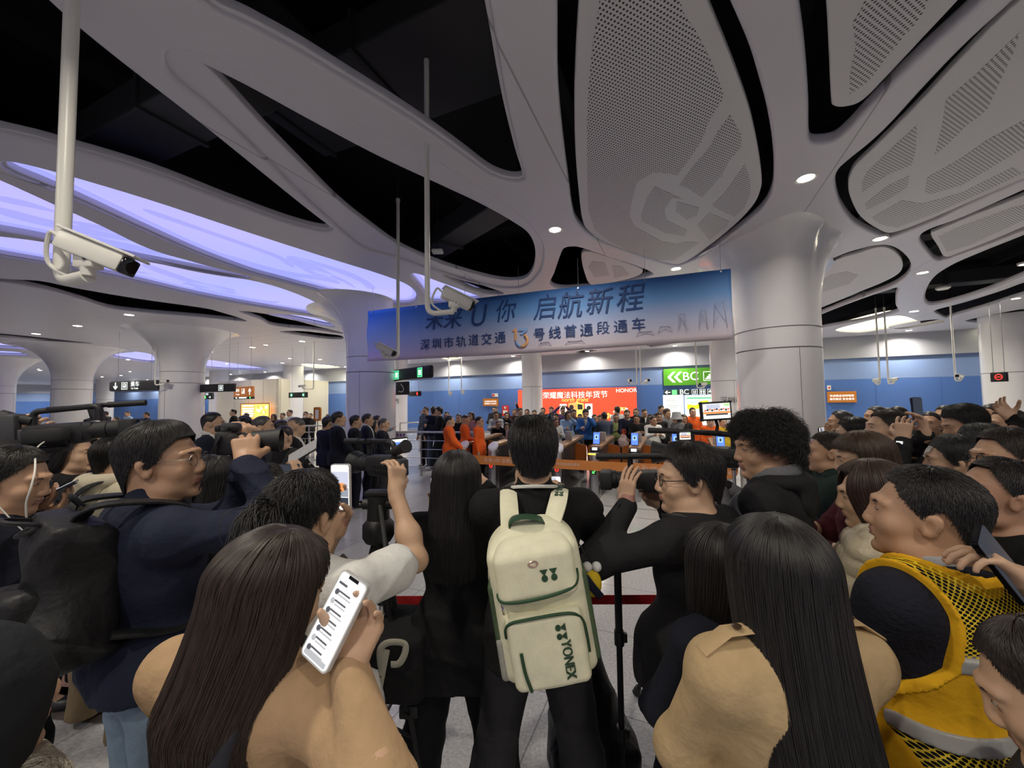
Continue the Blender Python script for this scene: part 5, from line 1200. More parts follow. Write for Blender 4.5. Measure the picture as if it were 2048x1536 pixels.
# ---- signs
M_ORS = mat('orange sign sheet', (.55, .19, .02), .5); M_GRS = mat('green sign sheet', (.09, .34, .02), .45); M_DKG = mat('dark sign face', (.03, .045, .05), .35)
M_PIC = mat('pictogram white', (.8, .82, .8), .5, emit=(.9, 1, .95), estr=.7); M_GRL = mat('lit green', (.02, .3, .12), .5, emit=(.03, .45, .16), estr=.8); M_REDL = mat('lit red', (.5, .02, .02), .5, emit=(1, .05, .03), estr=1.0); M_GRNL = mat('lit green arrow', (.05, .5, .08), .5, emit=(.1, 1, .15), estr=1.5); M_YEL = mat('lit yellow', (.9, .6, .05), .5, emit=(1, .65, .05), estr=1.6)
def sign(name, label, L, R, h, m, dep=.10, cat='sign', hang=True, bevel=.02, rod=(.15, .85), face=None):
    L = Vector(L); R = Vector(R); z = (L.z+R.z)/2; x = (R-L); x.z = 0; w = x.length
    t = thing(name, label, cat, ((L+R)/2)); M = frame((0, 0, 0), x)
    bm = bmesh.new(); add_box(bm, (0, dep/2, 0), (w, dep, h), M, bevel); from_bm('sign_box', bm, m, t, True)
    if hang:
        for f in rod:
            bm = bmesh.new(); add_cyl(bm, M @ Vector((w*(f-.5), dep/2, h/2-.01)), M @ Vector((w*(f-.5), dep/2, CEIL-z)), .006, seg=8); from_bm('hanger', bm, M_STEEL, t)
    return t, M, w
def icon_box(bm, M, x, z, s, kind, mi=0, mi2=1):
    fr = s*.06
    for a in (-1, 1): add_box(bm, (x+a*s*.47, -.004, z), (fr, .006, s), M, mi=mi); add_box(bm, (x, -.004, z+a*s*.47), (s, .006, fr), M, mi=mi)
    if kind == 'wc':
        for a in (-.2, .2): poly_slab(bm, disc_pts(x+a*s, z+s*.28, s*.08, 10), M, -.007, -.001, mi); poly_slab(bm, [(x+(a-.14)*s, z+.16*s), (x+(a+.14)*s, z+.16*s), (x+(a+.05)*s, z-.4*s), (x+(a-.05)*s, z-.4*s)], M, -.007, -.001, mi)
    elif kind == 'train':
        poly_slab(bm, [(x-.26*s, z-.2*s), (x+.26*s, z-.2*s), (x+.26*s, z+.2*s), (x+.15*s, z+.34*s), (x-.15*s, z+.34*s), (x-.26*s, z+.2*s)], M, -.007, -.001, mi); add_box(bm, (x, -.008, z+.12*s), (.36*s, .004, .14*s), M, mi=mi2); add_box(bm, (x-.16*s, -.005, z-.32*s), (.08*s, .004, .14*s), M, mi=mi); add_box(bm, (x+.16*s, -.005, z-.32*s), (.08*s, .004, .14*s), M, mi=mi)
    elif kind == 'stairs':
        for q in range(4): add_box(bm, (x+(-.24+.16*q)*s, -.005, z+(-.28+.10*q)*s), (.15*s, .005, (.12+.2*q)*s), M, mi=mi)
    elif kind == 'lift':
        for a in (-.15, .15): poly_slab(bm, disc_pts(x+a*s, z+.2*s, .08*s, 10), M, -.007, -.001, mi); add_box(bm, (x+a*s, -.005, z-.1*s), (.14*s, .005, .42*s), M, mi=mi)
    elif kind == 'car':
        poly_slab(bm, [(x-.32*s, z-.15*s), (x+.32*s, z-.15*s), (x+.32*s, z+.05*s), (x+.15*s, z+.25*s), (x-.15*s, z+.25*s), (x-.32*s, z+.05*s)], M, -.007, -.001, mi)
def arrow(bm, M, x, z, s, ang, mi=0):
    Q = M @ Matrix.Translation((x, 0, z)) @ Matrix.Rotation(ang, 4, 'Y')
    poly_slab(bm, [(-.08*s, -.5*s), (.08*s, -.5*s), (.08*s, .2*s), (.34*s, -.06*s), (.34*s, .14*s), (0, .5*s), (-.34*s, .14*s), (-.34*s, -.06*s), (-.08*s, .2*s)], Q, -.006, -.001, mi)
# gate sign with two green marks
t, M, w = sign('gate_sign', 'black overhead sign with two green gate marks beside the violet lit column', P(781, 750, 10.0), P(860, 744, 8.7), .30, M_BLACK, .12, bevel=.05)
bm = bmesh.new()
for f in (-.32, .27):
    add_box(bm, (w*f, -.003, 0), (.18, .006, .20), M, .02, mi=0); 
    for a in (-1, 1): add_box(bm, (w*f+a*.095, -.005, 0), (.012, .006, .21), M, mi=1); add_box(bm, (w*f, -.005, a*.105), (.20, .006, .012), M, mi=1)
    for dx in (-.045, 0, .045):
        for dz in (-.045, .0, .04): add_box(bm, (w*f+dx, -.008, dz), (.032, .006, .034), M, mi=2)
from_bm('gate_mark', bm, [M_GRL, mat('pale green line', (.2, .6, .35), .5, emit=(.25, .85, .5), estr=.8), M_PIC], t)
t, M, w = sign('display_board', 'black hanging screen under the gate sign, half behind the violet lit column', P(786, 777, 13), P(816, 776, 12.6), .44, M_BLACKM, .08)
bm = bmesh.new(); add_tube(bm, smooth_path([M @ Vector((-.04+w*.1, -.006, .14)), M @ Vector((w*.22, -.006, -.02)), M @ Vector((w*.12, -.006, -.12)), M @ Vector((-.08, -.006, -.10))], 5), .012, 6); from_bm('cable_loop', bm, M_WHITEP, t)
t, M, w = sign('gate_sign', 'small black sign with a red mark right of the black hanging screen', P(817, 788, 13.4), P(839, 787, 12.8), .17, M_BLACK, .08, bevel=.02)
bm = bmesh.new(); poly_slab(bm, disc_pts(w*.3, 0, .055), M, -.006, .001, 0); add_box(bm, (w*.3, -.007, 0), (.014, .004, .08), M, mi=1); from_bm('stop_mark', bm, [M_REDL, M_BLACK], t)
t, M, w = sign('direction_sign', 'dark train sign with a down arrow beside the grey flared column', P(217, 771, 13.0), P(313, 772, 12.6), .35, M_GREYPL, .12, bevel=.055)
bm = bmesh.new(); arrow(bm, M, -w*.35, 0, .24, math.pi); icon_box(bm, M, -w*.16, 0, .24, 'train', 0, 1); add_text(bm, '乘车', M @ Matrix.Translation((w*.06, -.004, .045)), .19, .003); add_text(bm, 'To Train', M @ Matrix.Translation((w*.055, -.004, -.09)), .085, .003); from_bm('lettering', bm, [M_PIC, M_GREYPL], t)
t, M, w = sign('direction_sign', 'long black sign with one train pictogram right of the grey flared column', P(392, 776, 13.2), P(467, 776, 12.8), .27, M_BLACK, .10, bevel=.012)
bm = bmesh.new(); icon_box(bm, M, w*.17, 0, .19, 'train', 0, 1); from_bm('pictogram', bm, [M_PIC, M_BLACK], t)
t, M, w = sign('direction_sign', 'orange hanging sign with an up arrow next to the long black train sign', P(467, 784, 15.2), P(505, 783, 14.6), .40, mat('orange lit sign', (.42, .15, .05), .5, emit=(.6, .2, .05), estr=.25), .08, bevel=.01)
bm = bmesh.new(); arrow(bm, M, w*.36, .0, .26, 0); icon_box(bm, M, w*.02, .02, .2, 'stairs'); add_text(bm, '乘车', M @ Matrix.Translation((-w*.28, -.004, .05)), .14, .003); add_text(bm, 'To Train', M @ Matrix.Translation((-w*.27, -.004, -.10)), .07, .003); from_bm('lettering', bm, M_PIC, t)
t, M, w = sign('exit_sign', 'slim dark exit strip under the orange hanging sign', P(467, 796, 15.3), P(505, 795, 14.7), .11, M_DKG, .08, bevel=.01, hang=False)
bm = bmesh.new(); add_text(bm, 'BC', M @ Matrix.Translation((-w*.33, -.004, 0)), .10, .003); add_box(bm, (.0, -.004, 0), (w*.4, .004, .05), M, mi=0); add_box(bm, (w*.38, -.004, 0), (.06, .004, .06), M, mi=1); from_bm('lettering', bm, [M_PIC, M_GRNL], t)
t, M, w = sign('exit_sign', 'small dark exit sign with a right arrow peeking out beside the grey flared column', P(396, 792, 15.5), P(424, 792, 15.2), .27, M_DKG, .08, bevel=.01)
bm = bmesh.new(); arrow(bm, M, w*.35, -.05, .12, math.pi/2); add_box(bm, (0, -.004, -.05), (.10, .004, .10), M, mi=1); add_text(bm, 'AD', M @ Matrix.Translation((w*.15, -.004, .07)), .12, .003); from_bm('lettering', bm, [M_PIC, M_GRNL], t)
t, M, w = sign('gate_sign', 'tiny distant black sign with two green marks on the square looking column', P(577, 790, 17.2), P(613, 790, 16.8), .24, M_BLACK, .08, bevel=.012)
bm = bmesh.new()
for f in (-.33, .33): add_box(bm, (w*f, -.004, 0), (.12, .006, .13), M, mi=0); add_box(bm, (w*f, -.008, 0), (.06, .004, .06), M, mi=1)
from_bm('gate_mark', bm, [M_GRL, M_PIC], t)
t, M, w = sign('gate_sign', 'black sign with a red no entry mark at the right edge beside the cream column', P(1980, 755, 10.6), P(2012, 753, 10.3), .26, M_BLACK, .10, bevel=.015)
bm = bmesh.new(); add_tube(bm, [M @ Vector((w*.05+.07*math.cos(a), -.004, .07*math.sin(a))) for a in np.linspace(0, 6.28, 17)[:-1]], .010, 6, closed=True); add_box(bm, (w*.05, -.004, 0), (.09, .005, .02), M); from_bm('no_entry_mark', bm, M_REDL, t)
# things on the blue wall
Mw13 = vplane(12.99)
def on_wall(name, label, x0, y0, x1, y1, m, dep=.06, cat='sign', v=12.98, par=None):
    Mv = vplane(v); ym0 = (y0+y1)/2
    a = plane_hit(x0, ym0, Mv); b = plane_hit(x1, ym0, Mv); xm = (x0+x1)/2; zt_ = plane_hit(xm, y0, Mv)[1]; zb_ = plane_hit(xm, y1, Mv)[1]
    w = b[0]-a[0]; h = zt_-zb_; c = Mv @ Vector(((a[0]+b[0])/2, -dep, (zt_+zb_)/2))
    t = thing(name, label, cat, c); M = Mv.copy(); M.translation = (0, 0, 0)
    bm = bmesh.new(); add_box(bm, (0, dep/2, 0), (w, dep, h), M, .006); from_bm('sign_board', bm, m, t)
    return t, M, w, h
M_AD = mat('lit red poster', (.5, .06, .03), .4, emit=(.95, .09, .035), estr=.62); M_ADW = mat('lit white print', (.8, .8, .78), .5, emit=(1, .97, .9), estr=.95); M_ADY = mat('lit yellow print', (.8, .5, .1), .5, emit=(1, .68, .12), estr=.9); M_ADO = mat('lit orange print', (.8, .3, .1), .5, emit=(1, .42, .12), estr=.75); M_ADD = mat('poster dark print', (.05, .05, .05), .5)
t, M, w, h = on_wall('poster', 'big red illuminated advertising poster on the blue wall behind the crowd', 1037, 777, 1274, 858, M_AD, cat='poster')
bm = bmesh.new(); Y0 = -.001
fx = lambda px: (px-1155.5)/237*w; fz = lambda py: (817.5-py)/81*h*1.0
add_text(bm, '荣耀魔法科技年货节', M @ Matrix.Translation((fx(1157), -.004, h*.33)), .40, .003); add_text(bm, 'north grant', M @ Matrix.Translation((fx(1157), -.004, h*.22)), .32, .003, 1, shear=.3); add_text(bm, 'HONOR', M @ Matrix.Translation((fx(1256), -.004, h*.42)), .28, .003)
for px, m2 in ((1134, 0), (1185, 0)):
    poly_slab(bm, [(fx(px-7), h*.12), (fx(px+7), h*.12), (fx(px+7), -h*.25), (fx(px-7), -h*.25)], M, -.006, 0, 0); poly_slab(bm, disc_pts(fx(px), h*.02, .12, 14), M, -.009, -.003, 3)
poly_slab(bm, [(fx(1145), h*.14), (fx(1160), h*.16), (fx(1160), -h*.3), (fx(1145), -h*.3)], M, -.006, 0, 2); poly_slab(bm, disc_pts(fx(1151), h*.04, .13, 14), M, -.009, -.003, 3); poly_slab(bm, [(fx(1161), h*.16), (fx(1175), h*.13), (fx(1175), -h*.3), (fx(1161), -h*.3)], M, -.006, 0, 1); poly_slab(bm, [(fx(1163), h*.12), (fx(1173), h*.10), (fx(1173), -h*.02), (fx(1163), -h*.02)], M, -.009, -.003, 3)
random.seed(5)
for i in range(26): px = 1207+random.random()*50; poly_slab(bm, disc_pts(fx(px), -h*.28+(px-1207)/50*h*.3+random.uniform(-.1, .14), random.uniform(.03, .085), 10), M, -.006, 0, random.choice((1, 1, 2, 0)))
from_bm('print', bm, [M_ADW, M_ADY, M_ADO, M_ADD], t)
t, M, w, h = on_wall('exit_sign', 'large green exit board with white letters and pictograms on the blue wall', 1327, 736, 1452, 770, M_GRS)
bm = bmesh.new(); k_ = w/125
for q in (0, .30):
    poly_slab(bm, [(-w*.5+.18+q, 0), (-w*.5+.42+q, .26), (-w*.5+.56+q, .26), (-w*.5+.32+q, 0), (-w*.5+.56+q, -.26), (-w*.5+.42+q, -.26)], M, -.006, 0)
add_text(bm, 'BC', M @ Matrix.Translation((-w*.5+1.22, -.004, 0)), .58, .004); icon_box(bm, M, -w*.5+2.0, 0, .44, 'stairs'); icon_box(bm, M, -w*.5+2.55, 0, .44, 'wc'); icon_box(bm, M, -w*.5+3.1, 0, .44, 'lift'); from_bm('lettering', bm, M_WHITE, t)
t, M, w, h = on_wall('exit_sign', 'narrow dark exit strip with an arrow and BC below the green exit board', 1328, 779, 1428, 789, M_DKG)
bm = bmesh.new(); arrow(bm, M, -w*.5+.17, 0, .26, -math.pi/2); add_box(bm, (-w*.5+.48, -.004, 0), (.22, .004, .22), M, mi=1); add_text(bm, 'BC', M @ Matrix.Translation((-w*.5+.92, -.004, 0)), .34, .003)
for i, kd in enumerate(('lift', 'wc', 'car', 'car')): icon_box(bm, M, -w*.5+1.38+.34*i, 0, .25, kd)
from_bm('lettering', bm, [M_PIC, M_GRNL], t)
M_LB = mat('lit white board', (.7, .75, .7), .4, emit=(.88, 1, .86), estr=.9)
t, M, w, h = on_wall('information_board', 'backlit white information board with grey lines below the exit strip', 1327, 790, 1368, 850, M_LB, cat='board')
bm = bmesh.new(); 
for i, q in enumerate((.40, .33, .27, .14, .08)): add_box(bm, (-.05*(i % 2), -.003, h*q), (w*(.62 if i % 2 else .4), .004, .022), M)
from_bm('print', bm, mat('grey print', (.3, .33, .33), .5), t)
t, M, w, h = on_wall('map_board', 'backlit street map board with green and yellow areas right of the white board', 1370, 790, 1428, 850, M_LB, cat='board')
bm = bmesh.new(); add_box(bm, (0, -.003, h*.40), (w*.86, .004, .06), M, mi=2); poly_slab(bm, [(-w*.42, h*.02), (-w*.42, h*.2), (-w*.1, h*.16), (w*.05, h*.3), (w*.3, h*.33), (w*.38, h*.15), (w*.1, h*.05)], M, -.004, 0, 0); poly_slab(bm, [(-w*.42, h*.32), (w*.0, h*.32), (-w*.12, h*.22), (-w*.42, h*.24)], M, -.004, 0, 1); poly_slab(bm, [(-w*.42, -h*.25), (-w*.2, -h*.2), (-w*.25, -h*.4), (-w*.42, -h*.4)], M, -.004, 0, 0); from_bm('print', bm, [mat('lit map green', (.5, .7, .02), .5, emit=(.72, .9, .02), estr=.8), mat('lit map blue', (.4, .7, .8), .5, emit=(.5, .85, .95), estr=.7), M_GRL], t)
for x0, y0, x1, y1, lab in ((967, 797, 997, 812, 'orange notice board with two white lines on the wall above the orange jackets'), (1654, 783, 1712, 805, 'orange notice board with two white lines on the blue wall at the right')):
    t, M, w, h = on_wall('notice_board', lab, x0, y0, x1, y1, M_ORS, cat='sign'); bm = bmesh.new()
    add_text(bm, '欢迎乘坐深圳地铁', M @ Matrix.Translation((0, -.003, h*.10)), h*.22, .002); add_text(bm, '请勿靠近 安全乘车', M @ Matrix.Translation((0, -.003, -h*.2)), h*.22, .002); from_bm('lettering', bm, M_WHITE, t)
t, M, w, h = on_wall('wall_label', 'small white square label above the right orange notice board', 1654, 771, 1661, 780, M_WHITEP); bm = bmesh.new(); add_box(bm, (0, -.003, 0), (w*.5, .004, h*.4), M); from_bm('print', bm, M_REDB, t)
t, M, w, h = on_wall('wall_label', 'small white label with a dark red square above the left orange notice board', 985, 787, 996, 794, M_WHITEP); bm = bmesh.new(); add_box(bm, (-w*.25, -.003, 0), (w*.4, .004, h*.7), M); from_bm('print', bm, M_REDB, t)
t, M, w, h = on_wall('fire_cabinet', 'red and white fire equipment board on the blue wall left of the slender column', 1006, 811, 1018, 832, M_REDB, .12, 'fire cabinet'); bm = bmesh.new(); add_box(bm, (0, -.003, -h*.1), (w*.7, .004, h*.3), M); add_box(bm, (0, -.003, h*.3), (w*.3, .004, h*.2), M); from_bm('print', bm, M_WHITEP, t)
for x0, y0, x1, y1, lab in ((467, 775, 482, 872, ''),): pass
Mq = vplane(9.3)
t, M, w, h = on_wall('poster', 'orange and cream illuminated ticket poster behind the crowd at the left', 484, 807, 541, 839, mat('lit orange poster', (.7, .3, .1), .4, emit=(1, .42, .10), estr=.8), .08, 'poster', v=8.6)
bm = bmesh.new(); add_box(bm, (w*.24, -.003, -.02), (w*.48, .004, h*.9), M, mi=1); add_box(bm, (-w*.24, -.003, h*.36), (w*.4, .004, h*.08), M, mi=0)
for i in range(4): add_box(bm, (-w*.24, -.004, h*(.18-.15*i)), (w*(.42-.04*(i % 2)), .004, h*.09), M, mi=0)
for i in range(9): poly_slab(bm, disc_pts(w*(.08+.04*i), h*(.1+.2*math.sin(i*1.7)), .07+.02*(i % 3), 10), M, -.008, -.002, 2 if i % 2 else 0)
for a in (-1, 1): add_box(bm, (a*w*.5, -.004, 0), (.04, .02, h), M, mi=3); add_box(bm, (0, -.004, a*h*.5), (w, .02, .04), M, mi=3)
from_bm('print', bm, [M_ADW, M_ADY, M_ADO, M_BLACK], t)
t, M, w, h = on_wall('information_board', 'small backlit white and green board left of the square looking column', 556, 805, 577, 840, M_LB, cat='board', v=12.5); bm = bmesh.new(); add_box(bm, (w*.3, -.003, h*.3), (w*.3, .004, h*.3), M); from_bm('print', bm, M_GRNL, t)
# ticket office kiosks at the far left
for x0, y0, x1, y1, lab in ((17, 806, 50, 850, 'dark ticket machine standing far behind the raised video camera'), (176, 812, 196, 846, 'dark ticket machine right of the lavender flared column')):
    t, M, w, h = on_wall('ticket_machine', lab, x0, y0, x1, y1, M_BLACKM, .5, 'machine', v=11); bm = bmesh.new(); add_box(bm, (0, -.004, h*.4), (w*.8, .006, h*.10), M); from_bm('light_strip', bm, SC_SKIN, t); bm = bmesh.new(); add_box(bm, (0, -.004, 0), (w*.4, .01, h*.3), M); from_bm('screen', bm, M_GLS, t)
    bm = bmesh.new(); add_box(bm, (0, .25, -(t.location.z-0)/2-h/4), (w*.95, .46, t.location.z-h/2+.02), M); from_bm('plinth', bm, M_GREYPL, t)
# lettering on two far columns
def col_text(u, s, ang, z, size, lab=None):
    c = W(u, 10.1); a = ang; q = c+Vector((math.cos(a)*.606, math.sin(a)*.606, z)); M = frame(q, Vector((-math.sin(a), math.cos(a), 0))); return s, M, size
bm = bmesh.new(); s_, M, z_ = col_text(.3, '深圳湾', -1.9, 1.78, .28); M.translation -= M.to_3x3() @ Vector((0, .05, 0)); add_text(bm, s_, M, .26, .003)
tag(from_bm('column_lettering', bm, M_BLACKM), 'dark brush lettering on the cream column beside the map board', 'lettering')
bm = bmesh.new(); s_, M, z_ = col_text(-16.4, '方', -1.3, 1.95, .3); M.translation -= M.to_3x3() @ Vector((0, .04, 0)); add_text(bm, s_, M, .32, .003)
tag(from_bm('column_lettering', bm, M_BLACKM), 'dark lettering on the cream column below the black hanging screen', 'lettering')
# ---- fare gates
M_GSIDE = mat('gate dark glass', (.035, .032, .035), .15); M_GTOP = mat('gate bronze top', (.33, .20, .12), .35, metal=.4); M_FLAP = mat('orange flap', (.50, .13, .01), .35); M_GCAP = mat('gate reader cap', (.62, .62, .72), .3); M_GBOX = mat('gate pale box', (.48, .43, .42), .45)
def gate(u, label, kind, mark):
    c = W(u, -.25); t = thing('ticket_gate', label, 'ticket gate', c, UA, 'ticket gates'); B = lambda n, f, m, p=t, s=True: from_bm(n, f, m, p, s)
    bm = bmesh.new(); add_box(bm, (0, 1.0, .46), (.20, 1.75, .90), I4, .03); B('cabinet', bm, M_GSIDE)
    bm = bmesh.new(); add_lathe(bm, [(.095, 0), (.095, .84), (.088, .86)], Matrix.Translation((0, .04, 0)), 24); add_box(bm, (0, .12, .42), (.188, .14, .84), I4, .01); B('end_post', bm, M_STEEL)
    bm = bmesh.new(); Mt = Matrix.Translation((0, 1.0, .955)) @ Matrix.Rotation(math.radians(2), 4, 'X'); add_box(bm, (0, .05, 0), (.22, 1.7, .07), Mt, .02); B('top_cover', bm, M_GTOP)
    bm = bmesh.new(); add_cyl(bm, (0, 1.9, 0), (0, 1.9, .9), .095, seg=24); B('far_post', bm, M_STEEL)
    for sx in (-1, 1):
        bm = bmesh.new(); poly_slab(bm, [(0, .34), (.21, .38), (.24, .45), (.24, .84), (.21, .88), (0, .92)], Matrix.Translation((sx*.10, 1.05, 0)) @ Matrix.Diagonal((sx, 1, 1, 1)), -.012, .012); B('flap', bm, M_FLAP, s=False)
    bm = bmesh.new(); add_box(bm, (0, .9, 1.08), (.15, .05, .20), Matrix.Translation((0, 0, 0)), .015); B('reader_box', bm, M_GBOX)
    if kind == 'cap':
        bm = bmesh.new(); Mc = Matrix.Translation((0, .06, .90)) @ Matrix.Rotation(math.radians(28), 4, 'X'); add_lathe(bm, [(.12, -.03), (.125, 0), (.115, .03), (.09, .035)], Mc @ Matrix.Diagonal((.85, 1.25, 1, 1)), 28); B('reader_cap', bm, M_GCAP)
    else:
        bm = bmesh.new(); Ms = Matrix.Translation((0, .30, 1.10)) @ Matrix.Rotation(math.radians(-18), 4, 'X'); add_box(bm, (0, 0, 0), (.14, .035, .25), Ms, .012); s = B('face_display', bm, M_GREYPL)
        bm = bmesh.new(); add_box(bm, (0, -.019, 0), (.122, .003, .225), Ms, mi=0); add_box(bm, (0, -.021, .02), (.07, .003, .09), Ms, mi=1); add_box(bm, (0, -.022, .02), (.03, .003, .05), Ms, mi=2); B('screen', bm, [SC_B, screen_mat('screen sky', (.35, .6, 1), 1), SC_D], s, False)
        bm = bmesh.new(); Mr = Matrix.Translation((0, .10, .90)) @ Matrix.Rotation(math.radians(-20), 4, 'X'); add_box(bm, (0, 0, 0), (.19, .06, .10), Mr, .03, mi=0); add_box(bm, (0, -.031, .01), (.10, .008, .055), Mr, .004, mi=1); B('card_reader', bm, [M_BLACK, SC_W])
        bm = bmesh.new(); add_box(bm, (0, -.03, .835), (.20, .10, .022), I4, .009); B('status_light', bm, M_YEL)
    bm = bmesh.new(); Mg = Matrix.Translation((0, -.058, .50)); add_box(bm, (0, .006, 0), (.09, .01, .10), Mg, .004, mi=1)
    if mark == 'red': add_tube(bm, [Mg @ Vector((.034*math.cos(a), -.004, .034*math.sin(a))) for a in np.linspace(0, 6.28, 17)[:-1]], .0065, 6, closed=True); add_box(bm, (0, -.004, 0), (.045, .006, .010), Mg)
    else: arrow(bm, Mg, 0, 0, .075, math.radians(-135))
    B('direction_light', bm, [M_REDL if mark == 'red' else M_GRNL, M_BLACK])
    return t
GL = ['leftmost ticket gate cabinet beside the orange staff', 'ticket gate cabinet with a red mark, left of the middle photographer', 'ticket gate cabinet hidden mostly behind the middle photographer', 'ticket gate cabinet with a red mark right behind the middle photographer',
      'ticket gate cabinet with a blue screen and green arrow, left one of two', 'ticket gate cabinet with a blue screen and green arrow, right one of two', 'ticket gate cabinet behind the hand held camcorder', 'rightmost ticket gate cabinet close to the near column']
for i, kk in enumerate(range(-1, 7)): gate(-5.2+.72*kk, GL[i], 'cap' if kk < 3 else 'screen', 'red' if kk < 3 else 'green')
# ---- orange event tape in front of the gates
def stanchion(c, label, h=.92, m=None, cat='stanchion', group=None):
    t = thing('stanchion', label, cat, c, group=group); m = m or M_CHROME
    bm = bmesh.new(); add_lathe(bm, [(.16, 0), (.165, .012), (.12, .03), (.04, .045), (.026, .07)], seg=28); from_bm('base', bm, m, t, True)
    bm = bmesh.new(); add_cyl(bm, (0, 0, .05), (0, 0, h-.05), .025, seg=18); from_bm('post', bm, m, t, True)
    bm = bmesh.new(); add_lathe(bm, [(.025, h-.06), (.034, h-.055), (.034, h+.01), (.026, h+.025)], seg=20); from_bm('belt_head', bm, M_BLACK, t, True)
    return t
ta = Vector(W(-5.5, -.95, .725)); tb_ = Vector(W(-.8, -.95, .725)); t = thing('event_tape', 'orange printed event tape stretched in front of the ticket gates', 'tape', (ta+tb_)/2)
Mt = frame((0, 0, 0), tb_-ta); L_ = (tb_-ta).length
bm = bmesh.new(); add_box(bm, (0, 0, 0), (L_, .004, .165), Mt); from_bm('ribbon', bm, mat('orange tape', (.70, .25, .06), .5), t)
bm = bmesh.new()
for x in (-1.9, .9): add_text(bm, '未来U你 启航新程', Mt @ Matrix.Translation((x+.4, -.004, 0)), .095, .001); add_text(bm, '深圳市轨道交通13号线首通段通车', Mt @ Matrix.Translation((x+1.45, -.004, 0)), .06, .001)
add_text(bm, '深圳市轨道交通13号线首通段通车', Mt @ Matrix.Translation((-1.75+.2, -.004, 0)), .001, .0005)
from_bm('lettering', bm, mat('tape pale print', (.8, .6, .5), .5), t)
for q, lab in ((ta, 'steel stanchion holding the left end of the orange tape'), (tb_, 'steel stanchion holding the right end of the orange tape')): stanchion((q.x, q.y, 0), lab, .83, M_STEEL)
# ---- red belt close behind the photographers' front row
ra = Vector((-.66, 1.99, 0)); rb = Vector((.95, 1.96, 0))
t = thing('belt_barrier', 'red retractable belt stretched between the photographers', 'belt', ((ra+rb)/2+Vector((0, 0, .855)))); Mt = frame((0, 0, 0), rb-ra); L_ = (rb-ra).length
bm = bmesh.new(); add_box(bm, (0, 0, 0), (L_, .003, .045), Mt); from_bm('belt', bm, fabric('red belt webbing', (.42, .015, .015), bump=.1, bscale=300), t)
bm = bmesh.new(); add_box(bm, (L_/2-.02, 0, 0), (.04, .012, .052), Mt, .004); from_bm('belt_clip', bm, M_BLACK, t)
stanchion(ra, 'chrome stanchion next to the tripod legs holding the red belt', .90); stanchion(rb+Vector((.06, .06, 0)), 'chrome stanchion hidden beside the black shirt cameraman holding the red belt', .90)
# ---- steel balustrades
def rail(a, b, label, n=5, h=1.1, mids=(.2, .4, .6, .8)):
    a = Vector(a); b = Vector(b); a.z = b.z = 0; t = thing('railing', label, 'railing', (a+b)/2, group='steel railings'); c = (a+b)/2
    bm = bmesh.new(); add_cyl(bm, a-c+Vector((0, 0, h)), b-c+Vector((0, 0, h)), .026, seg=14); from_bm('handrail', bm, M_STEEL, t, True)
    for i in range(n):
        q = a+(b-a)*i/(n-1)-c; bm = bmesh.new(); add_cyl(bm, q, q+Vector((0, 0, h)), .020, seg=12); add_cyl(bm, q, q+Vector((0, 0, .02)), .05, seg=16); from_bm('post', bm, M_STEEL, t, True)
    for m_ in mids:
        bm = bmesh.new(); add_cyl(bm, a-c+Vector((0, 0, h*m_)), b-c+Vector((0, 0, h*m_)), .008, seg=8); from_bm('bar', bm, M_STEEL, t, True)
    return t
rail(P(470, 850, 13.2), P(690, 850, 13.6), 'steel railing in front of the crowd at the left, behind the officials', 7)
rail(P(792, 862, 10.1), P(948, 866, 9.55), 'steel railing beside the ticket gates in front of the walkers', 4)
rail(P(800, 850, 14.5), P(875, 845, 15.2), 'short far railing left of the walkers by the blue wall', 3)
# notice on the railing, orange stand sign
t, M, w = sign('notice_board', 'white notice with purple marks on the railing left of the walkers', P(791, 874, 10.2), P(812, 874, 10.15), .28, M_WHITEP, .02, hang=False, bevel=.004)
bm = bmesh.new()
for i in range(3):
    for j in range(2): add_box(bm, (w*(-.3+.3*i), -.003, .05-.11*j), (w*.2, .004, .07), M)
from_bm('print', bm, mat('purple print', (.25, .08, .4), .5), t)
c = P(635, 828, 12.9); t = thing('sign_stand', 'orange framed sign on a stand by the railing', 'sign', (c.x, c.y, 0)); M = frame((0, 0, c.z), UX)
bm = bmesh.new(); add_box(bm, (0, 0, 0), (.30, .04, .46), M, .05); from_bm('frame', bm, M_ORS, t); bm = bmesh.new(); add_box(bm, (0, -.022, -.01), (.15, .006, .30), M); from_bm('sheet', bm, M_WHITEP, t)
bm = bmesh.new(); add_cyl(bm, (0, 0, .02), (0, 0, c.z-.2), .018, seg=10); add_lathe(bm, [(.16, 0), (.16, .02), (.03, .03)], seg=20); from_bm('pole', bm, M_STEEL, t)
# ================================================================== THE CROWD
fab = {n: fabric('cloth '+n, c) for n, c in dict(navy=(.012, .016, .036), darknavy=(.009, .011, .020), black=(.0085, .0085, .0095), softblack=(.016, .016, .018), charcoal=(.03, .03, .033), grey=(.16, .16, .175), lightgrey=(.34, .35, .38), white=(.72, .72, .70),
  camel=(.44, .29, .165), trench=(.46, .33, .18), cream=(.62, .56, .42), khaki=(.27, .20, .115), denim=(.16, .22, .30), blue=(.03, .13, .42), skyblue=(.30, .45, .68), orange=(.82, .13, .02), green=(.018, .034, .028), lime=(.30, .36, .14), wine=(.07, .012, .018), pink=(.55, .27, .30),
  teal=(.25, .45, .45), brown=(.09, .05, .03), yellow=(.75, .52, .03), purple=(.10, .06, .16), bluegrey=(.08, .10, .15), suit=(.014, .018, .034), fleece=(.60, .55, .46)).items()}
f_ = fab
ns_to_cam = lambda C: (Vector((0, 0, CAM_Z))-Vector(C)).normalized()
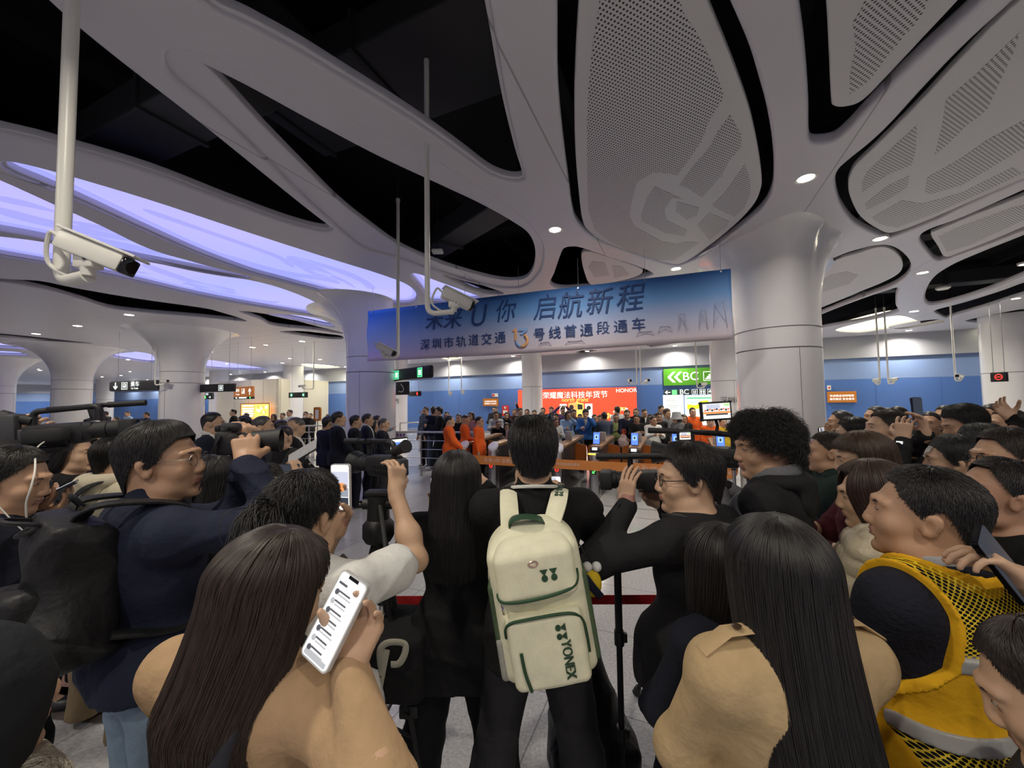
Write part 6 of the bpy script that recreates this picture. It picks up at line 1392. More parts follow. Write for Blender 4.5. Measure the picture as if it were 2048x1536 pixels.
# ---------- garments' extra pieces
def shirt_front(col='white', deep=1.0):
    def ex(k, t):
        s = k.s; F = top_field(k, .9, 1.0, .020)
        n = k.nb; ch = k.chest
        F.post.insert(0, lambda G, X, Y, Z: G-np.float32(.006))
        F.post.append(lambda G, X, Y, Z: np.maximum(np.maximum(G, (np.abs(X-n[0])-(.012+np.maximum(Z-(n[2]-.33*s*deep), 0)*.24)).astype(np.float32)), np.maximum((n[1]+.03*s-Y), np.maximum((n[2]-.34*s*deep)-Z, Z-(n[2]+.05*s))).astype(np.float32)))
        try:
            me, _, _ = mesh_field(F, .0125, 'shirt'); new_obj('shirt', me, t, f_[col])
        except ValueError: pass
        bm = bmesh.new(); c = k.nb
        add_tube(bm, [Vector(c)+Vector((.066*s*math.cos(a), .068*s*math.sin(a)+.008, .030*s-.022*s*math.sin(a))) for a in np.linspace(0, 6.28, 21)[:-1]], .011*s, 6, closed=True, flat=.020*s, up=(0, 0, 1)); from_bm('collar', bm, f_[col], t, True)
    return ex
def chain(*fs):
    def ex(k, t):
        for f in fs: f(k, t)
    return ex
def collar_ring(m, r=.070, h=.028, z=.015, th=.012, nm='collar'):
    def ex(k, t):
        s = k.s; bm = bmesh.new(); c = Vector(k.nb)
        add_tube(bm, [c+Vector((r*s*math.cos(a), (r+.004)*s*math.sin(a)+.008, z*s-.022*s*math.sin(a))) for a in np.linspace(0, 6.28, 25)[:-1]], th*s, 8, closed=True, flat=h*s, up=(0, 0, 1)); from_bm(nm, bm, m, t, True)
    return ex
def hood_back(m, big=1.0):
    def ex(k, t):
        s = k.s; F = Field(); n = k.nb
        for a in np.linspace(-2.2, 2.2, 9):
            q = n+np.array([math.sin(a)*.095, -math.cos(a)*.085-.01, .012-.03*max(0, -math.cos(a))])*s; F.ell(q, (.05*s*big, .042*s*big, .040*s*big), None, .03)
        F.ell(n+np.array([0, -.10, -.06])*s, (.10*s*big, .045*s*big, .085*s*big), None, .04)
        me, _, _ = mesh_field(F, .009, 'hood', wob=.004, wfreq=26); new_obj('hood', me, t, m)
    return ex
def cuff_watch(k, t, i, label, white=False):
    w = k.wr[i]; d = nrm(k.wr[i]-k.el[i]); c = Vector(wpt(k, w-d*.035*k.s)); dd = Vector(rotz(k.yaw) @ d); pn = Vector(rotz(k.yaw) @ k.hand[i][1])
    th = thing('wristwatch', label, 'watch', c); M = frame((0, 0, 0), dd, -pn)
    bm = bmesh.new(); add_tube(bm, [M @ Vector((0, .031*math.cos(a), .029*math.sin(a))) for a in np.linspace(0, 6.28, 25)[:-1]], .011, 8, closed=True, flat=.0022, up=dd) if False else add_lathe(bm, [(.029, -.011), (.032, -.009), (.032, .009), (.029, .011)], frame((0, 0, 0), -pn, dd), 24)
    from_bm('strap', bm, M_CHROME if white else M_RUB, th, True)
    bm = bmesh.new(); add_box(bm, (0, 0, .034), (.036, .034, .010), M, .006); cs = from_bm('watch_case', bm, M_CHROME if white else M_GREYPL, th, True)
    bm = bmesh.new(); add_box(bm, (0, 0, .0395), (.028, .026, .001), M); from_bm('watch_face', bm, SC_W if white else M_GLS, cs)
def sleeve_strap(k, pts, r, m, nm='strap'): pass
def cross_strap(name, label, k, pts, w, m, cat='strap', parts=None):
    """bag strap through points given in the wearer's own frame"""
    P_ = [Vector(wpt(k, np.array(p)*k.s)) for p in pts]; c = P_[0].copy(); t = thing(name, label, cat, c)
    bm = bmesh.new(); add_tube(bm, [p-c for p in smooth_path(P_, 6)], w, 8, flat=.005, up=None if False else (0.2, -1, .1)); from_bm('strap', bm, m, t, True)
    return t, c
# ---------- A: man in the middle with the white backpack
phA = P(1096, 962, 1.86)
kA = person('man with short fluffy hair in black jacket wearing the cream white backpack', 1065, 834, 1.5, 0, 'fluffy', top=f_['black'], bottom=f_['charcoal'], arms=(grip(P(1050, 985, 1.82), (0, -1, 0), (0, .1, 1)), arm(P(1132, 1010, 1.80), (-.35, .15, .9), (-.6, .3, 0), .9)), hem=.88, collar=.05, legs='wide', strands=9000, hairkw=dict(len=.045, th=.022), head=(0, -6, 0), w=1.0,
   extra=collar_ring(fabric('white collar trim', (.65, .65, .62)), .083, .006, .012, .005, 'collar_trim'))
white_backpack(kA); phone(P(1090, 968, 1.86), (0, -1, .1), (1, 0, 0), 'dark phone held sideways by the man with the cream white backpack')
# plush charm hanging at the pack's right side
c = Vector(wpt(kA, (.185, -.15, 1.23))); t = thing('plush_charm', 'yellow and navy plush charm with white ears hanging beside the cream backpack', 'toy', c)
F = Field(); F.ell((0, 0, 0), (.032, .03, .045)); me, _, _ = mesh_field(F, .005, 'plush_body'); new_obj('plush_body', me, t, f_['yellow'])
bm = bmesh.new(); add_tube(bm, [(-.028, -.018, .03), (-.004, -.034, .0), (.024, -.02, -.036)], .013, 8, flat=.004, up=(0, 1, 0)); from_bm('navy_band', bm, f_['navy'], t, True)
for sx in (-1, 1): bm = bmesh.new(); add_sph(bm, (sx*.016, 0, .054), .017); from_bm('ear', bm, f_['white'], t, True)
bm = bmesh.new(); add_tube(bm, [(0, 0, .05), (-.03, .02, .11), (-.05, .03, .14)], .003, 6); from_bm('cord', bm, M_RUB, t)
# ---------- B: woman in the black suit
kB = person('woman with long dark hair in black suit left of the cream backpack', 914, 903, 1.63, -4, 'long', hm=H_BLACK, top=f_['black'], bottom=f_['black'], arms=(grip(P(872, 990, 1.92), (.1, -1, 0), (0, .1, 1)), 'phone_high'), hem=.80, w=.94, flare=.02, topname='blazer', strands=9000, hairkw=dict(L=.36, taper=.3, backset=.06, wide=.15, th=.017, nape=2, open=74), legs='wide', legw=1.12, head=(0, -4, 0))
phone(P(876, 984, 1.92), (.1, -1, 0), (0, .1, 1), 'phone held up by the woman in the black suit')
c = Vector(wpt(kB, (-.20, -.06, .90))); t = thing('tote_bag', 'black tote bag with cream straps at the hip of the woman in the black suit', 'bag', c, kB.yaw)
F = Field(); F.box((0, .0, -.03), (.075, .10, .09), .035); F.post.append(lambda G, X, Y, Z: np.maximum(G, (Z-.09).astype(np.float32))); me, _, _ = mesh_field(F, .008, 'bag_body', wob=.004, wfreq=25); new_obj('bag_body', me, t, fabric('black canvas', (.012, .012, .013)))
M_CS = fabric('cream webbing', (.42, .40, .32), bump=.15, bscale=200)
bm = bmesh.new(); add_tube(bm, smooth_path([(-.04, -.14, .0), (-.04, -.142, .06), (-.01, -.14, .085), (.045, -.135, .08), (.05, -.138, .05), (.03, -.142, .015), (.0, -.142, .01)], 6), .012, 8, flat=.004, up=(0, 1, 0)); from_bm('handle', bm, M_CS, t, True)
bm = bmesh.new(); add_tube(bm, smooth_path([(-.02, -.14, .06), (-.035, -.145, -.02), (-.05, -.142, -.10), (-.055, -.14, -.15)], 6), .015, 8, flat=.004, up=(0, 1, 0)); st = from_bm('hanging_strap', bm, M_CS, t, True)
bm = bmesh.new(); add_text(bm, 'FNSON', Matrix.Translation((-.048, -.150, -.08)) @ Matrix.Rotation(math.radians(-82), 4, 'Y'), .026, .001, spacing=1.5); from_bm('strap_lettering', bm, M_GREYPL, st)
# ---------- C: woman in the white T-shirt reaching up to the video camera
camC = Vector(P(752, 938, 1.62))
hC = P(792, 945, 1.48)
kC = person('woman with loosely tied black hair in a white T-shirt reaching up to the video camera', 612, 944, 1.14, -10, 'tied', top=f_['white'], bottom=f_['khaki'], sleeve=.62, hem=.87, puff=.030, arms=(grip(P(672, 985, 1.32), (-.2, -1, 0), (0, .1, 1)), dict(at=P(792, 985, 1.42), dir=(-.06, .35, .93), palm=(-.75, .6, .1), world=True, curl=.65, pole=(.55, .9, -.55), thumb=.3)), topname='t_shirt', strands=9000, hairkw=dict(th=.020, len=.09, curl=.006, lift=.014), w=1.08, head=(-8, -4, 0), flare=.03, wob=.004)
phone(P(682, 974, 1.32), (-.25, -1, 0), (0, .1, 1), 'white phone held up by the woman in the white T-shirt', back=M_PHONEW)
def ponytail(k, parent, m, pts, r0, n=2500, seed=9):
    rg = np.random.default_rng(seed); pts = [k.hc+k.HR @ np.array(p) for p in pts]; path = np.array([np.array(v) for v in smooth_path([Vector(p) for p in pts], 4)]); K = len(path)
    u = np.linspace(0, 1, K); off = rg.normal(0, 1, (n, 3))*r0; prof = np.sin(np.clip(u*1.15+.12, 0, 1)*math.pi)**.6*(.5+u); q = path[None]+off[:, None, :]*prof[None, :, None]+rg.normal(0, .012, (n, 3))[:, None, :]*(u**2)[None, :, None]
    hc = bpy.data.hair_curves.new('ponytail'); hc.add_curves([K]*n); hc.attributes['position'].data.foreach_set('vector', q.reshape(-1).astype(np.float32))
    ra = hc.attributes.get('radius') or hc.attributes.new('radius', 'FLOAT', 'POINT'); ra.data.foreach_set('value', np.broadcast_to((.0012*(1-.6*u)).astype(np.float32), (n, K)).ravel().copy())
    ho = bpy.data.objects.new('ponytail', hc); COL.objects.link(ho); ho.parent = parent; hc.materials.append(m)
    F = Field(); P2 = path[::3]
    for i, (a, b) in enumerate(zip(P2, P2[1:])): w0 = r0*(1.35-.8*i/len(P2)); F.cap(a, b, w0, w0*.9, k=.02)
    me, _, _ = mesh_field(F, .006, 'hair_tail'); new_obj('hair_tail', me, parent, m)
ponytail(kC, kC.t, H_BLACK, [(.01, -.10, .035), (.0, -.145, .02), (.02, -.155, -.05), (.05, -.13, -.14), (.06, -.125, -.22)], .024)
t, c = cross_strap('crossbody_bag', 'black crossbody bag with wide strap over the white T-shirt', kC, [(.12, .04, 1.455), (.115, -.055, 1.43), (.06, -.135, 1.32), (-.03, -.165, 1.16), (-.12, -.165, 1.0), (-.17, -.15, .93)], .020, M_RUB, 'bag')
F = Field(); q = Vector(wpt(kC, np.array((-.19, -.13, .86))*kC.s))-c; F.box(tuple(q), (.055, .03, .05), .025); me, _, _ = mesh_field(F, .007, 'bag_body'); new_obj('bag_body', me, t, fabric('dark blue bag', (.015, .018, .04)))
bm = bmesh.new(); add_box(bm, q+Vector((-.06, -.02, .06)), (.05, .03, .12), Matrix.Identity(4), .012); add_box(bm, q+Vector((-.06, -.037, .05)), (.03, .004, .03), I4, .001, mi=1); from_bm('yellow_pouch', bm, [f_['yellow'], M_BLACK], t, True)
ax = (P(700, 930, 1.50)-P(812, 918, 1.62)).normalized(); ax = Vector((-.72, .62, -.05))
camcorder(frame(P(760, 925, 1.60), ax) @ Matrix.Translation((-.02, 0, -.01)), 'black video camera on the tripod held by the woman in the white T-shirt', .86, True, False, -1)
tripod(P(757, 978, 1.60), 'black tripod with locked legs under the video camera', [Pz(838, 1560, .01)+Vector((0, 0, 0)) if False else Vector((-.30, 1.55, .01)), Vector((-.52, 2.05, .01)), Vector((-.86, 1.45, .01))])
# ---------- D: woman in the camel coat with a phone
cD = P(672, 1238, .74); nD = Vector((-.35, -.9, .42)); uD = Vector((.42, .28, .86))
kD = person('woman with long straight dark brown hair in a camel coat reading a phone', 541, 1058, .82, -8, 'xlong', hm=hairmat('glossy dark brown hair', (.027, .016, .011)), side=.13, top=f_['camel'], bottom=f_['black'], hem=.60, puff=.022, w=.95, flare=.03, arms=('front', dict(at=P(699, 1337, .74), dir=tuple(uD*.9+Vector((-.1, .0, 0))), palm=tuple(nD), world=True, curl=.6, pole=(.02, -.25, -1), thumb=.9)), topname='coat', strands=20000, head=(-26, -12, 0), collar=.035, hairkw=dict(L=.34, rad=.0013, backset=.085, wide=-.04, taper=.15), skin=0, vox=.0058)
phone(cD, nD, uD, 'white phone with a chat list held by the woman in the camel coat', back=M_PHONEW, chat=True)
t, c = cross_strap('shoulder_bag', 'black leather bag strap over the right shoulder of the camel coat', kD, [(.115, .12, 1.38), (.125, .0, 1.492), (.12, -.115, 1.43), (.118, -.178, 1.28), (.13, -.185, 1.08), (.15, -.18, .92)], .017, mat('black leather', (.014, .014, .016), .35), 'bag')
F = Field(); q = Vector(wpt(kD, np.array((.16, -.20, .83))*kD.s))-c; F.box(tuple(q), (.10, .04, .08), .03); me, _, _ = mesh_field(F, .009, 'bag_body'); new_obj('bag_body', me, t, MATS['black leather'])
# ---------- E: man in the navy bomber taking a photo
camE = P(487, 884, 1.42)
kE = person('tall man with glasses in a navy bomber jacket raising a photo camera', 333, 824, 1.30, -30, 'medium', top=f_['navy'], bottom=f_['denim'], hem=.97, puff=.032, arms=(arm(P(506, 905, 1.50), (-.2, .2, 1), (-.8, .1, .2), .9, (.2, -.2, -1)), dict(at=P(492, 930, 1.34), dir=(-.28, .35, .9), palm=(-.5, .8, -.1), world=True, curl=.85, pole=(.8, -.1, -1), thumb=.3)), specs='wire', head=(-48, 4, 0), topname='bomber_jacket', strands=12000, hairkw=dict(th=.022, len=.05, lift=.006), collar=.045, w=1.02, skin=1, H=1.80)
photo_camera(frame(P(456, 884, 1.40), (.95, .32, .0)), 'black photo camera with a long lens raised by the man in the navy bomber', .11, .86)
soft_backpack(kE, 'black drawstring backpack on the man in the navy bomber jacket', 1.29, w=.135, h=.21, d=.095, roll=math.radians(-6), dy=-.065)
# ---------- F: man with a cream hood behind him
kF = person('man in a cream hooded jacket and khaki trousers behind the navy bomber', 236, 872, 2.3, -18, 'short', top=f_['cream'], bottom=f_['khaki'], shoes=SHOE_BR, hem=.92, puff=.03, arms=('phone_high', 'phone_high'), extra=hood_back(f_['cream'], 1.1), legs='wide', legw=1.25, strands=4000)
soft_backpack(kF, 'charcoal backpack on the man in the cream hooded jacket', 1.16, M_BKPK2, .15, .2, .09, cord=False)
# ---------- G: left edge group around the shoulder camera
kG1 = person('woman in profile with dark hair under the raised shoulder video camera', 150, 868, 2.55, -78, 'long', top=f_['softblack'], bottom=f_['black'], arms=('phone', 'phone'), hairkw=dict(L=.22), head=(0, 0, 0), strands=3000)
dG = P(105, 985, 1.62)
kG2 = person('man with white earphones in a dark navy jacket at the left edge', 28, 890, 1.5, -62, 'short', top=f_['darknavy'], bottom=f_['black'], arms=(grip(dG, (-.4, -.3, .85), (.6, .5, .6)), grip(dG+Vector((.02, .03, -.02)), (-.4, -.3, .85), (.6, .5, .6))), head=(-8, -14, 0), skin=1, hem=.85, strands=5000, puff=.028)
phone(dG, (-.4, -.3, .85), (.6, .5, .6), 'dark phone in the hands of the man with white earphones')
t = thing('earphones', 'white wired earphones of the man at the left edge', 'earphones', wpt(kG2, kG2.hc)); c = t.location.copy()
bm = bmesh.new(); e = Vector(wpt(kG2, kG2.hc+kG2.HR @ np.array([.088, .0, -.035])))-c; e2 = Vector(wpt(kG2, kG2.hc+kG2.HR @ np.array([.080, .02, -.06])))-c; ch = Vector(wpt(kG2, np.array((.03, .16, 1.30))*kG2.s))-c
add_sph(bm, e, .010); add_tube(bm, smooth_path([e, e2, (e2+ch)/2+Vector((.02, -.02, -.02)), ch, ch+Vector((.0, .0, -.25))], 6), .0022, 6); from_bm('earbud_cable', bm, mat('white cable', (.7, .68, .64), .4), t, True)
camG = P(118, 868, 1.75)
kG3 = person('person outside the left edge holding the shoulder video camera up with both hands', -120, 850, 1.62, -55, 'short', top=f_['softblack'], bottom=f_['black'], arms=(arm(P(20, 895, 1.85), (.5, .3, .8), (.3, -.7, .2), .9), arm(P(24, 880, 1.70), (.55, .3, .8), (-.3, .7, .2), .9)), strands=2500)
camcorder(frame(camG, (.93, .34, .06)) @ Matrix.Translation((.02, 0, .0)), 'large black shoulder video camera with fold out screen raised at the left edge', 1.02, True, True, 1, True, True)
t = thing('cable', 'thin white cable hanging from the raised shoulder video camera', 'cable', camG); bm = bmesh.new()
add_tube(bm, smooth_path([P(88, 884, 1.66)-camG, P(72, 900, 1.55)-camG, P(70, 940, 1.45)-camG, P(62, 975, 1.42)-camG, P(52, 1010, 1.42)-camG, P(56, 1060, 1.44)-camG], 6), .003, 6); from_bm('wire', bm, MATS['white cable'], t, True)
# ---------- H: hooded figure at the lower left
def fleece_hood(k, t):
    s = k.s; F = Field(); F.ell(k.hc+np.array([0, -.03, .0]), (.118, .14, .142), None, .03); F.ell(k.hc+np.array([0, -.06, -.12]), (.13, .11, .11), None, .05); F.ell(k.hc+np.array([0, .13, -.02]), (.075, .10, .10), None, .02, True)
    me, _, _ = mesh_field(F, .007, 'hood', wob=.003, wfreq=22); new_obj('hood', me, t, fabric('dark slate hood', (.018, .020, .024)))
    F = Field(); n = k.nb
    for a in np.linspace(0, 6.28, 14)[:-1]: F.ell(n+np.array([math.sin(a)*.15, math.cos(a)*.10-.015, -.035+.01*math.sin(3*a)]), (.062, .055, .055), None, .03)
    me, _, _ = mesh_field(F, .007, 'fleece_collar', wob=.005, wfreq=60); new_obj('fleece_collar', me, t, fabric('cream fleece', (.50, .46, .39), bump=.9, bscale=120))
person('person in a dark hood with a cream fleece collar at the lower left corner', -75, 1275, .62, -20, 'short', top=fabric('dark padded coat', (.02, .02, .023)), bottom=f_['black'], hem=.6, puff=.04, extra=fleece_hood, strands=0, arms=('front', 'front'), topname='coat')
# ---------- I: people between the photographers on the left
person('woman with long black hair standing in front of the navy bomber man', 428, 913, 1.95, -12, 'long', top=f_['black'], bottom=f_['black'], arms=('phone_high', 'phone_high'), strands=6000, hairkw=dict(L=.3))
cI = P(574, 940, 2.46)
kI = person('man in a grey hoodie holding his phone sideways low behind the raised photo camera', 538, 930, 2.3, -10, 'short', top=f_['bluegrey'], bottom=f_['charcoal'], arms=(arm(P(545, 965, 2.45), (.4, .3, .8), (.5, .6, 0), .8), arm(P(596, 950, 2.45), (-.3, .2, .9), (-.7, .3, 0), .8)), extra=hood_back(f_['grey']), strands=2500)
phone(cI, (0, -1, .05), (1, 0, .02), 'phone held sideways with dark picture by the man in the grey hoodie', scr=SC_D, picture=False)
# ---------- J: cameraman in the black shirt
hJ = P(1262, 1010, 1.50)
kJ = person('cameraman with glasses in a loose black shirt aiming a hand held camcorder', 1372, 888, 1.46, 34, 'medium', top=f_['softblack'], bottom=f_['darknavy'], hem=.855, puff=.03, arms=(dict(at=P(1254, 1012, 1.50), dir=(.10, .12, 1), palm=(.85, .45, 0), world=True, curl=.35, pole=(.9, -.2, -1), thumb=.2), arm(P(1330, 1010, 1.66), (-.6, .4, .5), (-.3, -.4, .8), .8)), specs=True, head=(48, -2, 0), strands=11000, hairkw=dict(th=.022, len=.055, lift=.014, front=.64), fat=1.06, topname='black_shirt', sleeve=1.0, flare=.03, wob=.004, skin=0)
camcorder(frame(P(1318, 962, 1.62), (-.95, .28, -.03)), 'black hand held camcorder aimed left by the man in the loose black shirt', .92, False, True, 1)
cuff_watch(kJ, kJ.t, 0, 'black digital watch on the wrist of the camcorder man')
t, c = cross_strap('sling_bag', 'black sling bag strap on the back of the man in the loose black shirt', kJ, [(-.12, .04, 1.45), (-.11, -.06, 1.45), (-.02, -.145, 1.30), (.08, -.165, 1.15), (.15, -.15, 1.02), (.18, -.08, .95)], .022, M_RUB, 'bag')
F = Field(); q = Vector(wpt(kJ, np.array((.06, -.19, 1.12))*kJ.s))-c; F.box(tuple(q), (.06, .02, .10), .03); me, _, _ = mesh_field(F, .008, 'bag_body'); new_obj('bag_body', me, t, M_BKPK)
# ---------- K: curly haired man beside the camera rig
def grey_sleeves(k, t):
    s = k.s; F = Field()
    for i in (0, 1): F.cap(k.sh[i]*.80+k.el[i]*.20, k.el[i], .082*s, .068*s, k=.03); F.cap(k.el[i], k.wr[i], .069*s, .048*s, k=.03)
    me, _, _ = mesh_field(F, .009, 'grey_sleeves', wob=.003, wfreq=22); new_obj('grey_sleeves', me, t, f_['grey'])
kK = person('man with bushy curly hair in a black and grey hooded jacket looking left', 1524, 828, 1.62, 42, 'curly', top=f_['softblack'], bottom=f_['charcoal'], arms=(arm(P(1432, 985, 1.95), (-.3, .6, .6), (.6, .2, .2), .8), arm(P(1440, 975, 2.0), (-.4, .6, .5), (-.6, .2, .2), .8)), head=(40, -6, 0), strands=14000, hairkw=dict(rad=.0009, curl=.014, lift=.034, len=.06, th=.026), extra=chain(hood_back(f_['softblack'], .8), collar_ring(f_['grey'], .080, .030, .03, .010), grey_sleeves), fat=1.05, skin=1, puff=.032)
# camera rig with two monitors
rg_ = P(1420, 905, 2.12)
camcorder(frame(rg_, (-.85, .52, 0)) @ Matrix.Translation((0, 0, -.02)), 'black cine camera rig beside the curly haired man', 1.15, False, False, 1)
def monitor(C, label, w, h, nrm_, tilt=0):
    t = thing('monitor', label, 'monitor', C); x = Vector((0, 0, 1)).cross(Vector(nrm_)).normalized(); M = frame((0, 0, 0), x) @ Matrix.Rotation(tilt, 4, 'Y')
    bm = bmesh.new(); add_box(bm, (0, .014, 0), (w, .028, h), M, .008); b = from_bm('monitor_body', bm, M_CAMB, t, True)
    for sx in (-1, 1):
        for sz in (-1, 1): bm = bmesh.new(); add_box(bm, (sx*w*.46, .012, sz*h*.45), (w*.1, .036, h*.14), M, .006); from_bm('corner_guard', bm, M_RUB, b, True)
    bm = bmesh.new(); a, c_ = w*.86, h*.80
    add_box(bm, (0, -.001, 0), (a, .002, c_), M, mi=0); add_box(bm, (-a*.12, -.002, c_*.30), (a*.5, .002, c_*.3), M, mi=1); add_box(bm, (0, -.002, -c_*.10), (a, .002, c_*.13), M, mi=2); add_box(bm, (0, -.002, -c_*.22), (a*.8, .002, c_*.10), M, mi=3); add_box(bm, (a*.38, -.003, c_*.38), (a*.2, .002, c_*.14), M, mi=4)
    for i in range(11): poly_slab(bm, disc_pts(-a*.42+a*.085*i, c_*(.06+.03*(i % 3)), a*.04, 8), M, -.004, 0, 3 if i % 2 else 5)
    from_bm('display', bm, [SC_W, SC_SKIN, SC_O, SC_D, screen_mat('screen green', (.5, .9, .3), .8), screen_mat('screen red', (.9, .25, .15), .8)], b)
    bm = bmesh.new(); add_tube(bm, [M @ Vector((0, .02, -h*.5)), M @ Vector((.01, .03, -h*.8)), M @ Vector((.0, .03, -h*1.15))], .008, 8); from_bm('mount_arm', bm, M_RUB, t, True)
    return t
monitor(P(1433, 822, 2.0), 'large bright monitor on top of the cine camera rig', .155, .098, (-.12, -1, 0), math.radians(-3))
monitor(P(1370, 872, 2.0), 'small bright monitor at the left end of the cine camera rig', .068, .045, (.1, -1, 0))
tripod(P(1425, 960, 2.12), 'black tripod carrying the cine camera rig behind the cameraman in black', [Vector((1.0, 1.95, .01)), Vector((1.35, 2.55, .01)), Vector((.75, 2.5, .01))])
# ---------- L: woman in the beige trench coat
def epaulettes(k, t):
    s = k.s
    for i in (0, 1):
        sx = -1 if i == 0 else 1; a = k.nb*.40+k.sh[i]*.60+np.array([0, -.012, .075])*s; b = k.sh[i]+np.array([sx*.05, -.008, .055])*s
        bm = bmesh.new(); add_tube(bm, [Vector(a), Vector(a*.5+b*.5)+Vector((0, 0, .016)), Vector(b)], .023*s, 8, flat=.005*s, up=(0, 0, 1)); e = from_bm('epaulette', bm, f_['trench'], t, True)
        q = Vector(a*.68+b*.32)+Vector((0, -.006, .020)); bm = bmesh.new(); add_lathe(bm, [(.009, 0), (.010, .003), (.006, .005)], Matrix.Translation(q), 16); from_bm('button', bm, mat('dark horn button', (.05, .03, .015), .3), e, True)
kL = person('woman with very long black hair in a beige trench coat', 1545, 1038, .88, 6, 'xlong', hm=H_BLACK, top=f_['trench'], bottom=f_['black'], hem=.55, puff=.028, flare=.03, arms=('front', 'front'), topname='trench_coat', strands=20000, hairkw=dict(L=.60, rad=.0013, backset=.085, wide=.20, part=1, open=56), extra=epaulettes, collar=.03, w=1.0, vox=.0075)
person('woman with a hair clip in dark clothes between the black shirt and the trench coat', 1436, 1088, 1.17, 24, 'bob', top=f_['darknavy'], bottom=f_['black'], strands=5000, arms=('front', 'front'), H=1.46, w=.85)
# ---------- M: man in the yellow safety vest
def net_mat():
    m = bpy.data.materials.new('yellow net'); m.use_nodes = True; nt = m.node_tree; b = nt.nodes['Principled BSDF']; L = nt.links.new
    b.inputs['Base Color'].default_value = (.80, .58, .02, 1); b.inputs['Roughness'].default_value = .6
    tc = nt.nodes.new('ShaderNodeTexCoord'); mp = nt.nodes.new('ShaderNodeMapping'); mp.inputs['Scale'].default_value = (70, 5, 95); L(tc.outputs['Object'], mp.inputs[0]); outs = []
    sx = nt.nodes.new('ShaderNodeSeparateXYZ'); L(mp.outputs[0], sx.inputs[0])
    for ox in (0, .5):
        vals = []
        for ch in ('X', 'Z'):
            a = nt.nodes.new('ShaderNodeMath'); a.operation = 'ADD'; a.inputs[1].default_value = ox+50; L(sx.outputs[ch], a.inputs[0]); f = nt.nodes.new('ShaderNodeMath'); f.operation = 'FRACT'; L(a.outputs[0], f.inputs[0]); s = nt.nodes.new('ShaderNodeMath'); s.operation = 'SUBTRACT'; s.inputs[1].default_value = .5; L(f.outputs[0], s.inputs[0]); q = nt.nodes.new('ShaderNodeMath'); q.operation = 'POWER'; q.inputs[1].default_value = 2; L(s.outputs[0], q.inputs[0]); vals.append(q.outputs[0])
        ad = nt.nodes.new('ShaderNodeMath'); ad.operation = 'ADD'; L(vals[0], ad.inputs[0]); L(vals[1], ad.inputs[1]); outs.append(ad.outputs[0])
    mn = nt.nodes.new('ShaderNodeMath'); mn.operation = 'MINIMUM'; L(outs[0], mn.inputs[0]); L(outs[1], mn.inputs[1]); gt = nt.nodes.new('ShaderNodeMath'); gt.operation = 'GREATER_THAN'; gt.inputs[1].default_value = .085; L(mn.outputs[0], gt.inputs[0]); L(gt.outputs[0], b.inputs['Alpha'])
    return m
def safety_vest(k, t):
    s = k.s; n = k.nb; zt, zl = n[2]+.03, .74*s
    def base(amt, *posts):
        F = top_field(k, .66, 1.0, .030, 1.08, .0); F.post.insert(0, lambda G, X, Y, Z: G-np.float32(amt)); F.post += list(posts); return F
    shx = abs(k.sh[0][0])
    arm_cut = lambda G, X, Y, Z: np.maximum(G, (np.abs(X-n[0])-(shx*.80+np.clip((k.chest[2]+.02-Z), 0, .12)*.55+np.clip(Z-k.sh[0][2], 0, .1)*.2)).astype(np.float32))
    neck_cut = lambda G, X, Y, Z: np.maximum(G, (.098-np.sqrt((X-n[0])**2+(Y-n[1]-.012)**2+np.maximum(n[2]-.03-Z, 0)**2*2)).astype(np.float32))
    me, _, _ = mesh_field(base(.010, arm_cut, neck_cut), .0058, 'safety_vest'); v = new_obj('safety_vest', me, t, net_mat())
    cz = k.chest[2]
    def band(z0, z1, amt, nm, m, sl=.0):
        F = base(amt, arm_cut, neck_cut, lambda G, X, Y, Z: np.maximum(G, np.maximum(z0+sl*(X-n[0])-Z, Z-z1-sl*(X-n[0])).astype(np.float32))); me, _, _ = mesh_field(F, .0058, nm); new_obj(nm, me, v, m)
    M_VY = fabric('solid yellow vest cloth', (.80, .43, .015), bump=.15); M_REF = mat('reflective grey tape', (.36, .36, .36), .4)
    band(cz-.13, cz+.045, .014, 'solid_panel', M_VY); band(cz+.022, cz+.060, .018, 'reflective_tape', M_REF); band(cz-.150, cz-.118, .018, 'reflective_tape', M_REF)
    for i in (0, 1):
        F = base(.017, lambda G, X, Y, Z: np.maximum(G, np.abs(np.abs(X-n[0])-(shx*.80+np.clip((k.chest[2]+.02-Z), 0, .12)*.55+np.clip(Z-k.sh[0][2], 0, .1)*.2))-.0045).astype(np.float32), lambda G, X, Y, Z: np.maximum(G, ((n[0]-X) if i else (X-n[0])).astype(np.float32)+0*Z))
        me, _, _ = mesh_field(F, .005, 'piping'); new_obj('piping', me, v, M_VY)
    F = base(.017, lambda G, X, Y, Z: np.maximum(G, np.abs(np.sqrt((X-n[0])**2+(Y-n[1]-.012)**2+np.maximum(n[2]-.03-Z, 0)**2*2)-.102)-.005).astype(np.float32)); me, _, _ = mesh_field(F, .005, 'neck_piping'); new_obj('neck_piping', me, v, M_VY)
kM = person('man with cropped hair in a yellow net safety vest over a navy sweater', 1838, 934, 1.04, 14, 'short', top=fabric('navy sweater knit', (.012, .013, .022), bump=.3, bscale=90), bottom=f_['black'], hem=.86, puff=.030, arms=('front', 'front'), topname='sweater', head=(36, 4, 0), strands=14000, skin=1, hairkw=dict(th=.017, len=.026, side=.7), fat=1.1, w=1.08, wob=.001, extra=chain(safety_vest, collar_ring(f_['lightgrey'], .074, .022, .02, .008), collar_ring(f_['darknavy'], .086, .018, .005, .010, 'sweater_collar')), vox=.0062)
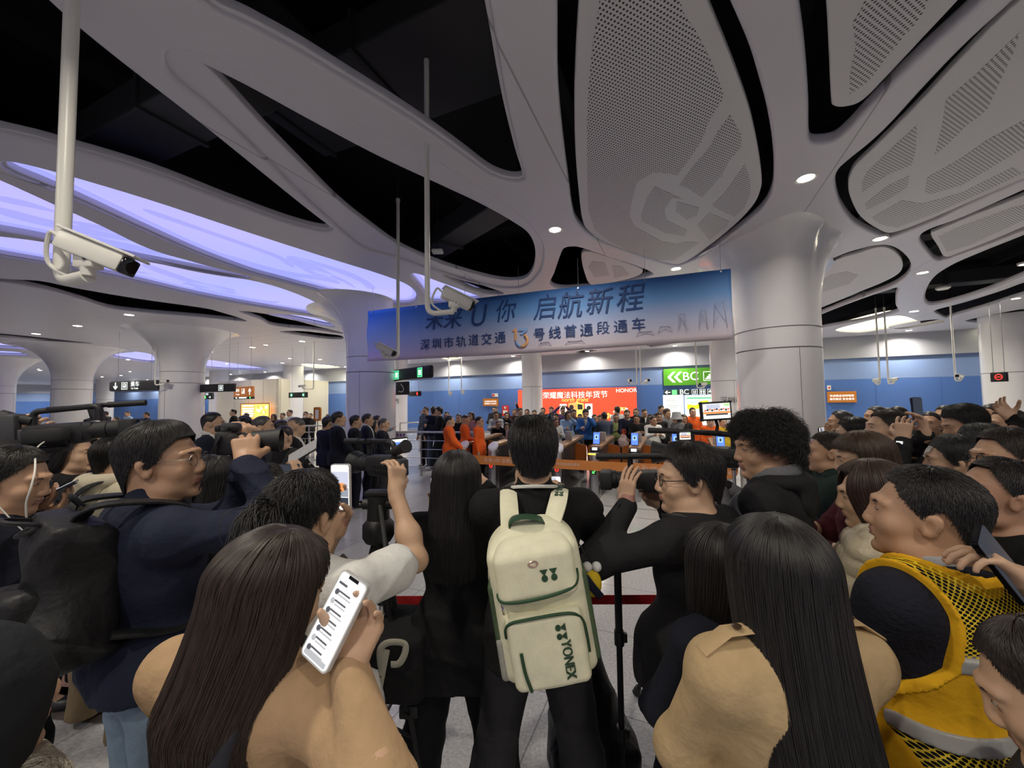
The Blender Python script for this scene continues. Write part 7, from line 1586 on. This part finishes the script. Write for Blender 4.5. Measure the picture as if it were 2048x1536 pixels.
# ---------- N: woman at the lower right corner
person('woman with dark hair tied back whose cheek shows at the lower right corner', 2125, 1250, .66, 36, 'tied', hm=H_DARK, top=f_['charcoal'], bottom=f_['black'], strands=8000, skin=0, head=(8, -26, 0), arms=('front', 'front'), hairkw=dict(th=.014))
cN = P(2003, 1128, .84)
kN2 = person('person outside the right edge holding a dark phone above the yellow vest', 2250, 1000, .9, 62, 'medium', top=f_['khaki'], bottom=f_['black'], arms=('down', arm(P(2052, 1168, .80), (-.7, .3, .65), (-.4, .2, -.75), .8)), strands=0)
phone(cN, (.35, -.85, .3), (-.55, .1, .8), 'dark phone in the hand at the right edge', scr=SC_D, picture=False, back=M_GLS)
# ---------- right hand group
def quilt(k, t): pass
kO = person('woman with brown hair in a cream quilted puffer jacket', 1742, 925, 1.46, 38, 'long', hm=H_BROWN, top=None, bottom=f_['black'], arms=('front', 'front'), strands=7000, hairkw=dict(L=.27, open=40, th=.024), head=(22, -6, 0))
def puffer(k, t, m):
    s = k.s; F = top_field(k, .82, 1.0, .055, 1.0, .02, .05)
    u = [(k.sh[i], k.el[i], k.wr[i]) for i in (0, 1)]
    F.post.append(lambda G, X, Y, Z: G+(.011*np.abs(np.sin((Z+.10*np.abs(X)+.02*np.sin(9*X+5*Y))*math.pi/.062))**.5*-1+.010).astype(np.float32))
    me, _, _ = mesh_field(F, .0075, 'puffer_jacket', wob=.003, wfreq=30); new_obj('puffer_jacket', me, t, m)
M_PUF = mat('cream quilted nylon', (.52, .45, .33), .42, bump=.25, bscale=45); puffer(kO, kO.t, M_PUF); hood_back(M_PUF, 1.25)(kO, kO.t)
person('woman with brown bangs in wine red top right of the near column', 1722, 863, 1.85, 66, 'long', hm=H_LIGHTBR, top=f_['wine'], bottom=f_['black'], arms=('phone', 'phone'), strands=6000, hairkw=dict(L=.25, front=.78), head=(0, -8, 0))
cQ = P(1600, 908, 2.5)
kQ = person('man with cropped hair in a dark green hoodie holding a phone towards the column', 1652, 862, 2.35, 62, 'crew', hm=H_DARK, top=f_['green'], bottom=f_['black'], arms=(grip(cQ, (.75, -.6, .1), (-.35, .1, .9)), 'phone'), extra=hood_back(f_['green'], 1.1), strands=4000, skin=1, puff=.03)
phone(cQ, (.75, -.6, .1), (-.35, .1, .9), 'dark phone of the man in the dark green hoodie', scr=SC_D, picture=False)
kR = person('man in a black suit with white collar facing the blue wall', 1768, 817, 2.6, 72, 'short', hm=H_DARK, top=f_['black'], bottom=f_['black'], arms=('phone', 'phone'), extra=collar_ring(f_['white'], .070, .022, .02, .008), strands=3500, hairkw=dict(th=.01), head=(0, 4, 0))
cS = P(1835, 826, 2.15)
kS = person('person in a black coat lifting a phone with both hands and wearing a white watch', 1905, 874, 1.95, 46, 'medium', top=f_['softblack'], bottom=f_['black'], arms=(arm(P(1806, 880, 2.10), (.18, .05, 1), (.8, .4, .0), .55, (.5, -.2, -1)), arm(P(1852, 872, 2.05), (-.05, .1, 1), (-.8, .4, 0), .6, (.5, -.2, -1))), strands=6000, hm=hairmat('dull black hair', (.022, .022, .023)))
phone(cS, (.3, -.95, .05), (.03, .02, 1), 'large dark phone held high by the person with the white watch', .085, .175, scr=SC_D, picture=False, back=mat('navy phone case', (.012, .016, .04), .4)); cuff_watch(kS, kS.t, 0, 'white metal wristwatch on the lifted black sleeve', True)
person('man with full dark hair and ear pods behind the lifted phone hands', 1925, 811, 2.7, 66, 'fluffy', top=f_['charcoal'], bottom=f_['black'], strands=6000, skin=1, hairkw=dict(len=.035, lift=.01), head=(0, -14, 0))
person('older person with grey black hair in dark coat in front of the full haired man', 1958, 850, 2.2, 55, 'medium', hm=hairmat('grey streaked hair', (.03, .03, .032)), top=f_['softblack'], bottom=f_['black'], strands=4000)
person('man with thin glasses and short hair at the right edge', 2006, 855, 1.6, 74, 'short', hm=H_DARK, top=f_['charcoal'], bottom=f_['black'], specs=True, strands=6000, skin=1, head=(0, 0, 0), fat=1.08)
person('man in a black jacket with raised chin above the yellow vest man', 1985, 918, 1.34, 70, 'short', top=f_['black'], bottom=f_['black'], strands=9000, skin=2, head=(0, 14, 0), arms=('phone', 'phone'), hairkw=dict(th=.016))
cW = P(1646, 863, 3.3)
kW = person('person with black hair raising a phone with red ring, close to the near column', 1702, 836, 3.1, 48, 'medium', top=f_['black'], bottom=f_['black'], arms=(grip(cW, (.5, -.85, 0), (-1, .1, .1)), grip(cW+Vector((.05, 0, .05)), (.5, -.85, 0), (-.4, .2, 1))), strands=2500)
phone(cW, (.5, -.85, .05), (1, .5, .05), 'bright phone held sideways next to the near column'); bm = bmesh.new(); add_tube(bm, [cW+Vector((-.06+.018*math.cos(a), -.02, -.03+.018*math.sin(a))) for a in np.linspace(0, 6.28, 17)[:-1]], .005, 6, closed=True); tag(from_bm('phone_ring', bm, M_REDL, None, True), 'red finger ring on the bright phone next to the near column', 'phone ring')
for px, pt, Y, yaw, hr, tp, sk, lab in ((1678, 820, 4.2, 60, 'short', 'black', 1, 'black haired person nearest the column in front of the blue wall'), (1693, 823, 5.4, 120, 'crew', 'charcoal', 0, 'man facing the column in dark clothes by the blue wall'), (1750, 810, 4.4, 70, 'crew', 'navy', 1, 'tall man under the paired hanging cameras'),
   (1793, 812, 4.8, 90, 'short', 'softblack', 0, 'man in dark jacket right of the black suit'), (1793, 823, 3.6, 150, 'long', 'white', 0, 'woman in a white top behind the black suit'), (1858, 821, 3.9, 120, 'crew', 'charcoal', 1, 'round faced man in dark coat right of the lifted phone'), (1888, 810, 4.4, 95, 'short', 'brown', 1, 'man with short hair in front of the blue wall right of the lifted phone'),
   (1772, 815, 5.0, 100, 'short', 'bluegrey', 1, 'distant dark haired head behind the black suit'), (1983, 804, 3.4, 82, 'crew', 'suit', 1, 'man in a dark suit by the cream column at the right'), (2010, 815, 3.0, 70, 'short', 'black', 1, 'person in black under the raised hand at the right edge')):
    person(lab, px, pt, Y, yaw, hr, top=f_[tp], bottom=f_['black'], skin=sk, arms=('phone', 'phone'))
kX = person('person in a black coat raising one hand at the right edge', 2050, 835, 2.45, 60, 'short', top=f_['black'], bottom=f_['black'], arms=(arm(P(2024, 838, 2.5), (-.5, .2, .8), (-.3, -.8, .2), .4), 'down'), strands=2500)
# ---------- monopod and dark bag at the feet
c = Vector((.45, 1.72, 0)); t = thing('monopod', 'black monopod standing between the backpack man and the black shirt cameraman', 'monopod', c)
for (a, b, r) in ((.0, .45, .010), (.40, .85, .013), (.80, 1.25, .016)): bm = bmesh.new(); add_cyl(bm, (0, 0, a), (0, 0, b), r, seg=14); from_bm('tube', bm, M_BLACKM, t, True)
for z in (.42, .82): bm = bmesh.new(); add_cyl(bm, (0, 0, z-.03), (0, 0, z+.03), .021, seg=14); add_box(bm, (.024, 0, z), (.02, .02, .04), I4, .005); from_bm('lock_lever', bm, M_CAMB, t, True)
bm = bmesh.new(); add_lathe(bm, [(.02, 0), (.022, .01), (.012, .03)], seg=16); from_bm('rubber_foot', bm, M_REDB, t, True)
c = Vector((.36, 1.95, 0)); t = thing('equipment_bag', 'tall black soft equipment bag standing behind the legs of the backpack man', 'bag', c)
F = Field(); F.cap((0, 0, .18), (-.04, 0, .62), .20, .09, k=.05); F.box((0, 0, .13), (.17, .12, .10), .03, None, .05); F.post.append(lambda G, X, Y, Z: np.maximum(G, (.004-Z).astype(np.float32))); me, _, _ = mesh_field(F, .012, 'bag_body', wob=.006, wfreq=13); new_obj('bag_body', me, t, M_BKPK)
bm = bmesh.new(); add_tube(bm, smooth_path([(-.06, 0, .68), (-.07, 0, .80), (0, 0, .80), (-.01, 0, .68)], 5), .012, 8, flat=.005, up=(0, 1, 0)); from_bm('carry_handle', bm, M_RUB, t, True)
# ================================================================== officials in the middle distance
def suit(label, px, pt, Y, yaw, tp='suit', hair='short', hm=None, arms=('down', 'down'), shirt='white', bot='darknavy', **k):
    return person(label, px, pt, Y, yaw, hair, hm, k.pop('skin', 0), f_[tp], f_[bot], arms=arms, hem=.84, topname='suit_jacket', extra=shirt_front(shirt) if shirt else None, **k)
suit('man with glasses in a navy suit, left of the raised photo camera', 428, 823, 4.3, -72, specs='wire', hairkw=dict(th=.016))
suit('grey haired man in a dark suit behind the raised photo camera', 528, 831, 4.4, -72, 'softblack', hm=H_GREY)
kBald = suit('bald man in a black suit looking down at papers', 592, 831, 4.6, -62, 'black', 'bald', hm=H_GREY, arms=('front', 'front'), head=(0, -22, 0))
kW2 = person('woman with glasses and tied hair in a grey blazer facing the camera', 566, 851, 4.0, 172, 'tied', top=f_['charcoal'], bottom=f_['black'], specs='wire', hem=.82, topname='blazer', arms=('front', 'front'), head=(0, -4, 0), extra=shirt_front('black'), vox=.0095)
c = P(604, 906, 3.85); t = thing('folder', 'white sheets in a dark folder held by the woman in the grey blazer', 'folder', c); Mf = frame((0, 0, 0), (.8, .2, .5), (-.3, -.5, .8))
bm = bmesh.new(); add_box(bm, (0, 0, 0), (.30, .21, .012), Mf, .003); from_bm('cover', bm, M_BLACK, t); bm = bmesh.new(); add_box(bm, (.01, 0, .010), (.29, .20, .006), Mf); add_tube(bm, [Mf @ Vector((.06+.04*math.cos(a), -.10, .04+.03*math.sin(a))) for a in np.linspace(-1.5, 3, 9)], .002, 6, flat=.002); from_bm('paper_sheet', bm, f_['white'], t)
kPh = person('photographer with a camera before the face behind the navy suit man', 487, 829, 5.2, 168, 'crew', top=f_['black'], bottom=f_['black'], arms=('face', 'face'), skin=0)
photo_camera(frame(P(487, 846, 4.95), (.05, -1, 0)), 'small camera held before the face of the distant photographer', .08, .9)
suit('man in dark suit between the grey haired man and the bald man', 565, 840, 5.4, -60, 'black', hm=H_DARK)
suit('stocky man in navy seen from behind near the orange stand sign', 657, 832, 6.7, -28, 'navy', shirt=None, skin=1)
kO1 = person('tall man in a navy jacket with a lanyard beside the violet lit column', 678, 822, 6.3, -52, 'short', top=f_['darknavy'], bottom=f_['charcoal'], arms=('down', 'front'), hem=.86, extra=shirt_front('lightgrey', .9), skin=0)
suit('man in a black jacket in front of the violet lit column', 712, 830, 7.0, -58, 'softblack', shirt=None)
suit('man in a navy suit right beside the black jacket at the violet lit column', 736, 827, 7.5, -70, 'navy', hm=H_DARK)
person('woman with dark hair half hidden between the officials at the violet lit column', 747, 841, 7.9, -60, 'long', top=f_['softblack'], bottom=f_['black'])
person('person with a teal sleeve pointing right at the violet lit column', 755, 831, 8.5, -80, 'short', top=f_['teal'], bottom=f_['charcoal'], arms=('down', dict(at=P(796, 858, 8.0), dir=(.8, .1, .5), world=True, palm=(0, 0, -1), curl=.3, pole=(.3, -.2, -1))))
person('grey haired man in a dark navy polo in front of the pointing arm', 768, 836, 7.1, -78, 'crew', hm=H_GREY, top=f_['darknavy'], bottom=f_['charcoal'], arms=('front', 'down'))
suit('man at the far left facing the camera with a white shirt collar', 238, 842, 4.6, 165, 'softblack', 'crew', arms=('face', 'down'))
person('dark haired head right beside the man facing the camera at the left', 270, 840, 4.8, 60, 'medium', hm=H_DARK, top=f_['wine'], bottom=f_['black'])
# ================================================================== walkers and orange staff
person('man in a dark jacket talking by the blue wall', 851, 813, 11.2, 150, 'short', top=f_['bluegrey'], bottom=f_['black'], arms=('face', 'down'))
person('man seen from behind in navy with pale collar by the blue wall', 867, 813, 11.0, 10, 'medium', top=f_['navy'], bottom=f_['bluegrey'])
person('tall young man striding in track trousers and white shoes by the blue wall', 877, 815, 10.8, 105, 'fluffy', top=f_['darknavy'], bottom=fabric('striped track trousers', (.015, .02, .025)), legs='walk', shoes=SHOE_W, arms=('phone', 'down'), H=1.72)
person('man in black behind the orange woman', 893, 823, 11.0, 170, 'crew', top=f_['black'], bottom=f_['black'])
OR = dict(top=f_['orange'], hem=.68, topname='orange_jacket')
person('woman with tied hair in a long orange jacket, leftmost of the orange staff', 900, 831, 8.1, -84, 'tied', bottom=f_['black'], arms=('front', 'front'), head=(0, 0, 0), puff=.03, **OR)
person('balding man with folded arms in an orange jacket', 931, 829, 8.9, -82, 'bald', hm=H_DARK, bottom=f_['black'], arms=('fold', 'fold'), **OR)
person('woman with a ponytail in an orange jacket at the left end of the gates', 959, 833, 8.7, -105, 'tied', bottom=f_['black'], **OR)
person('person in black behind the balding man in orange', 917, 828, 10.3, 170, 'short', top=f_['black'], bottom=f_['black'])
person('woman in a pink jacket behind the orange staff', 942, 824, 10.6, 150, 'long', top=f_['pink'], bottom=f_['black'])
# ================================================================== crowd behind the ticket gates
CR_ = [ # px, top of head, row depth v, yaw, hair, top colour, arms, label
 (990,811,4.6,170,'short','charcoal',('phone','phone'),'young man in dark jacket standing tallest behind the orange staff'), (992,823,3.0,178,'medium','lightgrey',('phone','phone'),'person in pale grey shirt right of the orange ponytail woman'),
 (996,842,2.3,185,'short','black',('face','phone'),'short student in black and white taking a photo at the leftmost gates'), (1013,846,2.3,175,'bob','darknavy',('phone','phone'),'short student with dark hair left of the middle photographer'),
 (1014,824,3.6,170,'long','softblack',('face','face'),'long haired woman photographing left of the middle photographer'), (1029,818,4.8,160,'short','wine',('high','down'),'person waving one hand before the red poster edge'),
 (1040,815,3.6,200,'short','black',('phone','phone'),'man in profile just right of the red poster edge'), (1034,831,2.6,180,'medium','charcoal',('phone','phone'),'student with dark hair at the left shoulder of the middle photographer'),
 (1054,818,3.9,170,'short','white',('phone_high','phone'),'student in white lifting a phone in front of the slender column'), (1069,819,4.1,190,'crew','navy',('down','down'),'student in navy in front of the slender column'),
 (1086,815,4.7,175,'short','softblack',('phone','down'),'tall student behind the hair of the middle photographer'), (1083,824,3.3,180,'short','brown',('down','down'),'student with tan face right of the slender column'),
 (1103,813,4.9,185,'short','bluegrey',('face','face'),'student in blue grey under the white phone picture of the poster'), (1112,827,3.2,170,'medium','wine',('phone','phone'),'student in wine red right of the middle photographer'),
 (1111,837,2.5,180,'short','white',('phone','down'),'student with broad white collar right of the middle photographer'), (1125,814,4.8,175,'short','purple',('over','over'),'student in purple with arms over the head under the poster'),
 (1136,822,2.9,178,'bob','skyblue',('face','phone'),'person with fringe in a light blue shirt and dark coat'), (1147,819,3.9,170,'medium','purple',('phone','down'),'student in dark purple behind the light blue shirt'),
 (1171,818,2.5,165,'medium','blue',('phone_high','phone'),'man in a bright blue jacket raising a phone'), (1189,829,3.4,185,'short','black',('down','down'),'small dark haired student right behind the bright blue jacket'),
 (1208,824,2.5,5,'short','bluegrey',('phone','phone'),'man in dark blue seen from behind turning to the poster'), (1200,830,3.6,170,'short','softblack',('down','down'),'student peeking between the bright blue and dark blue jackets'),
 (1234,813,4.6,15,'medium','white',('down','down'),'tall person in white seen from behind at the right part of the poster'), (1232,827,3.1,180,'crew','lime',('phone','phone'),'student with glasses in a lime green top'),
 (1254,819,2.7,175,'short','navy',('front','front'),'boy in a navy and white uniform holding a white drawstring bag'), (1272,816,3.7,165,'crew','black',('down','down'),'tall student in black at the right end of the poster'),
 (1273,829,2.6,178,'medium','black',('phone','phone'),'student in black leather look jacket holding a phone low'), (1288,817,3.9,170,'crew','charcoal',('down','down'),'student in charcoal between the poster and the white board'),
 (1306,832,2.4,180,'short','white',('phone','phone'),'boy in a white and navy jacket looking down at a phone'), (1317,825,3.1,165,'medium','softblack',('down','down'),'student with fringe behind the white and navy jacket'),
 (1322,810,4.7,190,'short','charcoal',('phone','down'),'tall man before the white information board'), (1334,818,3.6,195,'fluffy','grey',('phone','phone'),'person with fluffy brown hair in grey before the white board'),
 (1367,829,3.2,170,'long','softblack',('down','down'),'dark haired woman behind the bucket hat'), (1300,828,4.5,170,'short','navy',('down','down'),'student in navy half hidden left of the white board'),
 (1060,829,2.7,182,'short','green',('phone','phone'),'student in dark green directly behind the middle photographer'), (1160,828,3.6,172,'short','charcoal',('down','down'),'student in charcoal at the left elbow of the bright blue jacket')]
for i, (px, pt, v, yaw, hr, tp, ar, lab) in enumerate(CR_):
    Y = YV(px, v-.25); ex = None
    if 'uniform' in lab or 'white and navy' in lab or 'black and white' in lab: ex = collar_ring(f_['white'], .075, .03, .01, .012)
    elif tp in ('navy', 'charcoal', 'blue') and yaw > 90: ex = shirt_front('white' if i % 2 else 'lightgrey', .6)
    person(lab, px, pt, Y, yaw, hr, [H_BLACK, H_DARK, H_BLACK, H_BROWN][i % 4] if hr != 'crew' else H_BLACK, i % 3, f_[tp], f_[('black', 'darknavy', 'charcoal')[i % 3]], arms=ar, head=(((i*37) % 40)-20, -6 if i % 3 else -16, 0), extra=ex, specs=True if i in (7, 23, 25) else None)
def bucket(k, t):
    bm = bmesh.new(); add_lathe(bm, [(.150, -.03), (.152, -.024), (.112, .035), (.098, .13), (.09, .142), (.03, .15)], Matrix.Translation(Vector(k.hc)), 28); from_bm('bucket_hat', bm, f_['lightgrey'], t, True)
person('person in a pale bucket hat and striped cardigan looking at a phone', 1353, 826, YV(1353, 2.4), 100, 'bob', top=f_['grey'], bottom=f_['charcoal'], arms=('phone', 'phone'), extra=bucket)
person('slim person in an orange jacket at the map board', 1385, 815, YV(1385, 3.4), 175, 'short', bottom=f_['black'], **OR)
person('person in an orange jacket below the large monitor of the rig', 1420, 834, YV(1420, 2.4), 170, 'short', bottom=f_['black'], **OR)
person('person in a yellow jacket right behind the large monitor of the rig', 1446, 836, YV(1446, 2.6), 180, 'medium', top=f_['yellow'], bottom=f_['black'])
c = P(1247, 880, YV(1247, 2.2)); t = thing('drawstring_bag', 'pale pink drawstring bag with red cords carried behind the gates', 'bag', c)
F = Field(); F.ell((0, 0, -.05), (.14, .08, .14), None, .03); F.ell((0, 0, .10), (.06, .05, .05), None, .06); me, _, _ = mesh_field(F, .010, 'bag_body', wob=.006, wfreq=25); new_obj('bag_body', me, t, fabric('pale pink bag', (.66, .50, .48)))
for sx in (-1, 1): bm = bmesh.new(); add_tube(bm, smooth_path([(sx*.03, -.03, .12), (sx*.05, -.05, .22), (sx*.01, -.04, .27), (sx*.015, -.05, .12)], 4), .006, 6); from_bm('cord', bm, f_['orange'], t, True)
# ================================================================== people behind the railing and far left
for i, (px, pt, Y, yaw, hr, tp, lab) in enumerate(((466, 818, 13.9, 120, 'short', 'black', 'big man in black left of the orange ticket poster'), (492, 826, 14.6, 150, 'short', 'charcoal', 'dark head in front of the orange ticket poster'), (547, 828, 14.4, 165, 'long', 'brown', 'woman behind the railing right of the orange ticket poster'), (565, 826, 14.8, 170, 'medium', 'lightgrey', 'person in grey at the white and green board'),
   (579, 819, 14.2, 150, 'tied', 'white', 'woman in a white shirt before the square looking column'), (611, 823, 14.0, 175, 'short', 'black', 'person in black with a white face mask at the railing'), (621, 827, 15.3, 185, 'short', 'charcoal', 'person beside the masked person left of the orange stand sign'), (655, 829, 14.8, 160, 'short', 'grey', 'person right of the orange stand sign behind the railing'), (404, 822, 15.2, 140, 'short', 'white', 'person in white peeking right of the grey flared column'), (418, 824, 15.4, 160, 'bob', 'charcoal', 'person in charcoal next to the grey flared column'),
   (200, 824, 16.5, 60, 'short', 'black', 'dark haired visitor in black far behind near the cream columns'), (211, 822, 17.0, 100, 'crew', 'charcoal', 'standing visitor in charcoal at the far cream column'), (188, 830, 15.5, 90, 'medium', 'lightgrey', 'visitor in pale grey next to the dark ticket machine'), (255, 822, 17.0, 165, 'crew', 'skyblue', 'guard in a light blue shirt by the grey door'), (293, 824, 16.0, 120, 'short', 'navy', 'guard in navy left of the grey flared column'), (75, 832, 15.0, 100, 'short', 'skyblue', 'visitor in light blue beside the ticket machine at the far left'), (232, 834, 14.0, 150, 'short', 'wine', 'visitor in wine red far behind the man facing the camera'))):
    ex = None
    if 'mask' in lab and 'beside' not in lab:
        def ex(k, t): F = Field(); F.ell(k.hc+k.HR @ np.array([0, .066, -.055]), (.055, .05, .045), k.HR); me, _, _ = mesh_field(F, .01, 'face_mask'); new_obj('face_mask', me, t, f_['white'])
    person(lab, px, pt, Y, yaw, hr, [H_BLACK, H_DARK][i % 2], i % 3, f_[tp], f_['black'], arms=('phone', 'down') if i % 2 else ('front', 'front'), extra=ex)
